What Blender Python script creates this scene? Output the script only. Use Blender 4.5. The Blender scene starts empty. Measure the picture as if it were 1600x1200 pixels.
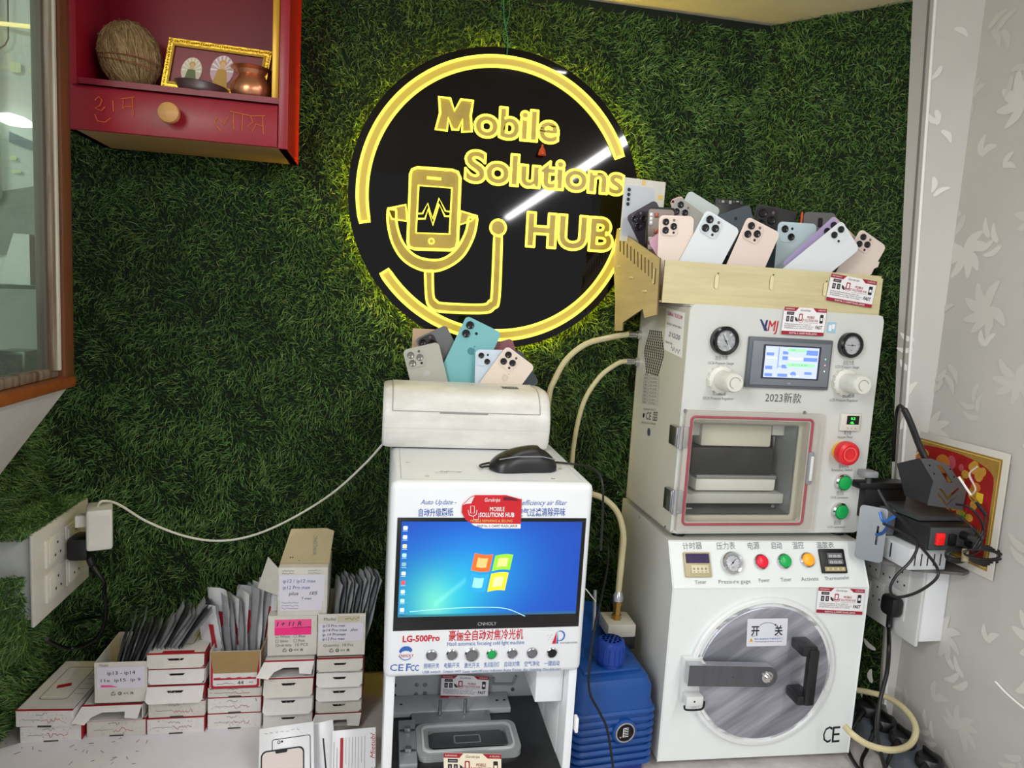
import bpy, bmesh, math, random
import numpy as np
from mathutils import Matrix, Vector
from mathutils.geometry import tessellate_polygon
random.seed(7)
C = bpy.context.scene.collection
PI = math.pi

# ---------------------------------------------------------------- camera frame (calibrated from the room's vanishing points)
FPX = 1080.0
_Y = Vector((-190, -138, FPX)).normalized()
_X = Vector((5970, 227, FPX)); _X = (_X - _Y * _X.dot(_Y)).normalized()
_Z = _X.cross(_Y)
if _Z.y > 0: _Z = -_Z
RW = Matrix((_X, _Y, _Z))            # image vector (right, down, forward) -> world (X right, Y depth, Z up)

def ray(px, py): return RW @ Vector((px - 800, py - 600, FPX))
def atY(px, py, y): r = ray(px, py); return r * (y / r.y)
def atZ(px, py, z): r = ray(px, py); return r * (z / r.z)
def atX(px, py, x): r = ray(px, py); return r * (x / r.x)

def frame(o, x=(1, 0, 0), z=(0, 0, 1)):
    """flat-face frame: local x right, z up, -y out of the face"""
    x = Vector(x).normalized(); z = Vector(z); y = z.cross(x).normalized(); z = x.cross(y).normalized()
    M = Matrix((x, y, z)).transposed().to_4x4(); M.translation = Vector(o); return M
def yaw(o, a): return Matrix.Translation(Vector(o)) @ Matrix.Rotation(a, 4, 'Z')
def pix(M, px, py, y=0.0):
    Mi = M.inverted(); o = Mi @ Vector((0, 0, 0)); d = Mi.to_3x3() @ ray(px, py)
    t = (y - o.y) / d.y; p = o + d * t; return p
def Q(M, tl, tr, bl, y=0.0):
    """unit-square frame spanned by three corners seen on the plane y of M"""
    a = M @ pix(M, *tl, y); b = M @ pix(M, *tr, y); c = M @ pix(M, *bl, y)
    return QW(a, b, c, M.col[1].to_3d().normalized())
def QW(a, b, c, n=None):
    a, b, c = Vector(a), Vector(b), Vector(c)
    x = b - a; z = a - c
    if n is None: n = z.cross(x).normalized()
    R = Matrix((x, n, z)).transposed().to_4x4(); R.translation = c; return R

# ---------------------------------------------------------------- materials
def s2l(c): return tuple(((v / 12.92) if v <= .04045 else ((v + .055) / 1.055) ** 2.4) for v in c)
def rgb(h):
    if isinstance(h, str): h = tuple(int(h[i:i + 2], 16) / 255 for i in (0, 2, 4))
    return s2l(h) + (1.0,)
MATS = {}
def mat(name, col='cccccc', rough=.5, metal=0, var=None, emit=0, bump=None, glass=None, spec=.5, col2=None, coat=0):
    if name in MATS: return MATS[name]
    m = bpy.data.materials.new(name); m.use_nodes = True; nt = m.node_tree; N = nt.nodes; L = nt.links
    b = N['Principled BSDF']; c = rgb(col); m.diffuse_color = c
    b.inputs['Base Color'].default_value = c; b.inputs['Roughness'].default_value = rough
    b.inputs['Metallic'].default_value = metal; b.inputs['Specular IOR Level'].default_value = spec
    b.inputs['Coat Weight'].default_value = coat
    if emit:
        b.inputs['Emission Color'].default_value = c; b.inputs['Emission Strength'].default_value = emit
    if var:
        tc = N.new('ShaderNodeTexCoord'); mp = N.new('ShaderNodeMapping'); nz = N.new('ShaderNodeTexNoise')
        sc = var[0]; mp.inputs['Scale'].default_value = sc if isinstance(sc, tuple) else (sc,) * 3
        nz.inputs['Scale'].default_value = 1; nz.inputs['Detail'].default_value = 6; nz.inputs['Roughness'].default_value = .65
        rp = N.new('ShaderNodeValToRGB'); rp.color_ramp.elements[0].position = .35; rp.color_ramp.elements[1].position = .68
        c2 = rgb(col2) if col2 else tuple(v * (1 - var[1]) for v in c[:3]) + (1,)
        rp.color_ramp.elements[0].color = c2; rp.color_ramp.elements[1].color = c
        L.new(tc.outputs['Object'], mp.inputs['Vector']); L.new(mp.outputs[0], nz.inputs['Vector'])
        L.new(nz.outputs[0], rp.inputs[0]); L.new(rp.outputs[0], b.inputs['Base Color'])
    if bump:
        tc = N.new('ShaderNodeTexCoord'); nz = N.new('ShaderNodeTexNoise'); nz.inputs['Scale'].default_value = bump[0]; nz.inputs['Detail'].default_value = 4
        bp = N.new('ShaderNodeBump'); bp.inputs['Strength'].default_value = bump[1]; bp.inputs['Distance'].default_value = .002
        L.new(tc.outputs['Object'], nz.inputs['Vector']); L.new(nz.outputs[0], bp.inputs['Height']); L.new(bp.outputs[0], b.inputs['Normal'])
    if glass is not None:      # clear sheet: transparent with a glossy coat
        N.remove(b); out = N['Material Output']
        tr = N.new('ShaderNodeBsdfTransparent'); tr.inputs[0].default_value = c
        gl = N.new('ShaderNodeBsdfGlossy'); gl.inputs['Roughness'].default_value = rough
        mx = N.new('ShaderNodeMixShader'); mx.inputs[0].default_value = glass
        if metal:              # milky haze
            df = N.new('ShaderNodeBsdfDiffuse'); df.inputs[0].default_value = c
            m2 = N.new('ShaderNodeMixShader'); m2.inputs[0].default_value = metal
            L.new(tr.outputs[0], m2.inputs[1]); L.new(df.outputs[0], m2.inputs[2]); L.new(m2.outputs[0], mx.inputs[1])
        else: L.new(tr.outputs[0], mx.inputs[1])
        L.new(gl.outputs[0], mx.inputs[2]); L.new(mx.outputs[0], out.inputs['Surface'])
    MATS[name] = m; return m

# ---------------------------------------------------------------- mesh builder
def rrect(x0, z0, x1, z1, r, n=5):
    r = min(r, abs(x1 - x0) / 2 - 1e-6, abs(z1 - z0) / 2 - 1e-6); P = []
    for cx, cz, a0 in ((x1 - r, z0 + r, -90), (x1 - r, z1 - r, 0), (x0 + r, z1 - r, 90), (x0 + r, z0 + r, 180)):
        for i in range(n + 1):
            a = math.radians(a0 + 90 * i / n); P.append((cx + r * math.cos(a), cz + r * math.sin(a)))
    return P
def circ(cx, cz, rx, rz=None, n=32):
    rz = rz or rx; return [(cx + rx * math.cos(2 * PI * i / n), cz + rz * math.sin(2 * PI * i / n)) for i in range(n)]
def smooth_path(P, n=6):
    P = [Vector(p) for p in P]; out = []
    for i in range(len(P) - 1):
        p0 = P[max(i - 1, 0)]; p1 = P[i]; p2 = P[i + 1]; p3 = P[min(i + 2, len(P) - 1)]
        for k in range(n):
            t = k / n; out.append(.5 * ((2 * p1) + (p2 - p0) * t + (2 * p0 - 5 * p1 + 4 * p2 - p3) * t * t + (3 * p1 - p0 - 3 * p2 + p3) * t ** 3))
    out.append(P[-1]); return out
_tcache = {}
def text_geo(body, off=0.0, shear=0.0, res=2):
    k = (body, off, shear, res)
    if k in _tcache: return _tcache[k]
    cu = bpy.data.curves.new('t', 'FONT'); cu.body = body; cu.resolution_u = res; cu.offset = off; cu.shear = shear; cu.fill_mode = 'FRONT'
    ob = bpy.data.objects.new('t', cu); C.objects.link(ob)
    dg = bpy.context.evaluated_depsgraph_get(); me = bpy.data.meshes.new_from_object(ob.evaluated_get(dg))
    vs = [(v.co.x, v.co.y) for v in me.vertices]; fs = [tuple(p.vertices) for p in me.polygons]
    bpy.data.objects.remove(ob); bpy.data.curves.remove(cu); bpy.data.meshes.remove(me)
    _tcache[k] = (vs, fs); return vs, fs

class MB:
    def __init__(s, M=None): s.v = []; s.f = []; s.mi = []; s.sl = []; s.M = M or Matrix.Identity(4)
    def slot(s, m):
        if m not in s.sl: s.sl.append(m)
        return s.sl.index(m)
    def add(s, vs, fs, m, M=None):
        M = M or s.M; b = len(s.v); i = s.slot(m)
        s.v += [M @ Vector(p) for p in vs]; s.f += [tuple(b + k for k in f) for f in fs]; s.mi += [i] * len(fs); return s
    def box(s, x0, x1, y0, y1, z0, z1, m, bev=0, M=None, seg=2):
        if x1 < x0: x0, x1 = x1, x0
        if y1 < y0: y0, y1 = y1, y0
        if z1 < z0: z0, z1 = z1, z0
        bm = bmesh.new(); bmesh.ops.create_cube(bm, size=1)
        for v in bm.verts: v.co = Vector((x0 + (v.co.x + .5) * (x1 - x0), y0 + (v.co.y + .5) * (y1 - y0), z0 + (v.co.z + .5) * (z1 - z0)))
        bev = min(bev, .49 * min(x1 - x0, y1 - y0, z1 - z0))
        if bev > 0: bmesh.ops.bevel(bm, geom=bm.edges[:], offset=bev, segments=seg, affect='EDGES', profile=.5)
        bm.verts.index_update(); s.add([v.co for v in bm.verts], [[v.index for v in f.verts] for f in bm.faces], m, M); bm.free(); return s
    def lathe(s, prof, m, M=None, n=28, a0=0, a1=2 * PI):
        """profile (r, h) turned about local -y: h is the height out of the face"""
        vs = []; fs = []; full = abs(a1 - a0 - 2 * PI) < 1e-6; nn = n if full else n + 1
        for r, h in prof:
            for i in range(nn):
                a = a0 + (a1 - a0) * i / n; vs.append((r * math.cos(a), -h, r * math.sin(a)))
        for j in range(len(prof) - 1):
            for i in range(n):
                k = (i + 1) % nn; fs.append((j * nn + i, j * nn + k, (j + 1) * nn + k, (j + 1) * nn + i))
        if full:
            if prof[0][0] > 1e-6: fs.append(tuple(range(nn))[::-1])
            if prof[-1][0] > 1e-6: fs.append(tuple((len(prof) - 1) * nn + i for i in range(nn)))
        return s.add(vs, fs, m, M)
    def at(s, x, y, z, M=None): return (M or s.M) @ Matrix.Translation((x, y, z))
    def turned(s, x, y, z, prof, m, n=28): return s.lathe(prof, m, s.at(x, y, z), n)
    def tube(s, P, r, m, n=8, M=None, closed=False, cap=True):
        P = [Vector(p) for p in P]; vs = []; fs = []; up = Vector((.13, .31, .94)); L = len(P); prev = None
        for i, p in enumerate(P):
            a = P[(i - 1) % L] if (closed or i) else p; b = P[(i + 1) % L] if (closed or i < L - 1) else p
            t = (b - a).normalized()
            if prev is None: u = t.cross(up).normalized()
            else: u = (prev - t * prev.dot(t)).normalized()
            prev = u; w = t.cross(u); rr = r[i] if isinstance(r, (list, tuple)) else r
            for k in range(n):
                an = 2 * PI * k / n; vs.append(p + (u * math.cos(an) + w * math.sin(an)) * rr)
        for i in range(L if closed else L - 1):
            for k in range(n):
                k2 = (k + 1) % n; j = (i + 1) % L; fs.append((i * n + k, i * n + k2, j * n + k2, j * n + k))
        if cap and not closed: fs.append(tuple(range(n))[::-1]); fs.append(tuple((L - 1) * n + k for k in range(n)))
        return s.add(vs, fs, m, M)
    def stroke(s, P, w, y, m, M=None, closed=False):
        """flat ribbon of width w drawn through (x, z) points at height y"""
        P = [Vector(p) for p in P]; n = len(P); L = []; R_ = []
        for i in range(n):
            a = P[(i - 1) % n] if (closed or i) else P[i]; b = P[(i + 1) % n] if (closed or i < n - 1) else P[i]; d = (b - a).normalized(); k = Vector((-d.y, d.x)) * w / 2
            L.append((P[i].x + k.x, y, P[i].y + k.y)); R_.append((P[i].x - k.x, y, P[i].y - k.y))
        fs = [(i, (i + 1) % n, n + (i + 1) % n, n + i) for i in range(n if closed else n - 1)]
        return s.add(L + R_, fs, m, M)
    def cyl(s, p0, p1, r, m, r2=None, n=20, M=None): return s.tube([p0, p1], [r, r if r2 is None else r2], m, n, M)
    def prism(s, poly, y0, y1, m, M=None, holes=(), side=None):
        """polygon in (x, z) between y0 (outer, nearer the viewer) and y1"""
        loops = [list(poly)] + [list(h) for h in holes]; flat = [p for l in loops for p in l]; n = len(flat)
        tri = tessellate_polygon([[Vector((p[0], p[1], 0)) for p in l] for l in loops])
        vs = [(p[0], y0, p[1]) for p in flat] + [(p[0], y1, p[1]) for p in flat]
        s.add(vs, [tuple(t) for t in tri], m, M)
        if abs(y1 - y0) > 1e-7:
            fs = [tuple(k + n for k in t)[::-1] for t in tri]; b = 0
            for l in loops:
                for i in range(len(l)): j = (i + 1) % len(l); fs.append((b + i, b + j, b + j + n, b + i + n))
                b += len(l)
            s.add(vs, fs, side or m, M)
        return s
    def flat(s, poly, y, m, M=None, holes=()): return s.prism(poly, y, y, m, M, holes)
    def rect(s, x0, x1, z0, z1, y, m, M=None): return s.add([(x0, y, z0), (x1, y, z0), (x1, y, z1), (x0, y, z1)], [(0, 1, 2, 3)], m, M)
    def extr(s, prof, x0, x1, m, M=None):
        """profile in (y, z) extruded along x"""
        T = Matrix(((0, 1, 0, 0), (1, 0, 0, 0), (0, 0, 1, 0), (0, 0, 0, 1)))
        return s.prism(prof, x0, x1, m, (M or s.M) @ T)
    def sphere(s, c, r, m, M=None, n=16, sc=(1, 1, 1)):
        vs = []; fs = []; h = n // 2
        for j in range(h + 1):
            th = PI * j / h
            for i in range(n):
                a = 2 * PI * i / n; vs.append((c[0] + r * sc[0] * math.sin(th) * math.cos(a), c[1] + r * sc[1] * math.sin(th) * math.sin(a), c[2] + r * sc[2] * math.cos(th)))
        for j in range(h):
            for i in range(n): k = (i + 1) % n; fs.append((j * n + i, (j + 1) * n + i, (j + 1) * n + k, j * n + k))
        return s.add(vs, fs, m, M)
    def text(s, body, x, z, h, m, w=None, y=-.0006, off=0, shear=0, M=None, ang=0, cx=False, edge=None, edge_m=None, fill=True):
        if off and ('M' in body or 'W' in body) and not edge:      # bold by overprinting: offset outlines of M and W cross themselves
            for k_ in (-.5, .5): s.text(body, x + k_ * off * h * .8, z, h, m, w, y - (k_ > 0) * .0002, 0, shear, M, ang, cx)
            return s
        vs, fs = text_geo(body, off, shear, 6 if edge else 2)
        if not vs: return s
        xs = [v[0] for v in vs]; k = h / .7; mn, mx = min(xs), max(xs); kx = k if w is None else w / max(mx - mn, 1e-6)
        ca, sa = math.cos(ang), math.sin(ang); P = []
        for vx, vy in vs:
            a = (vx - mn) * kx - ((mx - mn) * kx / 2 if cx else 0); b = vy * k
            P.append((x + a * ca - b * sa, y, z + a * sa + b * ca))
        if fill: s.add(P, fs, m, M)
        if edge:
            cnt = {}
            for f in fs:
                for i in range(len(f)):
                    e = tuple(sorted((f[i], f[(i + 1) % len(f)]))); cnt[e] = cnt.get(e, 0) + 1
            for (i, j), c_ in cnt.items():
                if c_ == 1 and (Vector(P[i]) - Vector(P[j])).length > 1e-5:
                    a = Vector(P[i]); b = Vector(P[j]); d = (b - a).normalized() * edge * .5; s.tube([a - d, b + d], edge, edge_m or m, 5, M)
        return s
    def textpx(s, body, p0, p1, hpx, m, y=-.0006, off=0, shear=0, edge=None, edge_m=None, M=None, yp=0):
        """text whose baseline runs between two points of the face, fitted to that length"""
        M = M or s.M; a = pix(M, *p0, yp); b = pix(M, *p1, yp); d = math.hypot(b.x - a.x, b.z - a.z)
        return s.text(body, a.x, a.z, hpx * d / math.hypot(p1[0] - p0[0], p1[1] - p0[1]), m, d, y + yp, off, shear, M, math.atan2(b.z - a.z, b.x - a.x), False, edge, edge_m)
    def build(s, name, parent=None, origin=None, angle=35):
        me = bpy.data.meshes.new(name); W = Matrix.Identity(4)
        if parent is not None: W = ROOT[parent.name]
        elif origin is not None: W = Matrix.Translation(Vector(origin))
        elif s.v:
            z0 = min(v.z for v in s.v); k = len(s.v); c = sum(s.v, Vector()) / k; W = Matrix.Translation((c.x, c.y, z0))
        Wi = W.inverted(); me.from_pydata([tuple(Wi @ v) for v in s.v], [], s.f)
        for m in s.sl: me.materials.append(m)
        me.polygons.foreach_set('material_index', s.mi); me.polygons.foreach_set('use_smooth', [True] * len(s.f))
        me.update(); me.set_sharp_from_angle(angle=math.radians(angle))
        if not any(m.name.startswith('print') for m in s.sl):
            bm = bmesh.new(); bm.from_mesh(me); bmesh.ops.recalc_face_normals(bm, faces=bm.faces); bm.to_mesh(me); bm.free()
        o = bpy.data.objects.new(name, me); C.objects.link(o); ROOT[o.name] = W
        if parent is not None: o.parent = parent
        else: o.matrix_world = W
        return o
ROOT = {}
def tag(o, label, cat, group=None):
    o['label'] = label; o['category'] = cat
    if group: o['group'] = group
    return o
def thing(name, label, cat, M, group=None):
    if not isinstance(M, Matrix): M = Matrix.Translation(Vector(M))
    o = bpy.data.objects.new(name, None); C.objects.link(o); o.empty_display_size = .02
    o.matrix_world = M; ROOT[o.name] = M.copy(); return tag(o, label, cat, group)
def struct(o): o['kind'] = 'structure'; return o

# common materials
WHITE = mat('white_enamel', 'eef0ee', .35, var=(9, .07)); BLACK = mat('black_plastic', '0e0e10', .4); DARK = mat('dark_grey', '3a3c40', .45)
GREY = mat('grey_plastic', '8b8e92', .45); STEEL = mat('brushed_steel', 'b4b5ba', .3, 1, var=((6, 6, 60), .25)); CHROME = mat('chrome', 'd8d8da', .15, 1)
INK = mat('ink_black', '1c1c20', .7); INKB = mat('ink_blue', '4a68ad', .7); INKR = mat('ink_red', 'c01626', .6); INKG = mat('ink_grey', '777a7d', .8)
CREAM = mat('cream_shell', 'd2d4cf', .42, var=(7, .06)); RED = mat('red_plastic', 'd8232b', .3); GREEN = mat('green_button', '0d9447', .3, emit=.15)
PAPER = mat('paper_white', 'efeeee', .8); MAROON = mat('maroon_print', '9c1630', .6)
# ================================================================= room
TZ = -.925; WY = 1.65; CZ = .708; LX = -.735; RX = 1.18; CX = .89; RY = 1.36
wallm = mat('plaster', 'b9b5ad', .9); soil = mat('grass_backing', '0e1a0a', .95)
b = MB(); b.box(LX, CX + .03, WY, WY + .05, -1.75, CZ, soil); struct(b.build('wall_back'))
b = MB(); b.box(LX - .05, LX, .2, WY + .05, -1.75, .02, soil); struct(b.build('wall_left'))
dx, dy = RX - CX, RY - WY; ln = math.hypot(dx, dy); cm = frame((CX, WY, 0), (dx / ln, dy / ln, 0))
b = MB(cm); b.box(0, ln, 0, .05, -1.75, CZ, soil); struct(b.build('wall_corner'))
# wallpapered right wall: silvery leaves and flowers on grey
wp = mat('wallpaper_ground', 'c2bfba', .62, var=(2.2, .10)); wp2 = mat('wallpaper_leaf', 'd2cfc9', .42); wp3 = mat('wallpaper_leaf_dull', 'c8c5bf', .5)
wm = frame((RX, RY + .02, 0), (0, -1, 0)); b = MB(wm); b.box(0, 2.3, 0, .05, -1.75, CZ, wp)
LC = [0]
def leaf(b, x, z, a, L, w, m):
    P = []
    for i in range(14):
        q = 2 * PI * i / 14; t = .5 - .5 * math.cos(q); k = math.sin(q) * (1.1 - .5 * t) * (1 + .06 * math.sin(5 * q)); u = t * L; v = k * w / 2 + .16 * L * math.sin(t * 2.6)
        P.append((x + u * math.cos(a) - v * math.sin(a), z + u * math.sin(a) + v * math.cos(a)))
    LC[0] += 1; b.flat(P, -.0004 - .00002 * (LC[0] % 40), m)
rnd = random.Random(3)
for i in range(14):
    for j in range(15):
        x = .07 + i * .095 + rnd.uniform(-.03, .03); z = -.93 + j * .118 + rnd.uniform(-.03, .03) + (i % 2) * .05
        m = wp2 if rnd.random() < .55 else wp3; s = rnd.uniform(.8, 1.2); a0 = rnd.uniform(0, 6.28)
        if (i + j) % 3 == 0:
            for k in range(7): leaf(b, x, z, a0 + k * .75 + rnd.uniform(-.15, .15), .052 * s, .022 * s, m)
        elif (i + j) % 3 == 1:
            for k in range(4): leaf(b, x + .012 * k * math.cos(a0), z + .012 * k * math.sin(a0), a0 + (-1) ** k * .8, .046 * s, .016 * s, m)
        else:
            for k in range(2): leaf(b, x, z, a0 + k * 1.1, .040 * s, .018 * s, m)
struct(b.build('wall_right'))
gA, gB, tA, tB = (pix(cm, 1427, -15, -.03), pix(cm, 1377, 1100, -.03), pix(cm, 1463, -15, -.03), pix(cm, 1383, 1100, -.03))
wb = MB(cm); wb.prism([(gB.x, gB.z), (tB.x, tB.z), (tA.x, tA.z), (gA.x, gA.z)], -.03, -.001, mat('corner_board_paper', 'a5a19a', .6, var=(3, .14))); struct(wb.build('trim_3'))
wb = MB(cm); wb.prism([(tB.x, tB.z), (ln + .034, TZ), (ln + .034, CZ - .001), (tA.x, tA.z)], -.029, -.004, wp)
for k in range(26):
    zz = rnd.uniform(TZ, CZ - .03); t_ = (zz - tB.z) / (tA.z - tB.z); xx = rnd.uniform(tB.x + (tA.x - tB.x) * t_ + .01, ln - .01)
    wb.M = cm @ Matrix.Translation((0, -.0295, 0)); leaf(wb, min(xx, ln - .02), zz, rnd.uniform(0, 6), .034, .013, wp2); wb.M = cm
struct(wb.build('trim_4'))
b = MB(cm); L_ = [(tA.x, -.031, tA.z), (tB.x, -.031, tB.z)]; b.tube(L_, .0035, mat('trim_shine', 'eceae8', .3), 8); b.tube([(p[0] - .012, -.030, p[2]) for p in L_], .0025, mat('trim_groove', '6e6a64', .6), 6)
struct(b.build('trim_1'))
b = MB(); b.box(LX - .5, RX + .05, -1.0, WY + .05, CZ, CZ + .05, mat('ceiling_paint', 'e2d6c4', .8, var=(5, .12))); struct(b.build('ceiling'))
b = MB(); b.box(-1.6, 1.6, -1.0, WY + .05, -1.8, -1.75, mat('floor_tile', '8d8880', .5, var=(3, .1))); struct(b.build('floor'))

# ---- artificial grass, built as real blades (one object nobody could count)
def blades(regions, dens, name, seed=1, keep=None):
    rg = np.random.default_rng(seed); V = []; COL = []
    for o, u, v, nrm in regions:
        o, u, v, nrm = (np.array(a, float) for a in (o, u, v, nrm)); A = np.linalg.norm(u) * np.linalg.norm(v); n = int(A * dens)
        p = o + rg.random((n, 1)) * u + rg.random((n, 1)) * v
        if keep is not None: p = p[keep(p)]
        n = len(p); nn = nrm / np.linalg.norm(nrm); uu = u / np.linalg.norm(u); vv = v / np.linalg.norm(v)
        # tufts lean together: low-frequency direction field plus jitter
        ph = np.sin(p @ uu * 37) * 1.6 + np.cos(p @ vv * 29 + p @ uu * 13) * 1.8; th = ph + rg.normal(0, 1.1, n) - PI / 2 * .6
        L = rg.uniform(.011, .024, n); tilt = rg.uniform(.45, 1.25, n)
        d1 = (np.cos(th)[:, None] * uu + np.sin(th)[:, None] * vv)
        up1 = nn * np.cos(tilt * .55)[:, None] + d1 * np.sin(tilt * .55)[:, None]; up2 = nn * np.cos(tilt * 1.25)[:, None] + d1 * np.sin(tilt * 1.25)[:, None]
        up2[:, 2] -= .25
        side = np.cross(up1, d1 + rg.normal(0, .6, (n, 3))); side /= np.linalg.norm(side, axis=1)[:, None] + 1e-9
        w = rg.uniform(.0006, .00115, n)[:, None]
        m = p + up1 * (L * .55)[:, None]; t = m + up2 * (L * .5)[:, None]
        V.append(np.stack([p - side * w, p + side * w, m + side * w * .85, m - side * w * .85, t], 1))
        k = rg.random(n); base = np.array([.044, .115, .028]); mid = np.array([.13, .26, .062]); hi = np.array([.27, .36, .12]); dry = np.array([.15, .19, .05])
        c = np.where((k < .36)[:, None], base, np.where((k < .87)[:, None], mid, np.where((k < .95)[:, None], hi, dry)))
        cl = (.85 + .25 * np.sin(p @ uu * 5 + 1) * np.cos(p @ vv * 6))[:, None]; c = c * rg.uniform(.7, 1.3, n)[:, None] * cl; COL.append(np.repeat(c, 5, 0))
    V = np.concatenate(V).reshape(-1, 3); COL = np.concatenate(COL); n = len(V) // 5
    i = np.arange(n) * 5; me = bpy.data.meshes.new(name); me.vertices.add(len(V)); me.vertices.foreach_set('co', V.ravel())
    lp = np.stack([i, i + 1, i + 2, i + 3, i + 3, i + 2, i + 4], 1).ravel().astype(np.int32); me.loops.add(len(lp)); me.loops.foreach_set('vertex_index', lp)
    st = np.stack([np.arange(n) * 7, np.arange(n) * 7 + 4], 1).ravel().astype(np.int32)
    me.polygons.add(2 * n); me.polygons.foreach_set('loop_start', st)
    me.update(calc_edges=True); ca = me.color_attributes.new('tint', 'FLOAT_COLOR', 'POINT')
    ca.data.foreach_set('color', np.concatenate([COL, np.ones((len(COL), 1))], 1).ravel())
    m = bpy.data.materials.new('grass_blade'); m.use_nodes = True; nt = m.node_tree; bs = nt.nodes['Principled BSDF']; at = nt.nodes.new('ShaderNodeAttribute'); at.attribute_name = 'tint'
    nt.links.new(at.outputs['Color'], bs.inputs['Base Color']); bs.inputs['Roughness'].default_value = .55; bs.inputs['Specular IOR Level'].default_value = .35
    me.materials.append(m); o = bpy.data.objects.new(name, me); C.objects.link(o); o['kind'] = 'stuff'
    o['label'] = 'dark green artificial grass covering the back, left and corner walls'; o['category'] = 'artificial grass'; return o
def keep(p):
    k = np.ones(len(p), bool)
    # torn patch beside the left socket box
    k &= ~((p[:, 0] < LX + .01) & (p[:, 1] > 1.36) & (p[:, 1] < 1.57) & (p[:, 2] > -.69) & (p[:, 2] < -.49))
    return k
grass = blades([((LX, WY, TZ - .02), (CX - LX, 0, 0), (0, 0, CZ - TZ), (0, -1, 0)),
                ((LX, .75, TZ), (0, WY - .75, 0), (0, 0, .95), (1, 0, 0)),
                ((CX, WY, TZ), (dx, dy, 0), (0, 0, CZ - TZ), (dy / ln, -dx / ln, 0)),
                *[((LX, 1.366 + .003 * k_, -.72), (.086, 0, 0), (0, 0, .160), (0, -1, 0)) for k_ in range(4)], *[((LX, 1.35, -.486), (.09, 0, 0), (0, .28, 0), (.2, -.4, 1)) for k_ in range(3)], ((LX, 1.364, -.555), (.03, 0, 0), (0, 0, .08), (.1, -1, 0))], 62000, 'artificial_grass', keep=keep)

# ---- table
b = MB(); b.prism([(LX + .004, .55), (RX - .004, .55), (RX - .004, RY - .004), (CX - .004, WY - .006), (LX + .004, WY - .006)], -.03, 0, mat('table_laminate', 'd8d4d2', .6, var=(9, .22), col2='aea7a4'), Matrix.Translation((0, 0, TZ)) @ Matrix(((1, 0, 0, 0), (0, 0, 1, 0), (0, 1, 0, 0), (0, 0, 0, 1))))
tb = thing('counter_table', 'pale counter table under the cartons and machines', 'table', (0, 1.1, -1.75))
b.build('tabletop', tb)
for x, y in ((LX + .05, .6), (RX - .06, .6), (LX + .05, 1.55), (RX - .06, 1.55)):
    MB().box(x - .02, x + .02, y - .02, y + .02, -1.75, TZ - .03, GREY, .003).build('leg', tb)
sh = MB(); a = atZ(0, 1185, TZ); ps = [(LX + .01, .7), (LX + .01, 1.40), (-.60, 1.475), (-.33, 1.46), (-.12, 1.42), (-.02, 1.36), (-.02, .7)]
sh.prism([(x, y) for x, y in ps], 0, .0012, mat('sheet_paper', 'f3f0f8', .85, var=(14, .05)), Matrix.Translation((0, 0, TZ)) @ Matrix(((1, 0, 0, 0), (0, 0, 1, 0), (0, 1, 0, 0), (0, 0, 0, 1))))
sk = mat('pen_mark', '5b5560', .8)
for _ in range(26):
    x = rnd.uniform(-.74, -.45); y = rnd.uniform(1.33, 1.43); L = rnd.uniform(.003, .012); a = rnd.uniform(0, 3)
    sh.tube([(x, y, TZ + .0016), (x + L * math.cos(a), y + L * math.sin(a), TZ + .0016)], .0005, sk, 4, Matrix.Identity(4))
tag(sh.build('paper_sheet'), 'large white paper sheet on the table in front of the cartons', 'paper')
# ================================================================= glazed cabinet on the left wall
I4 = Matrix.Identity(4)
WX = -.58; wf = frame((WX, 0, 0), (0, 1, 0))       # face looks +X: local x = depth, -y = +X
wood = mat('varnished_wood', '7d4a30', .4, var=((30, 30, 3), .35)); woodd = mat('worn_wood', 'a39a8c', .6, var=((60, 60, 4), .4), col2='6b5140'); lipw = mat('wood_lip', 'a55a2c', .3, var=((3, 40, 40), .3))
fz = -.20
cab = thing('display_cabinet', 'wooden framed glass wall cabinet at the left edge above the sockets', 'cabinet', (WX - .2, 1.0, fz))
b = MB(wf); b.box(1.338, 1.378, -.018, .02, fz, .705, wood, .006); b.box(.35, 1.378, -.022, .02, fz, fz + .022, lipw, .008); b.box(.35, 1.345, -.006, .02, fz + .022, fz + .04, woodd, .004)
b.build('outer_frame', cab)
b = MB(wf); b.box(1.312, 1.34, -.012, .015, fz + .035, .705, woodd, .004); b.box(1.303, 1.313, -.004, .012, fz + .035, .705, mat('bead_dark', '5b564c', .6), .002); b.box(1.322, 1.331, -.016, .0, fz + .035, .705, mat('bead_pale', 'cfc9bb', .5, var=((9, 9, 2), .3)), .003)
b.build('glazing_bead', cab)
gl = mat('cabinet_glass', 'e4ede6', .03, metal=.10, glass=.16)
MB(wf).box(.35, 1.306, .003, .007, fz + .035, .7, gl).build('glass_pane', cab)
b = MB(); cw = mat('cabinet_inside_glow', 'c2ccc6', .7, emit=.26)  # emission added to the shell surfaces so the inside looks lit
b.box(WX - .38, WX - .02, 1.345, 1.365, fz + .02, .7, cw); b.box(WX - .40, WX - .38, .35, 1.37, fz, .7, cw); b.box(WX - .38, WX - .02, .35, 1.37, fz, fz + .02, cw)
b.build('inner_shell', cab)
b = MB(); b.box(-.70, -.652, 1.30, 1.34, fz + .32, .7, mat('inner_upright', 'd9dcc4', .6), .01); b.build('inner_upright', cab)
b = MB(); b.box(WX - .37, WX - .02, .6, 1.33, fz + .175, fz + .181, mat('shelf_glass', 'a8c4b4', .1, metal=.4, glass=.2)); b.build('glass_shelf', cab)
p = atY(22, 588, 1.27); z_ = fz + .0215; b = MB(); b.box(-.634, -.590, 1.26, 1.31, z_, z_ + .052, STEEL, .004); b.box(-.630, -.594, 1.2585, 1.26, z_ + .006, z_ + .046, DARK, .002)
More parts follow.
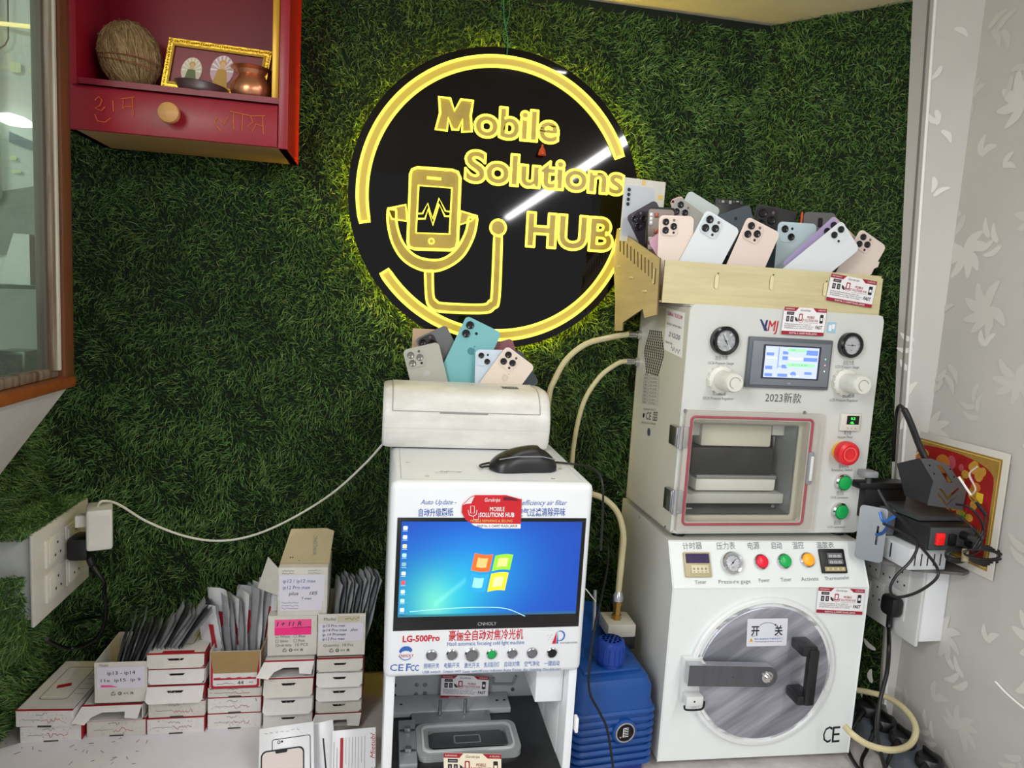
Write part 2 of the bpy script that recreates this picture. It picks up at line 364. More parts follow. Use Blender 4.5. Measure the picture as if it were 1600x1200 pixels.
tag(b.build('metal_tin'), 'small grey metal tin inside the glass cabinet', 'tin')
b = MB(frame((-.655, 1.315, fz + .182))); b.prism([(0, 0), (.05, 0), (.05, .085), (.026, .085)], 0, .025, mat('pale_shade', 'e4ebe4', .5))
tag(b.build('tapered_shade'), 'pale tapered shade standing on the glass cabinet shelf', 'lamp shade')
b = MB(); b.tube([atY(-6, 36, 1.33), atY(50, 42, 1.31)], .0035, mat('tube_yellow', 'ffe7a0', .4, emit=1.2), 10)
tag(b.build('light_tube'), 'thin warm light tube near the top of the glass cabinet', 'light')
b = MB(); b.tube([atY(-4, 182, 1.33), atY(14, 186, 1.325), atY(36, 191, 1.32), atY(58, 198, 1.31)], [.006, .0105, .009, .002], mat('tube_white', 'ffffff', .4, emit=2.5), 12)
tag(b.build('light_tube'), 'bright white light tube halfway up the glass cabinet', 'light')
b = MB(); a = atY(14, 90, 1.335); b.M = frame(a); 
for (px0, py0, px1, py1) in ((15, 96, 33, 114), (44, 104, 56, 115), (14, 243, 26, 251), (17, 265, 33, 271)):
    p = pix(b.M, px0, py0); r_ = pix(b.M, px1, py1); b.prism(rrect(min(p.x, r_.x), min(p.z, r_.z), max(p.x, r_.x), max(p.z, r_.z), .004), 0, .003, mat('pale_reflection', 'e9f2c8', .6))
tag(b.build('reflection_patch'), 'pale patches standing for reflections in the cabinet glass', 'reflection')  # pale plates stand for reflections in the glass
b = MB(); b.tube([atY(12, -20, 1.33), atY(13, 60, 1.33), atY(8, 70, 1.33), atY(-4, 78, 1.33)], .0012, DARK, 6); tag(b.build('thin_wire'), 'thin dark wire hanging inside the glass cabinet', 'wire')
b = MB(); a = atY(0, 205, 1.34); b.M = frame((0, 1.338, 0)); P = [pix(b.M, *p) for p in ((14, 205), (60, 225), (60, 238), (14, 222))]; b.flat([(p.x, p.z) for p in P], 0, mat('slate_panel', '6f7f86', .5)); P = [pix(b.M, *p) for p in ((-5, 300), (60, 290), (60, 390), (-5, 400))]; b.flat([(p.x, p.z) for p in P], -.0005, mat('mirror_grey', '8e9a90', .5, var=(18, .25)))
tag(b.build('backing_sheet'), 'grey sheets against the back of the glass cabinet', 'sheet')
# sloping plaster panel under the cabinet
e0 = Vector((WX, 1.385, fz - .004)); e1 = Vector((-.725, 1.39, -.41)); b = MB()
A = [e0, Vector((WX, .4, fz - .004)), Vector((-.725, .4, -.41)), e1]; d = Vector((-.006, 0, -.004)); vs = [tuple(p) for p in A] + [tuple(p + Vector((-.014, 0, .004))) for p in A]
b.add(vs, [(0, 1, 2, 3), (7, 6, 5, 4), (0, 3, 7, 4), (0, 4, 5, 1), (3, 2, 6, 7)], mat('sloping_plaster', 'd4cfca', .7, var=(6, .14)))
b.box(WX - .03, WX, .4, 1.386, fz - .004, fz - .0005, mat('sloping_plaster'))
struct(b.build('trim_2'))

# ================================================================= red wall shelf
SY = 1.46; sf = frame((-.603, SY, .273)); W_ = .392; D_ = WY - SY - .022
lam = mat('red_laminate', '9a1228', .38, var=(120, .10)); lamb = mat('red_laminate_bright', 'b01a1c', .35); lamin = mat('red_laminate_inside', '8a0a26', .4, var=(80, .1)); ply = mat('plywood_edge', '9b7a4c', .6, var=((3, 60, 60), .2))
sh = thing('wall_shelf', 'red laminate wall shelf with a drawer, hung on the grass wall', 'shelf', sf)
H_ = .43
b = MB(sf); b.box(.0, W_, .003, D_, 0, .012, ply, .001); b.build('bottom_board', sh)
b = MB(sf); b.box(W_ - .017, W_, 0, D_, 0, H_, lam, .001); b.box(W_, W_ + .0006, .001, D_, 0, H_, lamb); b.build('side_panel', sh)
b = MB(sf); b.box(0, .016, .0, D_, 0, H_, lam, .001); b.build('side_panel', sh)
MB(sf).box(.016, W_ - .017, D_ - .008, D_, .012, H_, lamin).build('back_panel', sh)
MB(sf).box(.016, W_ - .017, .0, D_, H_ - .016, H_, lam).build('top_board', sh)
MB(sf).box(.016, W_ - .017, .004, D_ - .008, .085, .096, lamin).build('middle_board', sh)
zt = pix(sf, 300, 152).z
b = MB(sf); b.box(.001, W_ - .018, -.004, .014, .001, zt, lam, .001); dr = b.build('drawer', sh)
k = pix(sf, 272, 183); b = MB(sf); b.turned(k.x, -.004, k.z, [(.0, 0), (.011, 0), (.010, .006), (.0115, .012), (.017, .018), (.0195, .026), (.018, .033), (.011, .038), (0, .0395)], mat('beech_knob', 'd9a063', .35, var=((20, 20, 60), .12)))
b.build('knob', dr)
chalk = mat('orange_chalk', 'cf5f34', .9); b = MB(sf)
def strokes(b, M, L, r, m, y=-.0052):
    for s in L:
        P = [pix(M, *p) for p in s]; b.tube([(p.x, y, p.z) for p in P], r, m, 5, M)
strokes(b, sf, [[(150, 158), (156, 152), (161, 158), (158, 166), (150, 170), (160, 174), (166, 168)], [(150, 180), (154, 190), (166, 192), (174, 186)], [(178, 158), (179, 176)], [(190, 156), (212, 153)], [(208, 155), (210, 182)], [(194, 157), (194, 168), (209, 168)], [(192, 168), (196, 172)]], .0011, chalk)
b.build('lettering', dr); b = MB(sf)
strokes(b, sf, [[(347, 206), (339, 198), (337, 190), (341, 185), (346, 190), (350, 197), (358, 184), (364, 197), (366, 186)], [(360, 175), (392, 182), (415, 182)], [(366, 178), (366, 204)], [(380, 180), (379, 206)], [(392, 182), (396, 192), (388, 198), (395, 206), (401, 195), (411, 198)], [(411, 183), (412, 211)]], .0011, mat('orange_chalk_fresh', 'cf6a3a', .9))
b.build('lettering', dr)
# red cloth with a wavy hem
cl = MB(sf); clm = mat('red_cloth', '8e0d26', .85, var=(60, .2)); nn = 60; vs = []; fs = []
for i in range(nn + 1):
    u = .012 + (W_ - .032) * i / nn; wv = .0022 * math.sin(i * .9) + .0016 * math.sin(i * 2.3)
    for (yy, zz) in ((D_ - .012, .098), (.004, zt + .003 + wv * .3), (-.007, zt + .003 + wv * .6), (-.009, zt - .002 + wv), (-.007, zt - .006 + wv)): vs.append((u, yy, zz if zz > .1 else zt))
for i in range(nn):
    for j in range(4): a = i * 5 + j; fs.append((a, a + 5, a + 6, a + 1))
cl.add(vs, fs, clm); tag(cl.build('shelf_cloth'), 'dark red cloth lining the floor of the red wall shelf', 'cloth')
sz = .273 + zt + .004
# coconut
k = atY(204, 88, SY + .075); cc = Matrix.Translation(k) @ Matrix.Rotation(math.radians(-14), 4, 'Y')
fib = mat('coconut_fibre', 'a08258', .9, var=((90, 90, 14), .25), bump=(120, .5)); fib2 = mat('coconut_strand', 'c2a477', .85); fib3 = mat('coconut_strand_dark', '7e5e3c', .9)
cr = (.055, .052, .063); b = MB(cc); b.sphere((0, 0, 0), 1, fib, n=32, sc=cr)
coc = tag(b.build('coconut'), 'husked brown coconut in the left corner of the red shelf', 'coconut'); ROOT[coc.name] = coc.matrix_world.copy()
b = MB(cc); r3 = random.Random(5)
for _ in range(900):
    a = r3.uniform(PI * .95, PI * 2.05) if r3.random() < .85 else r3.uniform(0, PI); t0 = r3.uniform(.05, 2.2); L = r3.uniform(.35, 1.0); dr_ = r3.uniform(-.22, .22); P = []
    for q in range(5):
        t = min(t0 + L * q / 4, PI - .03); aa = a + dr_ * q / 4; g = 1.01 + .035 * math.sin(q * 1.3 + a * 7) * (q > 0) + (.06 if q == 4 and r3.random() < .3 else 0)
        P.append((cr[0] * g * math.sin(t) * math.cos(aa), cr[1] * g * math.sin(t) * math.sin(aa), cr[2] * g * math.cos(t)))
    b.tube(P, r3.uniform(.0002, .00045), fib2 if r3.random() < .6 else fib3, 3)
b.build('husk_strands', coc)['kind'] = 'stuff'
b = MB(cc); th = mat('brown_twine', '8a4a2c', .7); P = []
for q in range(41):
    a = PI + PI * q / 40; P.append((cr[0] * 1.05 * math.cos(a), cr[1] * 1.06 * math.sin(a), .012 - .05 * (q / 40) + .0))
b.tube(P, .0011, th, 6); b.tube([(p[0], p[1] * 1.0, p[2] - .004 - .016 * (i / 40)) for i, p in enumerate(P)], .001, th, 6); b.build('twine', coc)
# framed picture, landscape, leaning
gold = mat('gold_frame', 'c99b32', .28, .8, bump=(200, .3)); goldd = mat('gold_dark', '8d6a1c', .4, .7)
pf = Q(sf, (266, 60), (426, 82), (252, 139), .05); pt = thing('framed_picture', 'gold beaded picture frame leaning behind the steel bowl and copper pot', 'picture frame', (pf @ Vector((.5, 0, 0))))
b = MB(pf); b.prism([(0, 0), (1, 0), (1, 1), (0, 1)], -.006, .012, gold, holes=[[(.055, .12), (.945, .12), (.945, .88), (.055, .88)]]); b.prism([(.05, .11), (.95, .11), (.95, .89), (.05, .89)], -.009, -.004, goldd, holes=[[(.07, .15), (.93, .15), (.93, .85), (.07, .85)]])
wpx = (pf.col[0].to_3d()).length; wpz = (pf.col[2].to_3d()).length
for i in range(44):
    for zz in (.955, .045): p = pf @ Vector(((i + .5) / 44, 0, zz)); b.sphere(p + Vector((0, -.007, 0)), .0019, gold, I4, 6)
for i in range(20):
    for xx in (.02, .98): p = pf @ Vector((xx, 0, (i + .5) / 20)); b.sphere(p + Vector((0, -.007, 0)), .0019, gold, I4, 6)
b.build('frame', pt)
b = MB(pf); b.rect(.05, .95, .1, .9, -.003, mat('picture_red', '8c1a2c', .4, var=(60, .3)))
def fan(b, x, z, s, c1, c2):
    b.flat(circ(x, z, .10 * s, .26 * s, 20), -.0045, mat('fan_' + c1, c1, .5)); 
    for k in range(9): a = PI * k / 8; b.add([(x, -.0048, z), (x + .095 * s * math.cos(a - .08), -.0048, z + .25 * s * math.sin(a - .08)), (x + .095 * s * math.cos(a + .08), -.0048, z + .25 * s * math.sin(a + .08))], [(0, 1, 2)], mat('ray_white', 'e9e0d0', .6))
    b.flat(circ(x, z + .08 * s, .022 * s, .07 * s, 14), -.005, mat('face_tan', 'd8a878', .5)); b.flat(circ(x, z + .13 * s, .03 * s, .05 * s, 12), -.0049, mat('crown_gold', 'c8952c', .4))
    b.flat([(x - .07 * s, z - .3 * s), (x + .07 * s, z - .3 * s), (x + .035 * s, z + .02), (x - .035 * s, z + .02)], -.005, mat('robe_' + c2, c2, .5))
fan(b, .26, .42, 1.0, 'd7c4b0', '5d6a3a'); fan(b, .55, .5, 1.15, 'c9a0b0', 'b98a2e'); fan(b, .83, .45, 1.0, 'd8b060', '9a3a30'); b.build('picture', pt)
# second gilt frame standing on edge against the right side
b = MB(sf); b.box(W_ - .034, W_ - .021, .022, .03, zt + .006, H_ - .02, mat('gilt_edge', 'd9a22a', .35, .3), .001); b.box(W_ - .030, W_ - .023, .03, .12, zt + .006, H_ - .02, goldd, .001)
tag(b.build('framed_picture'), 'tall gilt edged frame standing on edge at the right side inside the red shelf', 'picture frame')
# steel bowl, copper pot
k = atY(310, 148, SY + .022); b = MB(Matrix.Translation((k.x, k.y, sz - .002)) @ Matrix.Rotation(math.radians(4), 4, 'Y') @ Matrix.Rotation(-PI / 2, 4, 'X'))
b.M = Matrix.Translation((k.x, SY + .04, sz)) @ Matrix.Rotation(math.radians(3), 4, 'Y') @ Matrix.Rotation(PI / 2, 4, 'X').inverted()
st2 = mat('steel_bowl', 'b9b4b8', .33, .9)
b.lathe([(0, .001), (.022, 0), (.03, .004), (.042, .018), (.048, .027), (.050, .028), (.047, .0275), (.040, .018), (.028, .005), (0, .003)], st2); tag(b.build('steel_bowl'), 'shallow stainless steel bowl in front of the beaded picture frame', 'bowl')
k = atY(392, 150, SY + .045); b = MB(Matrix.Translation((k.x, SY + .05, sz)) @ Matrix.Rotation(PI / 2, 4, 'X').inverted())
cop = mat('copper', 'd9926c', .3, .85, var=(12, .15))
b.lathe([(0, 0), (.018, 0), (.026, .003), (.036, .014), (.040, .028), (.038, .042), (.031, .053), (.028, .060), (.031, .067), (.040, .072), (.0385, .073), (.029, .067), (.026, .058), (.02, .04), (0, .03)], cop, n=36)
tag(b.build('copper_pot'), 'small round copper pot with a flared rim on the red shelf', 'pot')

# ================================================================= left socket box and plugs
PX = -.64; pfm = frame((PX, 0, 0), (0, 1, 0))
sp = thing('socket_box', 'grubby white socket box on the left grass wall', 'socket', (PX - .05, 1.48, -.67))
swm = mat('socket_white', 'd9d5cc', .45, var=(14, .14)); sw2 = mat('socket_ivory', 'e2ded4', .4, var=(20, .08))
c1 = pix(pfm, 52, 835); c2 = pix(pfm, 145, 905)
pz1, pz0 = c1.z, -.664; py0, py1 = 1.378, 1.622
b = MB(pfm); b.box(py0, py1, 0, .006, pz0, pz1, swm, .002); b.build('face_plate', sp)
b = MB(pfm); b.box(py0 + .012, py1 - .02, .006, .118, pz0 + .01, pz1 - .01, mat('box_side', 'c9ccc8', .6, var=(12, .15)), .002); b.build('back_box', sp)
def sock3(b, x, z, s, y=-.0065):
    for dx_, dz_ in ((0, .32), (-.27, -.25), (.27, -.25)): b.flat(circ(x + dx_ * s, z + dz_ * s, .075 * s, n=10), y, INK)
for (xa, xb, za, zb) in ((py0 + .045, py0 + .125, pz1 - .085, pz1 - .028), (py0 + .127, py0 + .207, pz1 - .085, pz1 - .028), (py0 + .045, py0 + .125, pz1 - .155, pz1 - .097), (py0 + .127, py0 + .207, pz1 - .155, pz1 - .097)):
    b = MB(pfm); b.box(xa, xb, -.004, .001, za, zb, sw2, .0015); b.box(xa + .008, xb - .008, -.006, -.004, za + .007, zb - .007, sw2, .001); sock3(b, (xa + xb) / 2, (za + zb) / 2, .04); b.build('socket_module', sp)
# black plug (in upper middle) and white adaptor
ctr = pix(pfm, 106, 853); b = MB(pfm); b.box(ctr.x - .032, ctr.x + .024, -.050, -.007, ctr.z - .024, ctr.z + .026, BLACK, .011)
for i in range(5): b.box(ctr.x - .012 + i * .006, ctr.x - .009 + i * .006, -.0462, -.044, ctr.z - .014, ctr.z + .016, DARK)
w0 = pfm @ Vector((ctr.x, -.038, ctr.z - .01)); 
pg = thing('power_plug', 'black round power plug and drooping cord in the left socket box', 'plug', frame(w0)); b.build('plug_body', pg)
b = MB(); P = smooth_path([w0, w0 + Vector((.008, .0, -.03)), w0 + Vector((.03, .0, -.07)), atY(163, 925, 1.55), atY(165, 965, 1.55), atY(150, 998, 1.56), atY(110, 1013, 1.57), atY(78, 1003, 1.5), atY(73, 998, 1.45)], 8)
b.tube(P, [.008 if i < 9 else .0042 for i in range(len(P))], BLACK, 10); b.build('cord', pg)
b = MB(); P = smooth_path([atY(100, 975, 1.6), atY(130, 967, 1.6), atY(160, 963, 1.56)], 6); b.tube(P, .0035, BLACK, 8); b.build('cord', pg)
ad0 = atY(157, 822, 1.50); b = MB(frame(ad0, (math.cos(.35), math.sin(.35), 0))); b.box(-.025, .022, -.03, .035, -.043, .043, mat('adaptor_white', 'e4e2dc', .4, var=(20, .12)), .006)
b.box(-.02, .017, -.0305, -.03, -.03, .03, sw2); b.box(-.045, -.025, .0, .02, .0, .025, sw2, .003); tag(b.build('charger_adaptor'), 'white charger adaptor plugged into the left socket box', 'charger')
b = MB(); P = smooth_path([atY(152, 792, 1.50), atY(160, 783, 1.50), atY(185, 788, 1.54), atY(230, 815, 1.58), atY(290, 838, 1.585), atY(345, 845, 1.585), atY(400, 835, 1.585), atY(460, 808, 1.58), atY(520, 770, 1.57), atY(570, 725, 1.56), atY(602, 690, 1.54), atY(625, 672, 1.50)], 8)
b.tube(P, .0026, mat('white_cable', 'e6e3da', .45), 8); tag(b.build('charging_cable'), 'long white cable sagging from the adaptor to the printer', 'cable')

# ================================================================= cartons
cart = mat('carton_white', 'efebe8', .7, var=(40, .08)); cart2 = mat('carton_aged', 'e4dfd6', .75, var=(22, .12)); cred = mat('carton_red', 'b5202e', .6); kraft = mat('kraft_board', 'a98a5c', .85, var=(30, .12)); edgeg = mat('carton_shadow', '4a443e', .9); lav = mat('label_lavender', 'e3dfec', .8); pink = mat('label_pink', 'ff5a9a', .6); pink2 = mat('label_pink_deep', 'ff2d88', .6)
def scrib(b, M, x0, x1, z, h, m, y=-.0007, seed=0, r=.00035):
    q = random.Random(seed); n = max(5, int(abs(x1 - x0) / .0026)); P = [(x0 + (x1 - x0) * i / n, y, z + q.uniform(-h, h) / 2) for i in range(n + 1)]; b.tube(P, r, m, 3, M)
def speck(b, M, w, h, seed, m=None, y=-.0004):
    q = random.Random(seed)
    for _ in range(26):
        x = q.uniform(.004, w - .008); z = q.uniform(.003, h - .006); a = q.uniform(0, 3); L = q.uniform(.002, .005)
        b.add([(x, y, z), (x + L * math.cos(a), y, z + L * math.sin(a)), (x + L * math.cos(a + .7), y, z + L * math.sin(a + .7))], [(0, 1, 2)], m or mat('carton_motif', 'cdc6c4', .7))
def carton(M, w, h, d, label, style='closed', seed=0, top=True, redtop=True, group=None, phone=False):
    """flat phone-glass carton: M at front-left-bottom"""
    t = thing('flat_carton', label, 'carton', M, group); tk = .0012
    b = MB(M); mm = cart if seed % 3 else cart2
    b.box(0, w, tk, d, 0, tk, mm); b.box(0, w, tk, d, h - tk, h, mm); b.box(0, tk, tk, d, 0, h, mm); b.box(w - tk, w, tk, d, 0, h, cred if seed % 2 else mm); b.box(0, w, d - tk, d, 0, h, mm)
    if redtop: b.box(0, w, -.0003, .0045, h - .0008, h + .0003, cred)
    b.build('box_body', t)
    if phone:
        b = MB(M @ Matrix(((1, 0, 0, 0), (0, 0, 1, 0), (0, 1, 0, h), (0, 0, 0, 1))))   # flat on the top: z -> depth
        Y = .0006; x0, x1, z0, z1 = w * .2, w * .72, d * .2, d * .86
        b.prism(rrect(x0, z0, x1, z1, .008), Y, Y, INK, holes=[rrect(x0 + .0012, z0 + .0012, x1 - .0012, z1 - .0012, .007)]); b.flat([(x0 + .015, z0 + .04), (x1 - .015, z0 + .05), (x1 - .02, z0 + .062), (x0 + .012, z0 + .052)], Y, cred)
        b.flat(circ(w * .78, d * .93, .010, n=20), Y, mat('brown_seal', '4a3026', .6)); b.rect(w * .25, w * .8, .004, .012, Y, cred) if seed % 2 else None
        for k in range(4): scrib(b, b.M, w * .76, w * .95, d * (.3 + .1 * k), .002, INKG, Y + .0003, k)
        b.build('top_print', t)
    b = MB(M)
    if style == 'closed':
        b.box(tk, w - tk, 0, tk, .0, h - tk, mm); speck(b, M, w, h, seed); scrib(b, M, w * .12, w * .44, h * .42, h * .06, INKG, seed=seed); scrib(b, M, w * .44, w * .78, h * .40, h * .30, cred, seed=seed + 1, r=.0005)
        scrib(b, M, w * .36, w * .56, h * .78, h * .2, INK, seed=seed + 2); b.prism(rrect(w * .38, -.0012, w * .62, .0022, .001), -.0008, 0, edgeg); b.build('front_flap', t)
    elif style in ('open', 'tuck'):
        ang = {'open': .55, 'tuck': .12}[style]
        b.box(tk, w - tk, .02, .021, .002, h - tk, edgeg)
        F = M @ Matrix.Translation((0, -.0005, h - .001)) @ Matrix.Rotation(-ang, 4, 'X'); hf = h * (.95 if style == 'open' else .88)
        P = [(.001, 0)] + [(.001, -hf + .006), (.007, -hf), (w - .007, -hf), (w - .001, -hf + .006), (w - .001, 0)]; hx = w * .3
        b.prism(P[::-1], -.0006, .0006, mm, F, holes=[[(w / 2 - hx / 2, -.008), (w / 2 + hx / 2, -.008), (w / 2 + hx / 2 - .004, -.0125), (w / 2 - hx / 2 + .004, -.0125)]])
        speck(b, F @ Matrix.Translation((0, -.0007, -hf)), w, hf, seed); b.build('front_flap', t)
    elif style == 'torn':
        F = M @ Matrix.Translation((0, -.0005, h - .001)) @ Matrix.Rotation(-.7, 4, 'X')
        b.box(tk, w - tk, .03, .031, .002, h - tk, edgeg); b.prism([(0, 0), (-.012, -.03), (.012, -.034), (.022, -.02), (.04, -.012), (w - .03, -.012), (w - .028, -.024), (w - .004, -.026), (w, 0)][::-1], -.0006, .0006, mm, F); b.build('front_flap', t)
    return t
def stack(cols):
    for c in cols: pass
BY = 1.432; N = [0]
def place(x0, x1, y, z, h, d, label, style='closed', a=0, **k):
    N[0] += 1; return carton(yaw((x0, y, z), a), x1 - x0, h, d, label, style, N[0], **k)
z = TZ + .0015; d0 = .175
place(-.69, -.578, 1.420, z, .034, d0, 'flat white carton at the foot of the leftmost stack, red right side', phone=False)
place(-.696, -.590, 1.418, z + .0355, .034, .19, 'flat white carton with a phone outline printed on top, on the leftmost stack', a=-.06, phone=True)
place(-.572, -.460, 1.428, z, .034, d0, 'closed flat carton under the torn-flap carton, second stack from left')
place(-.578, -.466, 1.424, z + .0355, .034, d0, 'flat carton with a torn open front flap beneath the grey pouch box', 'torn')
for i, (st, lb) in enumerate((('closed', 'bottom closed carton of the third stack from left'), ('closed', 'second closed carton of the third stack, scribbled front'), ('open', 'third carton of the third stack, front flap tucked half open'), ('tuck', 'fourth carton of the third stack, slotted white flap'))):
    place(-.458 + (.002 if i % 2 else 0), -.347, 1.426 + .002 * (i % 2), z + i * .0355 + .0, .034, d0, lb, st)
place(-.458, -.347, 1.426, z + 4 * .0355, .032, .19, 'top carton of the third stack with a phone outline printed on its lid', 'tuck', phone=True)
for i, (st, lb) in enumerate((('closed', 'bottom carton under the brown-lined pouch box'), ('closed', 'middle carton under the brown-lined pouch box'), ('closed', 'thin carton directly beneath the brown-lined pouch box'))):
    place(-.343, -.236, 1.434, z + i * .0355, .034 if i < 2 else .022, d0, lb, st)
for i, (st, lb) in enumerate((('tuck', 'lowest visible open carton below the pink-labelled box'), ('open', 'carton with a deep hanging flap below the pink-labelled box'), ('open', 'carton with a slotted lid flap, second under the pink-labelled box'), ('torn', 'opened carton showing pouches directly beneath the pink-labelled box'))):
    place(-.230, -.129, 1.422, z + i * .0385, .037, d0, lb, st, redtop=(i in (2, 3)))
for i, (st, lb) in enumerate((('torn', 'lowest torn carton of the stack beside the white machine'), ('tuck', 'grubby carton above the torn one beside the white machine'), ('open', 'thin flapped carton in the middle of the stack beside the white machine'), ('open', 'open carton second from top beside the white machine'), ('tuck', 'topmost slotted carton under the white list-labelled box'))):
    place(-.124, -.028, 1.424, z + i * .031, .0295, d0, lb, st, redtop=(i in (0, 4)))
# upright open boxes with pouches
def upbox(M, w, d, h, label, inner=cart2, outer=None, name='open_carton'):
    t = thing(name, label, 'carton', M); o = outer or cart2; b = MB(M); tk = .0015
    b.box(0, w, 0, tk, 0, h, o); b.box(0, w, d - tk, d, 0, h, inner); b.box(0, tk, tk, d - tk, 0, h, o); b.box(w - tk, w, tk, d - tk, 0, h, inner); b.box(0, w, 0, d, 0, tk, o); b.build('box_body', t); return t
pg1 = mat('pouch_grey', 'b9bbc0', .35, var=(25, .3)); pg2 = mat('pouch_dark', '55575c', .35, var=(20, .3)); pg3 = mat('pouch_white', 'ececf0', .35, var=(20, .15)); pg4 = mat('pouch_silver', 'c0c2c8', .3, var=(30, .3))
def pouch(P0, w, h, lean, yawa, m, label, group, bulge=.004, bend=.0, redp=False, tilt=0):
    """flat bag standing on its short side; P0 bottom centre"""
    M = Matrix.Translation(P0) @ Matrix.Rotation(yawa, 4, 'Z') @ Matrix.Rotation(tilt, 4, 'Y') @ Matrix.Rotation(lean, 4, 'X'); b = MB(M); nx, nz = 6, 9; vs = []; fs = []
    for s in (1, -1):
        for j in range(nz + 1):
            for i in range(nx + 1):
                u = i / nx - .5; v = j / nz; e = (1 - (2 * u) ** 2) * math.sin(PI * min(max(v, 0), 1)); wob = .0018 * math.sin(u * 9 + v * 11 + P0[0] * 300)
                vs.append((u * w, -s * bulge * .5 * e + bend * v * v + wob, v * h))
    n1 = (nx + 1) * (nz + 1)
    for s in range(2):
        for j in range(nz):
            for i in range(nx): a = s * n1 + j * (nx + 1) + i; fs.append((a, a + 1, a + nx + 2, a + nx + 1) if s == 0 else (a, a + nx + 1, a + nx + 2, a + 1))
    b.add(vs, fs, m)
    if redp:
        def sp_(u, v): 
            e = (1 - (2 * u) ** 2) * math.sin(PI * v); return (u * w, -bulge * .5 * e + bend * v * v + .0018 * math.sin(u * 9 + v * 11 + P0[0] * 300) - .0012, v * h)
        b.add([sp_(-.12 + .25 * (k % 2), .48 + .075 * (k // 2)) for k in range(10)], [(2 * k, 2 * k + 1, 2 * k + 3, 2 * k + 2) for k in range(4)], cred)
    return tag(b.build('pouch'), label, 'pouch', group)
# grey pouch box (stack 2)
zb = z + .0725; M1 = yaw((-.555, 1.425, zb), 0); t = upbox(M1, .098, .13, .088, 'white carton full of dark grey pouches, marked ip13 - ip14')
b = MB(M1); b.rect(.004, .094, .032, .078, -.0006, lav); b.text('Model', .010, .080, .0045, INKG, y=-.001)
b.text('ip13 - ip14', .024, .062, .0075, INK, .052, y=-.0012); b.text('11e  ip15  ip 9', .012, .047, .0065, INK, .074, y=-.0012); b.flat([(.012, .036), (.044, .035), (.03, .040), (.012, .0405)], -.0012, pink); b.text('♻ ◎ << ⋒', .03, .018, .0065, INK, .042, y=-.0012)
b.build('label', t)
for i in range(11):
    pouch((-.548 + .0082 * i, 1.47, zb + .012), .085, .155 + .012 * (i % 3), 0, -1.15 + .02 * i, [pg1, pg2, pg4][i % 3], 'dark grey pouch fanned out of the ip13 carton', 'grey pouches in the ip13 carton', tilt=0, bend=0) if 0 else None
def fanpouch(x, y, zz, hh, ang, m, label, group, redp=False, wd=.07, yw=-1.25, bend=0):
    # pouch seen nearly edge on: turned, then tipped to the right by ang
    M = Matrix.Translation((x, y, zz)) @ Matrix.Rotation(ang, 4, 'Y') @ Matrix.Rotation(yw, 4, 'Z'); b = MB(M); nx, nz = 5, 9; vs = []; fs = []; ph = x * 500
    for s in (1, -1):
        for j in range(nz + 1):
            for i in range(nx + 1):
                u = i / nx - .5; v = j / nz; e = (1 - (2 * u) ** 2) * math.sin(PI * v); vs.append((u * wd * (1 - .12 * v * (abs(u) > .4)), -s * .0022 * e + bend * v * v + .0016 * math.sin(u * 8 + v * 9 + ph), v * hh - .006 * abs(u) * v))
    n1 = (nx + 1) * (nz + 1)
    for s in range(2):
        for j in range(nz):
            for i in range(nx): a = s * n1 + j * (nx + 1) + i; fs.append((a, a + 1, a + nx + 2, a + nx + 1) if s == 0 else (a, a + nx + 1, a + nx + 2, a + 1))
    b.add(vs, fs, m)
    if redp:
        f = lambda u, v: (u * wd, -.0022 * (1 - (2 * u) ** 2) * math.sin(PI * v) + bend * v * v + .0016 * math.sin(u * 8 + v * 9 + ph) - .0012, v * hh)
        b.add([f(.0 + .22 * (k % 2), .42 + .08 * (k // 2)) for k in range(10)], [(2 * k, 2 * k + 1, 2 * k + 3, 2 * k + 2) for k in range(4)], cred)
    return tag(b.build('pouch'), label, 'pouch', group)
for i in range(9):
    fanpouch(-.540 + .0045 * i, 1.465, zb + .006, .172 + .006 * ((i * 5) % 4) - .003 * i, .24 + .026 * i, [pg2, pg1, pg2, pg4][i % 4], 'dark grey pouch standing in the left half of the ip13 carton', 'grey pouches in the left half of the ip13 carton', yw=-1.33, wd=.062)
for i in range(8):
    fanpouch(-.498 + .0034 * i, 1.47, zb + .006, .182 + .006 * ((i * 3) % 4) + .005 * i, .46 + .024 * i, [pg1, pg4, pg2, pg1][i % 4], 'long grey pouch leaning right out of the ip13 carton', 'grey pouches leaning right out of the ip13 carton', yw=-1.30, wd=.060, redp=(i % 3 == 1))
# kraft-lined pouch box (stack 4)
zk = z + .093; M2 = yaw((-.338, 1.428, zk), 0); t = upbox(M2, .100, .16, .082, 'brown-lined carton full of white pouches with a folded kraft front', kraft, cart2)
b = MB(M2); b.prism(rrect(.002, .001, .098, .080, .006), -.001, -.0002, cred, holes=[rrect(.0065, .006, .0935, .079, .004)]); b.rect(.0065, .0935, .006, .079, -.0004, cart)
b.prism([(.001, .082), (.099, .082), (.094, .036), (.008, .036)], -.0035, -.002, kraft); b.rect(.008, .092, .020, .025, -.0012, cred); b.text('44', .055, .009, .008, INK, .012, y=-.0014); scrib(b, M2, .014, .05, .012, .004, INK, -.0014, 4); b.text('PCS', .078, .011, .0035, INK, y=-.0014)
for k in range(4): b.rect(.022 + .02 * k, .034 + .02 * k, .024, .028, -.0013, cart)
b.build('front_panel', t)
b = MB(); p = [(-.238, 1.428, zk + .081), (-.238, 1.585, zk + .081), (-.206, 1.60, zk + .155), (-.216, 1.46, zk + .14)]; b.add(p + [(x + .0015, y, q) for x, y, q in p], [(0, 1, 2, 3), (7, 6, 5, 4), (0, 3, 7, 4), (3, 2, 6, 7)], kraft); b.build('side_flap', t)
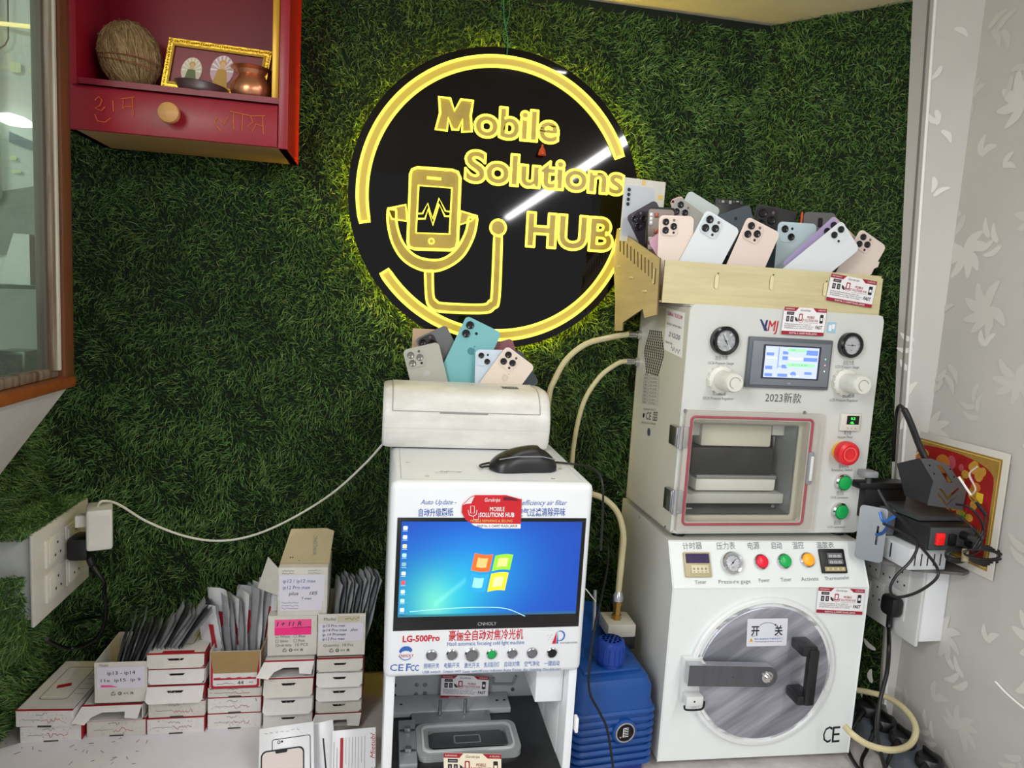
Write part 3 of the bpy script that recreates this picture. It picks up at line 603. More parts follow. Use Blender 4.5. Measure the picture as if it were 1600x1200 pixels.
for i in range(14):
    lf = i < 7; fanpouch(-.333 + .0067 * i, 1.47 + .004 * (i % 3), zk + .004, [.135, .142, .168, .16, .15, .152, .15, .165, .17, .176, .178, .172, .188, .175][i] + .028, (-.13 + .020 * i), [pg3, pg1, pg3, pg4, pg1][i % 5],
             'white pouch with a red print bunched at the ' + ('left' if lf else 'right') + ' of the brown-lined carton', 'white pouches at the ' + ('left' if lf else 'right') + ' of the brown-lined carton', redp=(i in (0, 2, 8, 12, 6)), yw=-.55 if i in (0, 2, 12, 8) else -.95, wd=.062)
# pink-labelled box and the box above it
ze = z + .154 + .004; M3 = yaw((-.226, 1.435, ze), 0); t = thing('small_carton', 'white carton with a neon pink label reading 11 R', 'carton', M3)
b = MB(M3); b.box(0, .1, 0, .17, 0, .088, cart2, .001); b.build('box_body', t)
b = MB(M3); b.rect(.014, .088, .062, .080, -.0008, pink); b.rect(.014, .05, .046, .062, -.0009, pink2); b.rect(.05, .088, .046, .063, -.0008, pink2); b.text('I + 11 R', .018, .066, .010, INK, .05, y=-.0014, shear=.2)
b.text('□ White   □ Blue', .016, .040, .006, INKG, .06, y=-.001); b.text('□ Silver    □ Pink', .016, .030, .006, INKG, .06, y=-.001); b.text('Quantity  10 PCS', .016, .021, .006, INKG, .066, y=-.001); b.text('♻ ◎ << ⋒', .03, .009, .0065, INK, .042, y=-.001); b.build('label', t)
z2 = ze + .089; M4 = yaw((-.207, 1.432, z2), 0); t = thing('small_carton', 'tall white carton with a handwritten list, lid flap raised behind', 'carton', M4)
b = MB(M4); b.box(0, .1, 0, .1, 0, .105, cart2, .001); b.build('box_body', t)
b = MB(M4); b.rect(.003, .094, .033, .09, -.0008, lav); b.rect(.006, .09, .012, .033, -.0009, lav)
b.text('ip12 / ip12 max', .010, .073, .0075, INKB, .066, y=-.0013, shear=.1); b.text('ip12 Pro max', .010, .059, .0075, INKB, .055, y=-.0013, shear=.1); b.text('plus      105', .022, .046, .0075, INK, .058, y=-.0013, shear=.2); b.text('7 max', .048, .036, .005, INK, .02, y=-.0013)
for k in range(3): scrib(b, M4, .008, .042, .029 - .006 * k, .003, INK, -.0012, k)
for k in range(2): scrib(b, M4, .008, .032, .099 - .006 * k, .003, INK, -.0012, k + 7); scrib(b, M4, .06, .085, .099 - .006 * k, .003, INKG, -.0012, k + 9)
b.build('label', t)
F = M4 @ Matrix.Translation((.0, .02, .106)) @ Matrix.Rotation(-.18, 4, 'X'); b = MB(F); b.prism([(0, 0), (.1, 0), (.108, .068), (.092, .074), (.02, .072)], 0, .0018, kraft if 0 else mat('flap_tan', 'bfae88', .8, var=(20, .12)))
for k in range(7): scrib(b, F, .062 + .006 * k, .0625 + .006 * k, .02, .001, INKG, -.0007, k)
b.text('WWCONC', .074, .018, .008, INKG, .04, ang=PI / 2); b.text('" .', .02, .006, .008, INK, .02); b.build('lid_flap', t)
b = MB(); p = [(-.207, 1.432, z2 + .045), (-.207, 1.432, z2 + .104), (-.232, 1.46, z2 + .118), (-.252, 1.46, z2 + .05)]; b.add(p + [(x, y + .0015, q) for x, y, q in p], [(0, 1, 2, 3), (7, 6, 5, 4), (2, 3, 7, 6), (0, 3, 7, 4), (1, 2, 6, 5)], cart2); b.build('side_flap', t)
# list-labelled box with pouches by the machine
zf = z + .157; M5 = yaw((-.124, 1.428, zf), 0); t = upbox(M5, .098, .13, .094, 'white carton with a handwritten model list, beside the white machine')
b = MB(M5); b.rect(.002, .094, .034, .074, -.0008, lav); b.text('Model', .012, .080, .007, INKG, .024, y=-.001); b.rect(.04, .085, .077, .09, -.0006, kraft if 0 else mat('tape_beige', 'cfc6a8', .6)); scrib(b, M5, .055, .085, .084, .006, INK, -.0012, 3)
for k, s in enumerate(('ip13 Pro max', 'ip14 Pro max   plus', 'ip 14 Promax', 'ip12 Pro max')): b.text(s, .010, .066 - .0098 * k, .006, INK, (.046, .072, .048, .046)[k], y=-.0013, shear=.1)
b.text('Quantity  10 Pcs', .012, .022, .006, INKG, .062, y=-.001); b.text('♻ ◎ << ⋒', .024, .010, .0065, INK, .042, y=-.001); b.build('label', t)
for i in range(11):
    fanpouch(-.100 + .0062 * i, 1.475, zf + .004, .150 + .006 * math.sin(i * 1.1) + .002 * i, .10 + .012 * i, [pg1, mat('pouch_bluegrey', '7f858c', .35, var=(25, .25)), pg4, pg1][i % 4], 'blue-grey pouch standing in the list-labelled carton beside the machine', 'blue-grey pouches in the list-labelled carton', yw=-1.3, redp=(i == 8))
# paper packets in the foreground
clearp = mat('packet_paper', 'eeeef2', .3, var=(8, .06))
def packet(M, w, h, label, kind):
    b = MB(M); b.box(0, w, 0, .003, 0, h, clearp, .001)
    y = -.0006
    if kind == 'glass':
        for (x0, z0, x1, z1) in ((.024, -.03, w - .006, h - .022),): b.prism(rrect(x0, z0, x1, z1, .004), y, y, INK, holes=[rrect(x0 + .0013, z0, x1 - .0013, z1 - .0013, .003)])
        b.flat(rrect(.006, -.02, w - .02, h - .042, .008), y * 1.5, mat('pale_pink_glass', 'dccfc8', .3)); b.prism(rrect(.004, -.03, w - .018, h - .040, .01), y * 2, y * 2, INK, holes=[rrect(.0065, -.03, w - .0205, h - .0425, .009)])
        b.flat(rrect(w * .30, h - .047, w * .52, h - .040, .003), y * 3, INK); b.prism(circ(.037, h - .028, .003, n=14), y * 2, y * 2, INK, holes=[circ(.037, h - .028, .0018, n=14)]); b.flat(circ(.043, h - .0275, .002, n=10), y * 2, INK)
        b.text('SERIES', .022, h - .098, .0075, INKB, .042, y=-.0025, shear=.3, ang=.08); b.text('Glimmer', .016, h - .088, .009, mat('pink_ink', 'd0507c', .5), .055, y=-.0025, shear=.3, off=.01, ang=.08)
        for k in range(7): scrib(b, M, .01 + k * .010, .016 + k * .010, h - .010, .003, INKG, y, k)
    elif kind == 'text':
        b.rect(.016, .022, 0, h - .014, y, cred)
        for k in range(7): b.rect(.027 + .006 * k, .0276 + .006 * k, h - .04 - .008 * ((k * 3) % 5) - .02, h - .014, y, INKG)
        for k in range(2): b.rect(.004 + .006 * k, .0048 + .006 * k, 0, h - .02 - .01 * k, y, INKG)
        b.text('Mietubl', .083, h - .055, .009, cred, .045, y=y, shear=.3, ang=PI / 2); b.text('MAGNETIC', .0835, h - .110, .007, INK, .04, y=y, ang=PI / 2)
    else: b.rect(w * .5, w * .5 + .003, .0, h - .03, y, INK)
    return tag(b.build('screen_packet'), label, 'packet')
def pk(tl, tr, Y, h, lean, dy=0):
    a = atY(*tl, Y); c = atY(*tr, Y + dy); x = (c - a).normalized(); R_ = frame(a, x, (0, 0, 1)); R_ = R_ @ Matrix.Rotation(-lean, 4, 'X'); return R_ @ Matrix.Translation((0, 0, -h)), (c - a).length
M, w_ = pk((405, 1139), (490, 1127), 1.31, .15, .55); packet(M, w_, .15, 'clear packet with phone screen outlines at the bottom of the photo', 'glass')
M, w_ = pk((483, 1132), (520, 1124), 1.33, .15, .5); packet(M, w_, .15, 'narrow clear packet wedged between the two front packets', 'plain')
M, w_ = pk((519, 1142), (587, 1136), 1.31, .15, .5); packet(M, w_ * 1.0, .15, 'white printed packet with a red stripe beside the machine', 'text')
# ================================================================= round neon sign
sg = frame((0, 1.612, 0)); cC = pix(sg, 779, 315); SR = .338
rx_ = SR; sM = sg @ Matrix.Translation((cC.x, 0, cC.z))
sign = thing('round_sign', 'round black acrylic sign with yellow neon lettering on the grass', 'sign', sM)
acr = mat('black_acrylic', '080607', .045, spec=.35); neon = mat('neon_yellow', 'ffef48', .5, emit=1.6); nfill = mat('neon_fill', 'a8903a', .35, emit=.2, var=(14, .35)); neonh = mat('neon_rim', 'ffe01c', .5, emit=45)
b = MB(sM); b.prism(circ(0, 0, SR, n=96), 0, .006, acr); b.build('disc', sign)
for k in range(4): b = MB(sM); a = PI / 4 + k * PI / 2; b.cyl((.28 * math.cos(a), .006, .28 * math.sin(a)), (.28 * math.cos(a), .034, .28 * math.sin(a)), .006, CHROME); b.build('standoff', sign)
b = MB(sM); b.tube([(.318 * math.cos(2 * PI * k / 80), .014, .318 * math.sin(2 * PI * k / 80)) for k in range(80)], .004, neonh, 6, closed=True); b.build('rim_light', sign)
def sp(*p): q = pix(sg, *p); return (q.x - cC.x, q.z - cC.z)
def band(b, outer, inner, fill=True, r=.0034, fm=None):
    """closed neon outline through sign points; both lists in local coordinates"""
    poly = outer + inner[::-1]
    if fill: b.flat(poly, -.0012, fm or nfill)
    b.tube([(p[0], -.0025, p[1]) for p in poly], r, neon, 6, closed=True)
def arc(r, a0, a1, n=48): return [(r * math.cos(math.radians(a0 + (a1 - a0) * i / n)), r * math.sin(math.radians(a0 + (a1 - a0) * i / n))) for i in range(n + 1)]
for (a0, a1) in ((22, 190), (215, 352)):
    if a0 == 22: a0, a1 = 24, 193
    b = MB(sM); band(b, arc(.318, a0, a1, 70), arc(.296, a0, a1, 70), fm=mat('neon_fill_bright', 'b8a244', .35, emit=.22)); b.build('neon_arc', sign)
for body, p0, p1, h in (('obile', (741, 210), (872, 222), 42), ('Solutions', (726, 281), (974, 303), 42), ('HUB', (822, 382), (956, 391), 46)):
    b = MB(sM); p0 = (p0[0], p0[1]); b.textpx(body, p0, p1, h, nfill, y=-.0012, off=.04, edge=.0029, edge_m=neon, M=sM); b.build('neon_lettering', sign)
# phone and stethoscope drawing
def rl(pts): return [sp(*p) for p in pts]
def rls(pts): return [(v.x, v.y) for v in smooth_path([Vector((*sp(*p), 0)) for p in pts], 6)]
Mp = [(530 + x / 2.4, 60 + y / 2.4) for x, y in ((374, 220), (416, 226), (432, 272), (456, 230), (502, 235), (493, 290), (497, 350), (460, 352), (461, 305), (446, 344), (424, 343), (409, 300), (404, 347), (361, 342), (378, 280))]
b = MB(sM); Mp = rl(Mp); b.prism(Mp, -.0012, -.0012, nfill); b.tube([(p[0], -.0026, p[1]) for p in Mp], .0029, neon, 6, closed=True); b.build('neon_lettering', sign)
b = MB(sM); B = [-.0012, -.0025]
o_ = rl([(641, 272), (644, 265), (652, 262), (706, 266), (715, 269), (719, 278), (715, 378), (712, 388), (703, 391), (647, 389), (639, 386), (637, 378)]); s_ = rl([(654, 290), (706, 294), (702, 366), (650, 364)])
b.prism(o_, -.0012, -.0012, nfill, holes=[s_]); b.tube([(p[0], -.0026, p[1]) for p in o_], .0032, neon, 6, closed=True); b.tube([(p[0], -.0026, p[1]) for p in s_], .0022, neon, 6, closed=True)
w1 = rl([(650, 342), (664, 342), (669, 326), (676, 352), (686, 319), (695, 338), (703, 338)]); b.tube([(p[0], -.0026, p[1]) for p in w1], .0022, neon, 6)
w1 = rl([(650, 334), (660, 334), (668, 318), (676, 342), (686, 310), (696, 330), (704, 331)]); b.tube([(p[0], -.0026, p[1]) for p in w1], .0018, neon, 6)
b.tube([(p[0], -.0026, p[1]) for p in [(lambda c: (c[0] + .006 * math.cos(k * PI / 6), c[1] + .006 * math.sin(k * PI / 6)))(sp(674, 377)) for k in range(12)]], .0015, neon, 6, closed=True)
q = rl([(667, 278), (689, 280)]); b.tube([(q[0][0], -.0026, q[0][1]), (q[1][0], -.0026, q[1][1])], .0028, neon, 6); b.build('neon_phone', sign)
b = MB(sM)
out = rls([(606, 326), (606, 350), (614, 382), (632, 408), (662, 423), (692, 421), (722, 402), (740, 370), (746, 340)]); inn = rls([(619, 328), (620, 350), (628, 376), (644, 396), (664, 405), (690, 405), (712, 390), (727, 364), (732, 340)])
band(b, out, inn, r=.0028); band(b, rl([(606, 326), (634, 320)]), rl([(612, 342), (636, 346)]), r=.0022); band(b, rl([(720, 330), (746, 338)]), rl([(717, 352), (736, 345)]), r=.0022); b.build('neon_cup', sign)
b = MB(sM)
so = rls([(664, 423), (666, 465), (672, 480), (690, 487), (755, 489), (772, 482), (780, 466), (784, 370)]); si = rls([(676, 423), (677, 460), (682, 470), (694, 474), (752, 476), (764, 470), (768, 460), (772, 368)])
band(b, so, si, r=.0028); c_ = sp(778, 356); b.flat(circ(c_[0], c_[1], .018), -.0014, nfill); b.tube([(c_[0] + .018 * math.cos(k * PI / 12), -.0026, c_[1] + .018 * math.sin(k * PI / 12)) for k in range(24)], .0028, neon, 6, closed=True); b.build('neon_tube', sign)
b = MB(sM)
for (p0, p1, w) in (): pass
bp = sp(845, 240); b = MB(sM @ Matrix.Translation((bp[0], -.014, bp[1])) @ Matrix.Rotation(PI / 2, 4, 'X').inverted()); b.lathe([(0, .018), (.002, .017), (.003, .011), (.007, .005), (.009, -.003), (.0095, -.006), (.007, -.006), (.0, -.002)], mat('orange_bell', 'b8401e', .35), n=20)
b.add([], [], acr); tag(b.build('bell_shape'), 'tiny orange bell shape in front of the black round sign', 'bell')  # small bell form set just off the sign face
b = MB(); gw = mat('green_wire', '1f7a4c', .5)
b.tube(smooth_path([atY(790, -40, 1.60), atY(787, 20, 1.595), atY(793, 60, 1.595), atY(792, 88, 1.603)], 6), .0011, gw, 6); b.tube(smooth_path([atY(793, -40, 1.60), atY(796, 20, 1.595), atY(786, 58, 1.595), atY(797, 70, 1.6)], 6), .0009, gw, 6)
tag(b.build('hanging_wire'), 'thin green wires from the ceiling to the top of the round sign', 'wire')

# ================================================================= business cards
tagc = [0]
def card(M, label, cream=False):
    """M: unit square frame"""
    p = mat('card_cream', 'eadfc6', .45) if cream else mat('card_white', 'eceaec', .4)
    b = MB(M); ny = M.col[1].to_3d(); b.prism([(0, 0), (1, 0), (1, 1), (0, 1)], -.0006, -.0001, p); y = -.0009
    b.flat([(0, 1), (0, .86), (.27, .86), (.34, 1)], y, MAROON); b.flat([(1, 1), (1, .86), (.76, .86), (.67, 1)], y, MAROON); b.rect(0, 1, 0, .13, y, MAROON); b.text('SHOP No. 5, CARPET PLAZA, JAIPUR', .18, .035, .06, p, .66, y=y * 1.5, off=.01)
    b.text('REPAIRING', .03, .91, .05, p, .2, y=y * 1.5); b.text('& SELLING', .8, .91, .05, p, .17, y=y * 1.5); b.text('Gurukripa', .38, .87, .08, INK, .24, y=y, shear=.3)
    for x, z, w, h in ((.07, .72, .17, .11), (.07, .47, .07, .2), (.17, .47, .07, .2)): b.rect(x, x + w, z, z + h, y, INK); b.rect(x + .02, x + w - .02, z + .04, z + h - .04, y * 1.4, mat('card_grey', '9a8f98', .6))
    b.prism(rrect(.36, .52, .45, .78, .03), y, y, MAROON, holes=[rrect(.38, .56, .43, .74, .02)]); b.stroke([(.34, .6), (.36, .5), (.41, .45), (.46, .5), (.48, .6)], .014, y, MAROON); b.flat([(.27, .66), (.31, .62), (.35, .5), (.32, .48), (.28, .54)], y, INK)
    b.text('MOBILE', .56, .62, .09, MAROON, .17, y=y, off=.01); b.text('SOLUTIONS HUB', .5, .50, .09, MAROON, .32, y=y, off=.01); b.rect(.49, .83, .45, .457, y, INK)
    b.flat(rrect(.86, .46, .94, .78, .02), y, INK); b.rect(.875, .925, .56, .66, y * 1.4, p)
    for k, (z, w) in enumerate(((.36, .62), (.29, .7), (.22, .66))): b.text('MOBILE REPAIRING & ALL KIND OF ACCESSORIES'[k * 2:30 + k * 4], .05, z, .045, INK, w, y=y)
    b.text('FAST', .78, .25, .12, INK, .17, y=y, off=.03, shear=.15)
    return tag(b.build('business_card'), label, 'business card')

# ================================================================= phone back covers
lensm = mat('lens_ring', '242226', .2, .3); lglass = mat('lens_glass', '4a4046', .06, .4, coat=1); hole = mat('flash_dot', '6a5a5e', .3)
def cover(tl, tr, Y, h, col, label, kind='pro', rough=.28, logo=None, lean=0, island=None, group=None, cat='phone cover', dY=0, crack=False, lc=None):
    a = atY(*tl, Y); c = atY(*tr, Y + dY); w = (c - a).length; R_ = frame(a, c - a, (0, 0, 1)); R_ = R_ @ Matrix.Rotation(-lean, 4, 'X'); M = R_ @ Matrix.Translation((0, 0, -h))
    m = mat('cover_' + col, col, rough, coat=.3); t = thing('phone_back_cover', label, cat, M @ Matrix.Translation((w / 2, 0, 0)), group)
    b = MB(M); b.prism(rrect(0, 0, w, h, .010), -.0007, .0004, m)
    if crack:
        b.flat([(w - .001, h * .72), (w + .004, h * .74), (w + .007, h * .66), (w + .001, h * .6), (w + .002, h * .5), (w - .002, h * .48)], -.0004, m)
    b.build('back_panel', t)
    im = mat('island_' + (island or col), island or col, .2, coat=.5)
    def lens(x, z, r, par):
        b = MB(M); b.turned(x, -.0024, z, [(r, 0), (r, .0022), (r * .86, .0028), (r * .72, .0022)], lensm if lc is None else mat('lens_ring_' + lc, lc, .2, .6), 20); b.turned(x, -.0024, z, [(r * .72, .0020), (r * .35, .0018), (0, .0017)], lglass, 18); b.flat(circ(x, z, r * .3, n=12), -.0044, BLACK); b.build('lens', par)
    if kind == 'pro':
        s = w * .5; x0, z1 = w * .045, h - w * .045; b = MB(M); b.prism(rrect(x0, z1 - s, x0 + s, z1, s * .26), -.0026, -.0007, im); i = b.build('camera_island', t); r = s * .185
        lens(x0 + s * .27, z1 - s * .27, r, i); lens(x0 + s * .27, z1 - s * .72, r, i); lens(x0 + s * .73, z1 - s * .5, r, i)
        b = MB(M); b.flat(circ(x0 + s * .75, z1 - s * .17, s * .075, n=14), -.0029, hole); b.flat(circ(x0 + s * .75, z1 - s * .83, s * .07, n=14), -.0029, BLACK); b.build('flash', i)
    elif kind == 'dual':
        s = w * .22; x0, z1 = w * .07, h - w * .06; b = MB(M); b.prism(rrect(x0, z1 - s * 2.2, x0 + s, z1, s * .5), -.0024, -.0007, im); i = b.build('camera_island', t)
        lens(x0 + s / 2, z1 - s * .55, s * .46, i); lens(x0 + s / 2, z1 - s * 1.6, s * .46, i); b = MB(M); b.flat(circ(x0 + s * 1.6, z1 - s * 1.1, s * .18, n=14), -.0009, BLACK); b.build('flash', i)
    elif kind == 'diag':
        s = w * .42; x0, z1 = w * .05, h - w * .05; b = MB(M); b.prism(rrect(x0, z1 - s, x0 + s, z1, s * .25), -.0024, -.0007, im); i = b.build('camera_island', t)
        lens(x0 + s * .28, z1 - s * .28, s * .2, i); lens(x0 + s * .7, z1 - s * .7, s * .2, i); b = MB(M); b.flat(circ(x0 + s * .74, z1 - s * .24, s * .08, n=12), -.0027, BLACK); b.build('flash', i)
    elif kind == 'pair':
        s = w * .42; x0, z1 = w * .08, h - w * .10; b = MB(M); b.prism(rrect(x0, z1 - s, x0 + s, z1, s * .3), -.0016, -.0007, im); i = b.build('camera_island', t)
        lens(x0 + s * .25, z1 - s * .2, s * .22, i); lens(x0 + s * .25, z1 - s * .8, s * .22, i); b = MB(M); b.flat(circ(x0 + s * .8, z1 - s * .75, s * .09, n=12), -.002, BLACK); b.build('flash', i)
    elif kind == 'slot':
        b = MB(M); b.prism(rrect(w * .45, h - .034, w * .6, h - .012, .004), -.001, -.0007, BLACK); b.build('camera_cutout', t)
    elif kind == 'hole':
        b = MB(M); b.flat(circ(w * .5, h - .02, .004, n=14), -.001, BLACK); b.flat(circ(w * .8, h - .035, .0025, n=14), -.001, BLACK); b.build('camera_cutout', t)
    if logo:
        s = w * .19; cx, cz = w * .5, h * .60; lm = mat('logo_' + logo, logo, .2, .5); b = MB(M)
        P = []                                   # apple silhouette with a bite on the right
        for k in range(36):
            an = 2 * PI * k / 36 + PI / 2; r = s * .5 * (1 + .06 * math.cos(2 * an)) - s * .07 * math.exp(-((an - PI / 2) % (2 * PI) - 0) ** 2 * 9) - s * .05 * math.exp(-(((an + PI / 2) % (2 * PI)) - 2 * PI) ** 2 * 20)
            x = cx + r * math.cos(an); z = cz + r * 1.05 * math.sin(an); d = math.hypot(x - (cx + s * .58), z - (cz + s * .08)); R0 = s * .24
            if d < R0: x = cx + s * .58 + (x - cx - s * .58) * R0 / d; z = cz + s * .08 + (z - cz - s * .08) * R0 / d
            P.append((x, z))
        b.flat(P, -.0009, lm); b.flat([(cx + .02 * s, cz + .58 * s), (cx + .05 * s, cz + .75 * s), (cx + .22 * s, cz + .9 * s), (cx + .2 * s, cz + .7 * s)], -.0009, lm); b.build('logo', t)
    return t

# ================================================================= white light machine with a screen
lw = .341; G = frame((.012, 1.10, TZ)); top_z = .629; hood = pix(G, 598, 1062).z
lg = thing('screen_machine', 'tall white focusing light machine with a built in blue screen', 'machine', G)
wh = mat('machine_white', 'e6e9ec', .3, var=(5, .05)); inn_ = mat('machine_inside', 'b9bdc0', .4, .0, var=(9, .1))
b = MB(G); b.box(0, lw, 0, .43, hood, top_z, wh, .012, seg=3); b.build('hood', lg)
b = MB(G); b.box(.004, .020, .012, .43, 0.0, hood + .02, wh, .002); b.build('side_wall', lg)
b = MB(G); b.box(lw - .018, lw - .003, .012, .43, 0.0, hood + .02, wh, .002); b.build('side_wall', lg)
b = MB(G); b.box(.02, lw - .018, .25, .26, 0, hood + .02, inn_, .001)
for px, py in ((616, 1071), (651, 1070), (664, 1070), (616, 1087), (650, 1085), (664, 1083), (801, 1077)):
    q = pix(G, px, py, .25); b.turned(q.x, .25, q.z, [(.0045, 0), (.0035, .0015), (0, .0018)], STEEL if px > 640 else BLACK, 14)
q = [pix(G, *p, .249) for p in ((770, 1058), (770, 1068), (800, 1068), (806, 1055))]; b.tube([(v.x, .247, v.z) for v in q], .0025, GREY, 8); b.build('back_wall', lg)
b = MB(G); a = pix(G, 838, 1057, .04); c = pix(G, 893, 1095, .04); b.box(a.x, lw - .019, .04, .16, c.z, hood + .01, wh, .002); b.build('lamp_box', lg)
b = MB(G); a = pix(G, 872, 1100, .09); b.box(a.x, lw - .019, .06, .16, .02, c.z - .004, mat('duct_white', 'dfe3e3', .4), .002); b.build('duct_panel', lg)
# bed
zb_ = pix(G, 720, 1095, .24).z; bedz = zb_
b = MB(G); b.box(.02, lw - .018, .014, .25, bedz - .02, bedz, mat('bed_black', '121214', .35, var=(8, .4), col2='2a2a2c'), .002); b.build('bed', lg)
b = MB(G); b.box(.02, .26, .19, .249, bedz, bedz + .012, inn_, .002); b.box(.06, .215, .155, .19, bedz, bedz + .010, mat('rail_alu', '9fa3a6', .3, .6), .002)
for x in (.115, .165): b.cyl((x, .18, bedz + .012), (x, .18, bedz + .040), .0035, STEEL)
for x in (.235, .25, .04): b.turned(x, .215, bedz + .012, [(.003, 0)], BLACK)
b.build('rail', lg)
b = MB(G); b.box(.034, .066, .035, .165, bedz, bedz + .012, mat('bracket_alu', 'a9adb1', .35, .5), .002)
for y in (.07, .13): b.box(.044, .056, y - .006, y + .006, bedz + .012, bedz + .020, STEEL, .002); b.box(.036, .064, y - .002, y + .002, bedz + .0125, bedz + .014, DARK)
b.build('hinge_bracket', lg)
# clear lidded jig on the bed
jz = Matrix.Translation((0, 0, bedz)) @ Matrix(((1, 0, 0, 0), (0, 0, 1, 0), (0, 1, 0, 0), (0, 0, 0, 1)))
jw = G @ jz; t = thing('phone_jig', 'clear lidded phone holding jig on the black bed', 'tool', G @ Matrix.Translation((.15, .09, bedz)))
jx0, jx1, jy0, jy1 = .066, .258, .052, .150
b = MB(jw); b.prism(rrect(jx0, jy0, jx1, jy1, .018), .0, .012, mat('jig_frame', 'a5a9aa', .2, .2), holes=[rrect(jx0 + .022, jy0 + .018, jx1 - .022, jy1 - .022, .01)]); b.prism(rrect(jx0 + .010, jy0 + .010, jx1 - .010, jy1 - .010, .014), .012, .0145, mat('jig_ridge', 'c9cccd', .2, .1), holes=[rrect(jx0 + .014, jy0 + .014, jx1 - .014, jy1 - .014, .012)]); b.build('frame', t)
b = MB(jw); b.prism(rrect(jx0 + .022, jy0 + .018, jx1 - .022, jy1 - .022, .01), 0, .004, BLACK); b.prism(rrect(jx0 + .03, jy0 + .026, jx1 - .03, jy1 - .026, .004), .004, .009, mat('phone_glass_black', '08080a', .08, coat=1)); b.prism(rrect(jx0 + .07, jy0 + .036, jx0 + .12, jy0 + .060, .004), .0092, .0098, GREY, holes=[rrect(jx0 + .072, jy0 + .038, jx0 + .118, jy0 + .058, .003)]); b.build('phone_tray', t)
b = MB(jw); b.prism(rrect(jx0 + .016, jy0 + .016, jx1 - .016, jy1 - .016, .012), .0155, .0165, mat('clear_lid', 'ffffff', .05, glass=.14)); b.build('lid', t)
# top plate
tM = G @ Matrix.Translation((0, 0, top_z)) @ Matrix(((1, 0, 0, 0), (0, 0, 1, 0), (0, 1, 0, 0), (0, 0, 0, 1)))
b = MB(tM); seam = mat('seam_grey', 'b4b7ba', .6); b.prism(rrect(.016, .014, lw - .016, .40, .006), .0004, .0004, seam, holes=[rrect(.0168, .0148, lw - .0168, .3992, .005)])
for x, y in ((.03, .13), (.06, .035), (.275, .03), (.305, .10)): b.prism(circ(x, y, .0035, n=14), .0006, .0006, GREY, holes=[circ(x, y, .0022, n=14)])
b.prism(circ(.085, .06, .011, .005, 20), .0007, .0007, INKG, holes=[circ(.085, .06, .0104, .0045, 20)]); b.text('Sdhiraj', .082, .064, .007, INKG, .04, y=.0007, shear=.3); b.build('top_plate', lg)
# screen
SC = [(622, 808), (915, 811), (902, 960), (616, 986)]; sq = [pix(G, *p) for p in ((621, 808), (916, 810), (616, 985), (902, 979))]
x0 = sq[0].x; x1 = sq[1].x; z1 = (sq[0].z + sq[1].z) / 2; z0 = (sq[2].z + sq[3].z) / 2
b = MB(G); b.box(x0, x1, -.0015, .003, z0, z1, mat('bezel', '0b0c0e', .25), .0008); b.text('CNHOLY', (x0 + x1) / 2 - .002, z0 + .0065, .006, mat('bezel_print', 'a8aaac', .5), .032, y=-.002, cx=True); scn = b.build('screen_bezel', lg)
dx0, dx1, dz0, dz1 = x0 + .007, x1 - .007, z0 + .024, z1 - .006
nx, nz = 90, 56; vs = []; fs = []; cols = []
for j in range(nz + 1):
    for i in range(nx + 1):
        u, v = i / nx, j / nz; vs.append((dx0 + (dx1 - dx0) * u, -.0019, dz0 + (dz1 - dz0) * v))
        g = math.exp(-(((u - .2) / .26) ** 2 + ((v - .18) / .42) ** 2)); g2 = math.exp(-(((u - .19) / .09) ** 2 + ((v - .12) / .26) ** 2)); g3 = math.exp(-(((u - .5) / .25) ** 2 + ((v - .5) / .4) ** 2)); k = 1 - .45 * abs(u - .35) - .25 * (v > .85) * (v - .85) * 3
        r_ = .005 + .10 * g2 + .015 * g; gg = (.075 + .36 * g + .13 * g3 + .18 * g2) * k; bb = (.50 + .02 * g + .10 * g3 - .02 * g2) * k
        beam = math.exp(-((v - .12 - 1.55 * (u - .19)) / .03) ** 2) * (u > .19) * (u < .36) * (v < .55); r_ += .05 * beam; gg += .10 * beam; bb += .06 * beam
        if v < .035: r_, gg, bb = .02, .10 + .1 * g, .22
        cols.append((r_, gg, bb, 1))
for j in range(nz):
    for i in range(nx): a = j * (nx + 1) + i; fs.append((a, a + 1, a + nx + 2, a + nx + 1))
md = bpy.data.materials.new('display_picture'); md.use_nodes = True; nt = md.node_tree; bs = nt.nodes['Principled BSDF']; at_ = nt.nodes.new('ShaderNodeAttribute'); at_.attribute_name = 'pic'
nt.links.new(at_.outputs['Color'], bs.inputs['Emission Color']); bs.inputs['Emission Strength'].default_value = 1.25; bs.inputs['Base Color'].default_value = (.004, .004, .006, 1); bs.inputs['Roughness'].default_value = .2
b = MB(G); b.add(vs, fs, md); o = b.build('display', scn); ca = o.data.color_attributes.new('pic', 'FLOAT_COLOR', 'POINT'); ca.data.foreach_set('color', [c for q in cols for c in q])
b = MB(G); lc_ = pix(G, 766, 893); S_ = .034
def pane(u0, u1, v0, v1, col):
    P = []; n = 8; wv = lambda u: .07 * math.sin(u * 3.2 - .4)
    for k in range(n + 1): u = u0 + (u1 - u0) * k / n; P.append((u, v1 + wv(u)))
    for k in range(n + 1): u = u1 + (u0 - u1) * k / n; P.append((u, v0 + wv(u)))
    P = [(lc_.x + S_ * (u + .16 * v), lc_.z + S_ * v) for u, v in P]; b.flat(P[::-1], -.0024, mat('pane_' + col, col, .4, emit=.85))
    P2 = [(lc_.x + (x - lc_.x) * .55 + (sum(p[0] for p in P) / len(P) - lc_.x) * .45, lc_.z + (z - lc_.z) * .55 + (sum(p[1] for p in P) / len(P) - lc_.z) * .45) for x, z in P]; b.flat(P2[::-1], -.0025, mat('paneglow_' + col, {'e0561e': 'f0a060', '7ab82a': 'c8e070', '1f86d8': '7cc8f0', 'f0c020': 'fbe88a'}[col], .4, emit=.85))
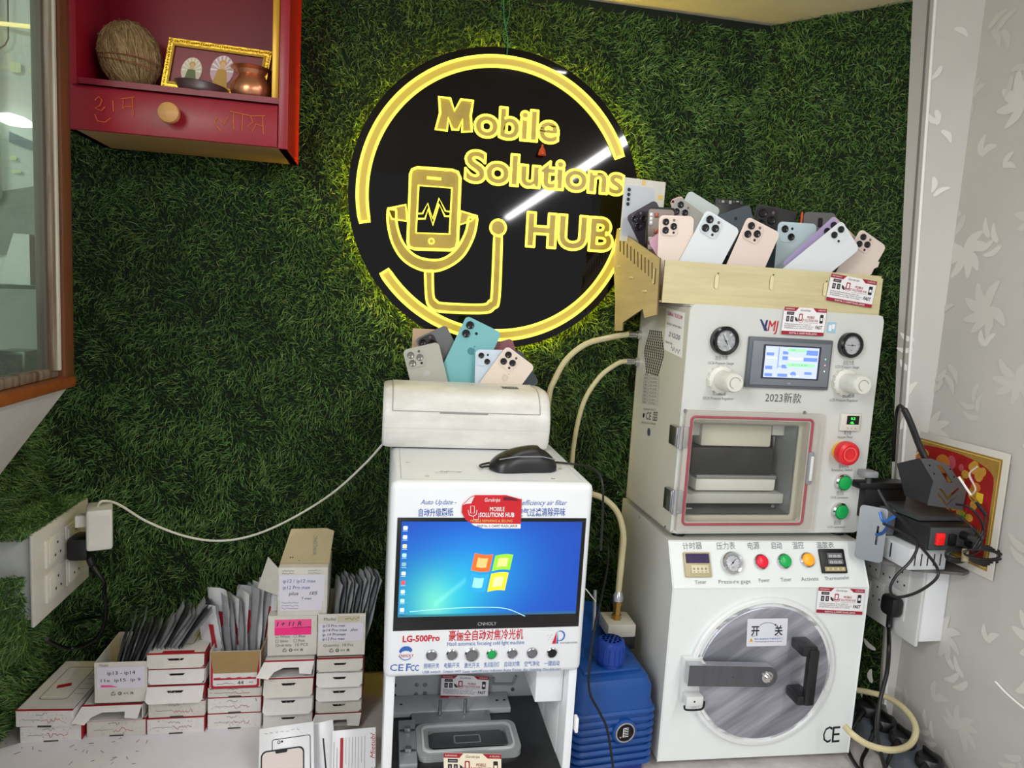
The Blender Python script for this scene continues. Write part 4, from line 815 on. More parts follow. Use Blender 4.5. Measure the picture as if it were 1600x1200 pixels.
pane(-.98, -.06, .08, .95, 'e0561e'); pane(.06, .95, .06, .85, '7ab82a'); pane(-.95, -.06, -.95, -.06, '1f86d8'); pane(.06, .92, -1.0, -.08, 'f0c020')
ic = ['e8eef4', 'c8d4dc', 'e0c890', '9ad0e0', '7aa0a8', 'c8d8b8', 'd84a50', 'b8d8c0', 'a8d0b8', 'c8e0d0']
for k in range(10): y_ = 824 + k * 14.2; q = pix(G, 633.5 - k * .6, y_); b.flat(rrect(q.x - .0035, q.z - .0035, q.x + .0035, q.z + .003, .0015), -.0024, mat('icon_' + ic[k], ic[k], .4, emit=.6)); b.rect(q.x - .004, q.x + .004, q.z - .0058, q.z - .005, -.0024, mat('icon_cap', 'b8d0e8', .5, emit=.4))
P = [pix(G, *p) for p in ((640, 955), (700, 950), (750, 948), (790, 950), (820, 962))]; b.tube([(p.x, -.002, p.z) for p in smooth_path(P, 4)], .0006, mat('screen_arc', 'a8e0f0', .5, emit=.5), 4); b.build('display_icons', scn)
# printing on the front
b = MB(G)
b.textpx('Auto Update -', (657, 788), (713, 788), 8, INKB, shear=.35); b.textpx('自动升级图纸', (654, 806), (708, 805), 10, INKB, off=.01)
b.build('lettering', lg); b = MB(G); b.textpx('efficiency air filter', (816, 789), (886, 789), 8, INKB, shear=.35); b.textpx('空气过滤清除异味', (808, 806), (883, 805), 10, INKB, off=.01)
b.build('lettering', lg); b = MB(G)
b.textpx('LG-500Pro', (629, 1003), (687, 1001), 10, INKR, off=.03); b.build('lettering', lg); b = MB(G); b.textpx('豪俪全自动对焦冷光机', (701, 1000), (817, 997), 13, INKR, off=.012); b.textpx('Haoli automatic focusing cold light machine', (699, 1009), (819, 1006), 6.5, INKB)
b.build('lettering', lg); b = MB(G)
b.textpx('C', (609, 1048), (620, 1048), 11, INKB, off=.01); b.textpx('E', (622, 1048), (630, 1048), 11, INKB, off=.01); b.textpx('F', (634, 1048), (641, 1048), 12, INKB, off=.02); b.textpx('CC', (641, 1048), (654, 1048), 10, INKB, off=.02)
b.build('certification_mark', lg); b = MB(G)
q = pix(G, 634, 1021); cblue = mat('logo_blue', '2a5fb0', .5); b.flat([(q.x + .0115 * math.cos(a), q.z + .0015 + .0115 * math.sin(a)) for a in [math.radians(20 + 7 * k) for k in range(22)]] + [(q.x + .009 * math.cos(a), q.z - .001 + .006 * math.sin(a)) for a in [math.radians(170 - 10 * k) for k in range(15)]], -.0007, cblue)
b.textpx('CNHOLY', (623, 1027), (646, 1026), 5, INKR, y=-.0009); b.tube([(q.x + .0112 * math.cos(a), -.0007, q.z + .0112 * math.sin(a)) for a in [math.radians(200 + 9 * k) for k in range(14)]], .0006, cblue, 4)
b.build('logo', lg); b = MB(G)
q = pix(G, 870, 996); b.prism(circ(q.x + .006, q.z + .003, .0085, .0095, 24), -.0007, -.0007, cblue, holes=[circ(q.x + .0045, q.z + .003, .0075, .008, 24)]); b.flat([(q.x - .008, q.z - .011), (q.x - .001, q.z + .011), (q.x - .001, q.z - .011)], -.0008, INKR); b.flat([(q.x, q.z - .011), (q.x + .001, q.z + .011), (q.x + .003, q.z - .011)], -.0008, cblue)
for k in range(5): b.flat(circ(q.x - .008 - .002 * k, q.z + .004 * ((k * 2) % 3) - .003, .0006, n=8), -.0007, INKR)
b.textpx('PHONEMAKER', (875, 1006), (902, 1005), 3, INKG)
b.build('logo', lg); b = MB(G)
bt = [(674, 1023, 9, '照明开关', 'USB switch'), (706, 1022, 9.5, '电脑开关', 'Computer switch'), (737, 1022, 12, '激光开关', 'Laser switch'), (768, 1021, 9, '焦点指示灯', 'Focus indicator'), (800, 1020, 9, '自动对焦', 'Auto Focus'), (831, 1019.5, 9, '空气净化', 'Air cleaning'), (862, 1019, 9, '一键启动', 'One-click start')]
for px, py, r, c1, c2 in bt:
    wd_ = 14 if len(c1) < 5 else 17
    b.textpx(c1, (px - 12, py + 21), (px + 12, py + 20), 6.5, INKB); b.textpx(c2, (px - wd_, py + 29), (px + wd_, py + 28), 4.5, INKB)
b.build('lettering', lg)
for k, (px, py, r, c1, c2) in enumerate(bt):
    q = pix(G, px, py); rr = r / FPX * 1.1; b = MB(G); b.turned(q.x, 0, q.z, [(rr, 0), (rr, .003), (rr * .84, .0042), (rr * .8, .003)], CHROME if k in (2, 3, 4, 6, 1) else STEEL, 24)
    cm_ = GREEN if k == 3 else (BLACK if k == 6 else mat('button_steel', '8a8a8e', .3, .8)); b.turned(q.x, 0, q.z, [(rr * .8, .0034), (rr * .62, .0036), (rr * .6, .0045), (0, .0048)], cm_, 24); b.build('push_button', lg)
# red shop sticker, left corner curling
stk = mat('sticker_red', 'c8202a', .3); F = G; y = -.0022; b = MB(G)
P = [pix(G, *p) for p in ((735, 776), (742, 773), (790, 773), (812, 779), (815, 779), (813, 825), (755, 825), (740, 820), (727, 811), (721, 800), (722, 788))]; b.flat([(p.x, p.z) for p in P][::-1], y, stk)
P = [pix(G, *p) for p in ((755, 825), (813, 825), (813, 818), (736, 817), (740, 820))]; b.flat([(p.x, p.z) for p in P], y - .0003, PAPER)
P = [pix(G, *p) for p in ((722, 788), (735, 776), (741, 774), (736, 786), (727, 787))]; b.add([(p.x, y - .003 * (i in (0, 1, 2)), p.z) for i, p in enumerate(P)], [(0, 1, 2, 3, 4)], PAPER)
b.textpx('MOBILE', (765, 798), (788, 798), 7, PAPER, y=y - .0004, off=.025); b.textpx('SOLUTIONS HUB', (749, 807), (803, 807), 7, PAPER, y=y - .0004, off=.025); b.textpx('MOBILE REPAIRING & SELLING', (735, 815), (800, 815), 4, mat('gold_ink', 'f0c060', .5), y=y - .0004, off=.01); b.textpx('SHOP No. 5, CARPET PLAZA, JAIPUR', (745, 823), (808, 823), 4, INK, y=y - .0007)
b.textpx('Gurukripa', (757, 783), (781, 783), 6, PAPER, y=y - .0004, shear=.3)
b.flat([(p.x, p.z) for p in [pix(G, *p) for p in ((786, 776), (800, 776), (812, 782), (786, 781))]], y - .0003, mat('sticker_dark', '6a1220', .4))
P = [pix(G, *p) for p in ((735, 790), (741, 790), (741, 801), (735, 801))]; b.tube([(p.x, y - .0006, p.z) for p in P], .0006, PAPER, 4, closed=True)
P = [pix(G, *p) for p in ((731, 796), (733, 804), (739, 806), (744, 803), (745, 796))]; b.tube([(p.x, y - .0006, p.z) for p in P], .0006, PAPER, 4)
P = [pix(G, *p) for p in ((739, 806), (740, 811), (747, 811), (748, 801))]; b.tube([(p.x, y - .0006, p.z) for p in P], .0005, PAPER, 4)
tag(b.build('shop_sticker'), 'red peeling shop sticker over the top of the blue screen', 'sticker')
card(Q(G, (690, 1054), (764, 1057), (688, 1091), .235), 'white business card clipped inside the white light machine')
card(Q(G, (693, 1176), (783, 1178), (694, 1228), .0), 'cream business card at the front edge of the white machine bed', True)
b = MB(G); q = pix(G, 898, 1132, .01); b.box(q.x, q.x + .006, .005, .02, q.z - .014, q.z + .014, PAPER, .002); b.build('cable_clip', lg)

# mouse
q = atZ(822, 738, TZ + top_z); t = thing('computer_mouse', 'black computer mouse on top of the white machine', 'mouse', frame((q.x, q.y + .02, TZ + top_z)))
MM = Matrix.Translation((q.x - .002, q.y + .02, TZ + top_z)) @ Matrix.Scale(1.15, 4) @ Matrix.Rotation(math.radians(8), 4, 'Z'); b = MB(MM); vs = []; fs = []; nu, nv = 20, 12
for i in range(nu + 1):
    u = -1 + 2 * i / nu
    for j in range(nv + 1):
        v = PI * j / nv; wy = .030 * (1 - .16 * math.cos(2.4 * u)) * max(0, 1 - abs(u) ** 3.2) ** .5; hz = .040 * max(0, 1 - abs(u * .98 + .02) ** 2.6) ** .62 * (.82 + .22 * u * (u < .5) + .06)
        vs.append((u * .055, -wy * math.cos(v), hz * math.sin(v) ** .75 + .002))
for i in range(nu):
    for j in range(nv): a = i * (nv + 1) + j; fs.append((a, a + 1, a + nv + 2, a + nv + 1))
b.add(vs, fs, mat('mouse_black', '19191b', .38)); b.build('shell', t)
b = MB(MM); b.tube([(-.045, -.018, .021), (-.02, -.0265, .027), (.02, -.029, .027), (.045, -.020, .020)], .0008, GREY, 6); b.build('side_groove', t)
b = MB(MM); b.tube(smooth_path([(-.054, 0, .006), (-.062, 0, .006), (-.066, .004, .004), (-.062, .02, .004), (-.02, .045, .003), (.03, .04, .003), (.07, .03, .003), (.10, .01, .003), (.112, -.02, .004), (.118, -.045, -.02), (.120, -.05, -.12)], 6), .0017, BLACK, 8); b.build('cable', t)
# printer
PY_ = 1.335; pw = .333; pzb = TZ + top_z + .003; ph = .117; PM = frame((-.006, PY_, pzb)); t = thing('label_printer', 'scuffed white rounded printer on top of the white machine', 'printer', PM); pwm = mat('printer_white', 'e6e5e1', .35, var=((9, 9, 26), .16), col2='d0cdc7')
prof = [(.012, 0), (.15, 0), (.16, .01), (.16, .10), (.150, .113), (.13, ph), (.06, ph), (.04, ph - .004), (.022, ph - .014), (.008, ph - .032), (.0, ph - .056), (-.001, .035), (.003, .012)]
def shell(b, prof, x0, x1, m, ins=.012, M=None):
    cy = sum(p[0] for p in prof) / len(prof); cz = sum(p[1] for p in prof) / len(prof); L = []
    for x, k in ((x0, 1 - ins * 7), (x0 + .003, 1 - ins * 2.6), (x0 + .008, 1 - ins), (x0 + .014, 1), (x1 - .014, 1), (x1 - .008, 1 - ins), (x1 - .003, 1 - ins * 2.6), (x1, 1 - ins * 7)): L.append([(x, cy + (p[0] - cy) * k, cz + (p[1] - cz) * k) for p in prof])
    n = len(prof); vs = [v for l in L for v in l]; fs = [(a * n + i, a * n + (i + 1) % n, (a + 1) * n + (i + 1) % n, (a + 1) * n + i) for a in range(len(L) - 1) for i in range(n)]; fs += [tuple(range(n)), tuple(len(vs) - n + i for i in range(n))[::-1]]; b.add(vs, fs, m, M)
b = MB(PM); shell(b, prof, 0, pw, pwm); b.build('body', t)
lid = [(.13, ph + .0012), (.06, ph + .0012), (.04, ph - .0028), (.0225, ph - .0128), (.0085, ph - .0305), (.0035, ph - .044), (.006, ph - .044), (.04, ph - .02), (.13, ph - .01)]
b = MB(PM); b.extr(lid, .018, pw - .022, pwm); b.box(.11, .205, .002, .006, ph - .047, ph - .0435, mat('printer_slot', '8f8e8c', .6)); b.build('lid', t)
b = MB(PM); sg_ = mat('lid_groove', 'a9a8a4', .6); lp_ = [(p[0] - .0006, p[1] + .0006) for p in lid[:6]]
for x_ in (.0185, pw - .0225): b.tube([(x_, p[0], p[1]) for p in lp_], .0009, sg_, 5)
b.tube([(.0185, lp_[-1][0], lp_[-1][1]), (pw - .0225, lp_[-1][0], lp_[-1][1])], .0009, sg_, 5); b.build('lid_groove', t)
b = MB(PM); b.box(.004, pw - .004, -.0012, .01, .040, .0406, mat('printer_seam', 'c2c1bd', .6)); b.box(.02, pw - .02, .02, .14, -.003, .001, BLACK); b.build('seam', t)
b = MB(PM @ Matrix.Translation((.24, .066, ph + .0016)) @ Matrix(((1, 0, 0, 0), (0, 0, 1, 0), (0, 1, 0, 0), (0, 0, 0, 1)))); b.rect(0, .034, -.012, .016, 0, DARK); b.text('FAST', .004, -.004, .008, PAPER, .026, y=.0005); b.build('badge', t)
b = MB(); b.box(.02, .30, 1.515, 1.585, TZ + top_z + .0 - .14, -.205, kraft); 
bx = thing('cover_holder_box', 'cardboard holder behind the white printer holding phone covers', 'box', (.15, 1.55, -.345)); b.build('holder', bx)
g0 = 'phone back covers behind the printer'
cover((648, 530), (697, 507), 1.555, .15, '6f7072', 'dark grey cover with black camera island behind the silver one', island='2c2726', group=g0)
cover((770, 537), (800, 528), 1.56, .14, '8a5560', 'plum edged cover mostly hidden behind the pale blue one', 'none', group=g0)
cover((812, 545), (843, 598), 1.56, .14, '48525a', 'slate cover tipped right behind the pink gold one', 'hole', group=g0)
cover((629, 547), (685, 534), 1.525, .155, 'b9b8ae', 'silver titanium phone back cover standing furthest left behind the printer', logo='d8d8d4', group=g0, lc='8a8a84')
cover((729, 493), (784, 520), 1.54, .168, '7fc0c6', 'tall teal phone back cover with two lenses', 'dual', logo='5fa0a8', group=g0)
cover((743, 546), (796, 547), 1.522, .14, 'd3dfee', 'pale blue phone back cover with diagonal lenses', 'diag', group=g0)
cover((792, 540), (836, 573), 1.510, .15, 'eadacd', 'pink gold phone back cover tipped right above the printer', logo='e8d8c8', group=g0)
b = MB(); a = atY(645, 513, 1.575); c = atY(690, 516, 1.575); b.M = frame(a); b.box(0, c.x - a.x, 0, .001, -.15, 0, mat('beige_card', 'c9a98c', .6)); tag(b.build('backing_card'), 'beige card peeking out behind the dark grey cover', 'card')
# ================================================================= vacuum laminator (upper machine) and bubble remover (lower machine)
AO = Vector((.572, 1.232, TZ)); ya = math.radians(-1.3); yl = math.radians(.9)
A = yaw(AO, ya); aw = .427
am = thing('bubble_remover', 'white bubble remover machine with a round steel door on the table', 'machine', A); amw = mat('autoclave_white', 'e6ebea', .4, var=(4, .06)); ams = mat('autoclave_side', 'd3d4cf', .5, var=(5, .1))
zT = pix(A, 1041, 845, .042).z; zP = pix(A, 1057, 919, 0).z
for x in (.04, aw - .04):
    for y in (.04, .25): b = MB(A); b.cyl((x, y, 0), (x, y, .014), .016, BLACK); b.build('foot', am)
dpt = .345; z0 = .014
b = MB(A); pr = [(0, z0), (dpt, z0), (dpt, zT), (.042, zT), (0, zP)]; dR = .288; vs = [(x, (dR if (x > 0 and y == dpt) else y), z) for x in (0, aw) for y, z in pr]
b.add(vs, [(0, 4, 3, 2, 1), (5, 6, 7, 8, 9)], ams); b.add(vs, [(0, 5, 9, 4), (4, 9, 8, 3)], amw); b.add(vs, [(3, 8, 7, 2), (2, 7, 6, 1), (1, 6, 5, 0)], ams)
b.tube([(0, .042, zT), (0, 0, zP), (0, 0, z0)], .0016, amw, 6); b.tube([(aw, .042, zT), (aw, 0, zP), (aw, 0, z0)], .0016, amw, 6); b.tube([(0, .042, zT), (aw, .042, zT)], .0016, amw, 6); b.tube([(0, 0, zP), (aw, 0, zP)], .0012, amw, 6)
b.build('housing', am, angle=25)
# sloping control panel frame
sl = Vector((0, .042, zT - zP)).normalized(); CP = A @ frame((0, 0, zP), (1, 0, 0), sl)
def q_(M, px, py, y=0): return pix(M, px, py, y)
b = MB(CP)
for tx, p0, p1, h in (('计时器', (1067, 858), (1097, 857), 8), ('压力表', (1120, 858), (1149, 857), 8), ('电源', (1169, 858), (1187, 857), 8), ('启动', (1205, 857), (1222, 857), 8), ('温控', (1239, 857), (1256, 856), 8), ('温度表', (1276, 856), (1303, 855), 7),
                      ('Timer', (1086, 913), (1104, 912), 5.5), ('Pressure gage', (1123, 912), (1173, 911), 5.5), ('Power', (1186, 910), (1203, 909), 5.5), ('Timer', (1220, 909), (1237, 908), 5.5), ('Activate', (1252, 908), (1279, 907), 5.5), ('Thermomelet', (1289, 907), (1327, 905), 5)): b.textpx(tx, p0, p1, h, INKG, y=-.0008)
b.build('lettering', am)
for (px, py, c, nm) in ((1188, 878, 'd01830', 'red'), (1224, 877, '0f9a4a', 'green'), (1260, 875, 'f5a020', 'amber')):
    q = q_(CP, px, py); b = MB(CP); b.turned(q.x, 0, q.z, [(.0155, 0), (.0155, .006), (.0135, .008), (.0125, .006)], CHROME, 28); b.turned(q.x, 0, q.z, [(.0125, .006), (.012, .011), (.010, .0125), (0, .013)], mat('button_' + nm, c, .3, emit=.25), 28); o = b.build('push_button', am); o['label'] = nm + ' push button'
def gauge(M, px, py, r, par, dark=True, ang=2.2, depth=.010):
    q = q_(M, px, py); b = MB(M); rm = mat('gauge_black', '101012', .2) if dark else CHROME
    b.turned(q.x, 0, q.z, [(r, 0), (r, depth), (r * .9, depth + .003), (r * .74, depth + .002), (r * .72, depth - .002)], rm, 32); b.turned(q.x, 0, q.z, [(r * .715, depth - .0012), (0, depth - .0012)], mat('dial_white', 'eceef2', .4), 28); g = b.build('gauge', par)
    b = MB(M); y = -(depth - .0006)
    for k in range(11): a = math.radians(225 - 27 * k); b.stroke([(q.x + r * .54 * math.cos(a), q.z + r * .54 * math.sin(a)), (q.x + r * .64 * math.cos(a), q.z + r * .64 * math.sin(a))], .0006, y, INK)
    b.stroke([(q.x + r * .66 * math.cos(math.radians(225 - 13.5 * k)), q.z + r * .66 * math.sin(math.radians(225 - 13.5 * k))) for k in range(21)], .0005, y, INK)
    b.tube([(q.x - r * .3 * math.cos(ang), y, q.z - r * .3 * math.sin(ang)), (q.x + r * .5 * math.cos(ang), y, q.z + r * .5 * math.sin(ang))], .0006, INK, 5); b.text('MPa', q.x - .0035, q.z - r * .45, .0025, INKG, .006, y=y); b.flat(circ(q.x, q.z, .0020, n=12), y - .0004, INK)
    b.build('needle', g)
gauge(CP, 1142, 880, .0225, am, False, .8)
q0 = q_(CP, 1066, 863); q1 = q_(CP, 1111, 902); b = MB(CP); b.box(q0.x, q1.x, -.007, 0, q1.z, q0.z, mat('timer_beige', 'b7aa86', .45), .002); hh = q0.z - q1.z; ww = q1.x - q0.x
b.rect(q0.x + .003, q1.x - .003, q1.z + hh * .55, q0.z - .003, -.0073, mat('timer_display', '33204e', .2)); b.box(q0.x + ww * .22, q1.x - ww * .12, -.0095, -.007, q1.z + hh * .14, q1.z + hh * .48, mat('timer_keys', 'd5cba8', .5), .001)
for k in range(4): b.text('8', q0.x + ww * (.28 + .15 * k), q1.z + hh * .28, .004, INK, .0035, y=-.0098); b.turned(q0.x + ww * (.31 + .15 * k), -.0095, q1.z + hh * .2, [(.0011, 0), (.0011, .001), (0, .001)], GREY, 8)
b.build('timer', am)
q0 = q_(CP, 1277, 858); q1 = q_(CP, 1322, 896); b = MB(CP); b.box(q0.x, q1.x, -.007, 0, q1.z, q0.z, BLACK, .002); hh = q0.z - q1.z; ww = q1.x - q0.x
for k in range(2): b.rect(q0.x + ww * .28, q1.x - ww * .12, q1.z + hh * (.62 - .25 * k), q1.z + hh * (.82 - .25 * k), -.0073, mat('led_grey', '6a6c72', .4)); b.text('888', q0.x + ww * .33, q1.z + hh * (.64 - .25 * k), .0055, mat('led_off', 'c9cacc', .5), ww * .48, y=-.0077)
b.rect(q0.x + ww * .1, q1.x - ww * .08, q1.z + hh * .08, q1.z + hh * .26, -.0073, mat('key_strip', 'a99b74', .5))
for k in range(4): b.turned(q0.x + ww * (.22 + .2 * k), -.0073, q1.z + hh * .17, [(.0022, 0), (.0018, .001), (0, .001)], mat('key_yellow', 'd8cfa4', .5), 10)
b.build('thermometer', am)
# round door
qc = q_(A, 1189, 1048); ccx, ccz = qc.x, qc.z; R1 = .160
b = MB(A); b.turned(ccx, 0, ccz, [(R1, 0), (R1, .008), (R1 - .003, .011), (R1 - .009, .012), (R1 - .011, .008)], mat('ring_white', 'e3e6e6', .35, var=(6, .06)), 64)
ring = []; n = 144
for k in range(n):
    a = 2 * PI * k / n; s6 = ((math.degrees(a) + 15) % 60); r = R1 - .021 if s6 < 34 else R1 - .0115; ring.append((ccx + r * math.cos(a), ccz + r * math.sin(a)))
b.prism(circ(ccx, ccz, R1 - .010, n=72), -.008, -.004, mat('ring_white'), holes=[ring]); b.build('door_ring', am)
dm = bpy.data.materials.new('door_steel'); dm.use_nodes = True; nt = dm.node_tree; N = nt.nodes; L = nt.links; bs = N['Principled BSDF']; bs.inputs['Metallic'].default_value = .5; bs.inputs['Roughness'].default_value = .38
tc = N.new('ShaderNodeTexCoord'); mp = N.new('ShaderNodeMapping'); mp.inputs['Scale'].default_value = (3.0, 1, 30); m0 = N.new('ShaderNodeMapping'); m0.inputs['Rotation'].default_value = (0, math.radians(33), 0); L.new(tc.outputs['Object'], m0.inputs['Vector']); nz = N.new('ShaderNodeTexNoise'); nz.inputs['Scale'].default_value = 1; nz.inputs['Detail'].default_value = 3
rp = N.new('ShaderNodeValToRGB'); rp.color_ramp.elements[0].position = .4; rp.color_ramp.elements[0].color = rgb('84858f'); rp.color_ramp.elements[1].position = .65; rp.color_ramp.elements[1].color = rgb('bdbeca')
L.new(m0.outputs[0], mp.inputs['Vector']); L.new(mp.outputs[0], nz.inputs['Vector']); L.new(nz.outputs[0], rp.inputs[0]); L.new(rp.outputs[0], bs.inputs['Base Color'])
b = MB(A); rd = R1 - .018; b.turned(ccx, 0, ccz, [(rd, .006), (rd, .0105), (rd - .002, .012), (0, .012)], dm, 64); door = b.build('door', am)
b = MB(A); lb = Q(A, (1168, 967), (1231, 966), (1166, 1010), -.0125); b.M = lb; b.prism(rrect(0, 0, 1, 1, .03), -.0004, 0, mat('door_label', 'd9dbe4', .4)); b.text('开', .10, .42, .28, INK, .2, y=-.0009, off=.02); b.text('关', .68, .42, .28, INK, .2, y=-.0009, off=.02)
b.stroke([(.5 + .22 * math.cos(math.radians(150 - 12 * k)), .66 + .2 * math.sin(math.radians(150 - 12 * k))) for k in range(11)], .014, -.0009, INK); b.flat([(.70, .72), (.66, .80), (.72, .80)], -.0009, INK); b.flat([(.06, .17), (.16, .17), (.11, .31)], -.0009, mat('warn_yellow', 'e8b820', .5)); b.text('!', .10, .19, .08, INK, .012, y=-.0012)
b.text('警告 高温高压 严禁带压开门', .19, .24, .05, INKB, .7, y=-.0009); b.text('Warning high pressure inside', .19, .15, .05, INKG, .68, y=-.0009); b.text('open', .12, .36, .045, INKG, .08, y=-.0009); b.text('close', .7, .36, .045, INKG, .1, y=-.0009); b.build('label', door)
# hinge bracket and locking arm
h0 = q_(A, 1074, 1031, -.02); h1 = q_(A, 1092, 1100, -.02); b = MB(A); b.box(h0.x - .004, h1.x + .004, -.012, 0, h1.z, h0.z, mat('bracket_white', 'd8dada', .4), .002); b.box(h0.x, h1.x + .002, -.034, -.012, h0.z - .026, h0.z - .002, mat('bracket_white'), .002); b.box(h0.x, h1.x + .002, -.034, -.012, h1.z + .004, h1.z + .024, mat('bracket_white'), .002)
for z in (h0.z - .014, h1.z + .014): b.turned((h0.x + h1.x) / 2, -.034, z, [(.002, .0003), (0, .0003)], INK, 10)
b.tube(smooth_path([(h0.x - .002, -.03, h1.z + .004), (h0.x + .002, -.032, h1.z - .004), (h1.x, -.034, h1.z - .002), (h1.x + .004, -.034, h1.z + .014)], 5), .002, BLACK, 8); b.build('hinge_bracket', am)
a0 = q_(A, 1076, 1056, -.04); a1 = q_(A, 1199, 1058, -.04); hw = .0215; b = MB(A); P = [(a0.x, a0.z - hw)] + [(a1.x + hw * math.sin(PI * k / 14), a1.z - hw * math.cos(PI * k / 14)) for k in range(15)] + [(a0.x, a0.z + hw)]
b.prism(P, -.040, -.022, mat('arm_steel', '77797f', .32, .85, var=((40, 4, 4), .2)), side=mat('arm_side', 'b9bbbf', .3, .7)); arm = b.build('locking_arm', am)
b = MB(A); b.turned(a1.x, -.040, a1.z, [(.012, 0), (.012, .0015), (.0085, .002), (.0085, .006), (.006, .009), (0, .010)], CHROME, 24); b.turned((a0.x + a1.x) / 2 + .01, -.040, a1.z + .002, [(.0012, .0004), (0, .0005)], INK, 8); b.build('bolt', arm)
b = MB(A); 
for k in range(3): b.turned(a0.x + .055 + .008 * k, -.012, a0.z - .034, [(.004, 0), (.004, .006), (0, .008)], STEEL, 12)
b.build('door_screws', am)
# black handle
t0 = q_(A, 1252, 1020, -.03); t1 = q_(A, 1246, 1092, -.03); b = MB(A); hb = mat('handle_black', '1b1b1d', .3); x = t0.x
hx = q_(A, 1264, 1056, -.05).x; ztp = q_(A, 1262, 1008, -.05).z; zbt = q_(A, 1262, 1100, -.05).z
b.box(hx - .011, hx + .011, -.062, -.048, zbt + .002, ztp - .006, hb, .004); b.box(hx - .024, hx + .010, -.058, -.012, ztp - .022, ztp, hb, .005); b.box(hx - .024, hx + .010, -.058, -.012, zbt, zbt + .022, hb, .005); b.build('handle', am)
b = MB(A); b.textpx('C', (1284, 1160), (1297, 1160), 25, INK); b.textpx('E', (1299, 1160), (1311, 1159), 25, INK); b.build('certification_mark', am)
card(Q(A, (1279, 917), (1351, 921), (1275, 957), -.004), 'white business card stuck to the right edge of the bubble remover')

# ---- laminator
LO = A @ Vector((.0, .0, 0)); zl = (A @ Vector((0, 0, zT))).z
Lp = atZ(1048, 834, zl + .012); Lf = yaw((Lp.x, Lp.y, zl), yl); r_ = pix(Lf, 1341, 834); wL = r_.x
lmth = thing('vacuum_laminator', 'cream vacuum laminator with a touch screen and clear front door', 'machine', Lf); zt_ = pix(Lf, 1075, 474).z; zb0 = .012; dL = .262
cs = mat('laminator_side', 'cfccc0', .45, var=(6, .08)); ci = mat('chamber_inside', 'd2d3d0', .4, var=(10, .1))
for x in (.03, wL - .03):
    for y in (.03, .18): b = MB(Lf); b.cyl((x, y, 0), (x, y, zb0), .014, BLACK); b.build('foot', lmth)
xr = pix(Lf, 1272, 740).x; zd = pix(Lf, 1150, 646).z; RC = .025
# front shell: prism with an opening for the chamber
xl = .008; zc = zb0 + .008; xo = pix(Lf, 1258, 740).x
b = MB(Lf); outer = rrect(0, zb0, wL, zt_, .014, 4); hol_ = [(xl + .02, zc + .03), (xo - .02, zc + .03), (xo - .02, zd - .025), (xl + .02, zd - .025)]
b.prism(outer, .0, .004, CREAM, holes=[[(xl, zc), (xr + .006, zc), (xr + .006, zd - RC), (xr, zd - RC * .3), (xr - RC * .7, zd), (xl, zd)]], side=CREAM)
b.box(0, .004, .004, dL, zb0, zt_ - .004, cs, .0); dR = .205; b.box(wL - .003, wL, .004, dR, zb0, zt_ - .004, cs); fp = [(0, .004), (wL, .004), (wL, dR), (wL * .8, dL), (0, dL)]; FM = Lf @ Matrix(((1, 0, 0, 0), (0, 0, 1, 0), (0, 1, 0, 0), (0, 0, 0, 1))); b.prism(fp, zt_ - .007, zt_ - .002, CREAM, FM); b.prism(fp, zb0, zb0 + .003, cs, FM); b.box(0, wL * .8, dL - .003, dL, zb0, zt_ - .004, cs); b.add([(wL * .8, dL, zb0), (wL, dR, zb0), (wL, dR, zt_ - .004), (wL * .8, dL, zt_ - .004)], [(0, 1, 2, 3)], cs)
b.tube([(.001, .002, zb0 + .004), (.001, .002, zt_ - .012)], .002, CREAM, 6)
b.build('housing', lmth)
# recessed chamber
b = MB(Lf); y0c = .012
b.prism([(xl, zc), (xr + .006, zc), (xr + .006, zd), (xl, zd)], y0c, y0c + .003, cs, holes=[hol_]); hx0, hz0, hx1, hz1 = hol_[0][0], hol_[0][1], hol_[1][0], hol_[2][1]
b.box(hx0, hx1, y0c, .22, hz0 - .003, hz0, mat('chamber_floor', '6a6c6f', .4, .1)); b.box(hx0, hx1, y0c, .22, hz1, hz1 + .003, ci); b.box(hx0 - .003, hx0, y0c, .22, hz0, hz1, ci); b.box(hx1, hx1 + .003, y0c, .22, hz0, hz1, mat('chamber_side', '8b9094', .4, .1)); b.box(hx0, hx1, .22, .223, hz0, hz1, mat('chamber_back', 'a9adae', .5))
b.build('chamber', lmth)
def bx(name, pa, pc, y0, y1, m, bev=.003):
    a = pix(Lf, *pa, y0); c = pix(Lf, *pc, y0); b = MB(Lf); b.box(a.x, c.x, y0, y1, c.z, a.z, m, bev); return b
press = mat('press_ivory', 'dcd9cc', .4); plate = mat('press_black', '232427', .45, var=(20, .3)); bed_ = mat('press_white', 'e2e2e0', .35)
b = bx('x', (1098, 662), (1204, 699), .05, .17, press, .004); b.build('upper_press', lmth)
b = bx('x', (1078, 658), (1100, 681), .06, .16, bed_); b.M = Lf; a = pix(Lf, 1208, 659, .06); c = pix(Lf, 1233, 681, .06); b.box(a.x, c.x, .06, .16, c.z, a.z, bed_, .002); b.build('press_block', lmth)
for px in (1213,): a = pix(Lf, px, 682, .09); c = pix(Lf, px, 728, .09); b = MB(Lf); b.cyl((a.x, .10, a.z), (c.x, .10, c.z), .009, STEEL, n=20); b.build('guide_rod', lmth)
bx('x', (1083, 699), (1205, 742), .045, .18, plate, .002).build('heating_plate', lmth)
b = bx('x', (1088, 744), (1211, 768), .04, .18, bed_, .006); a = pix(Lf, 1088, 742, .04); c = pix(Lf, 1212, 749, .04); b.box(a.x, c.x, .038, .18, c.z, a.z, mat('bed_edge', '9a9c9e', .3, .5), .001); b.build('lower_bed', lmth)
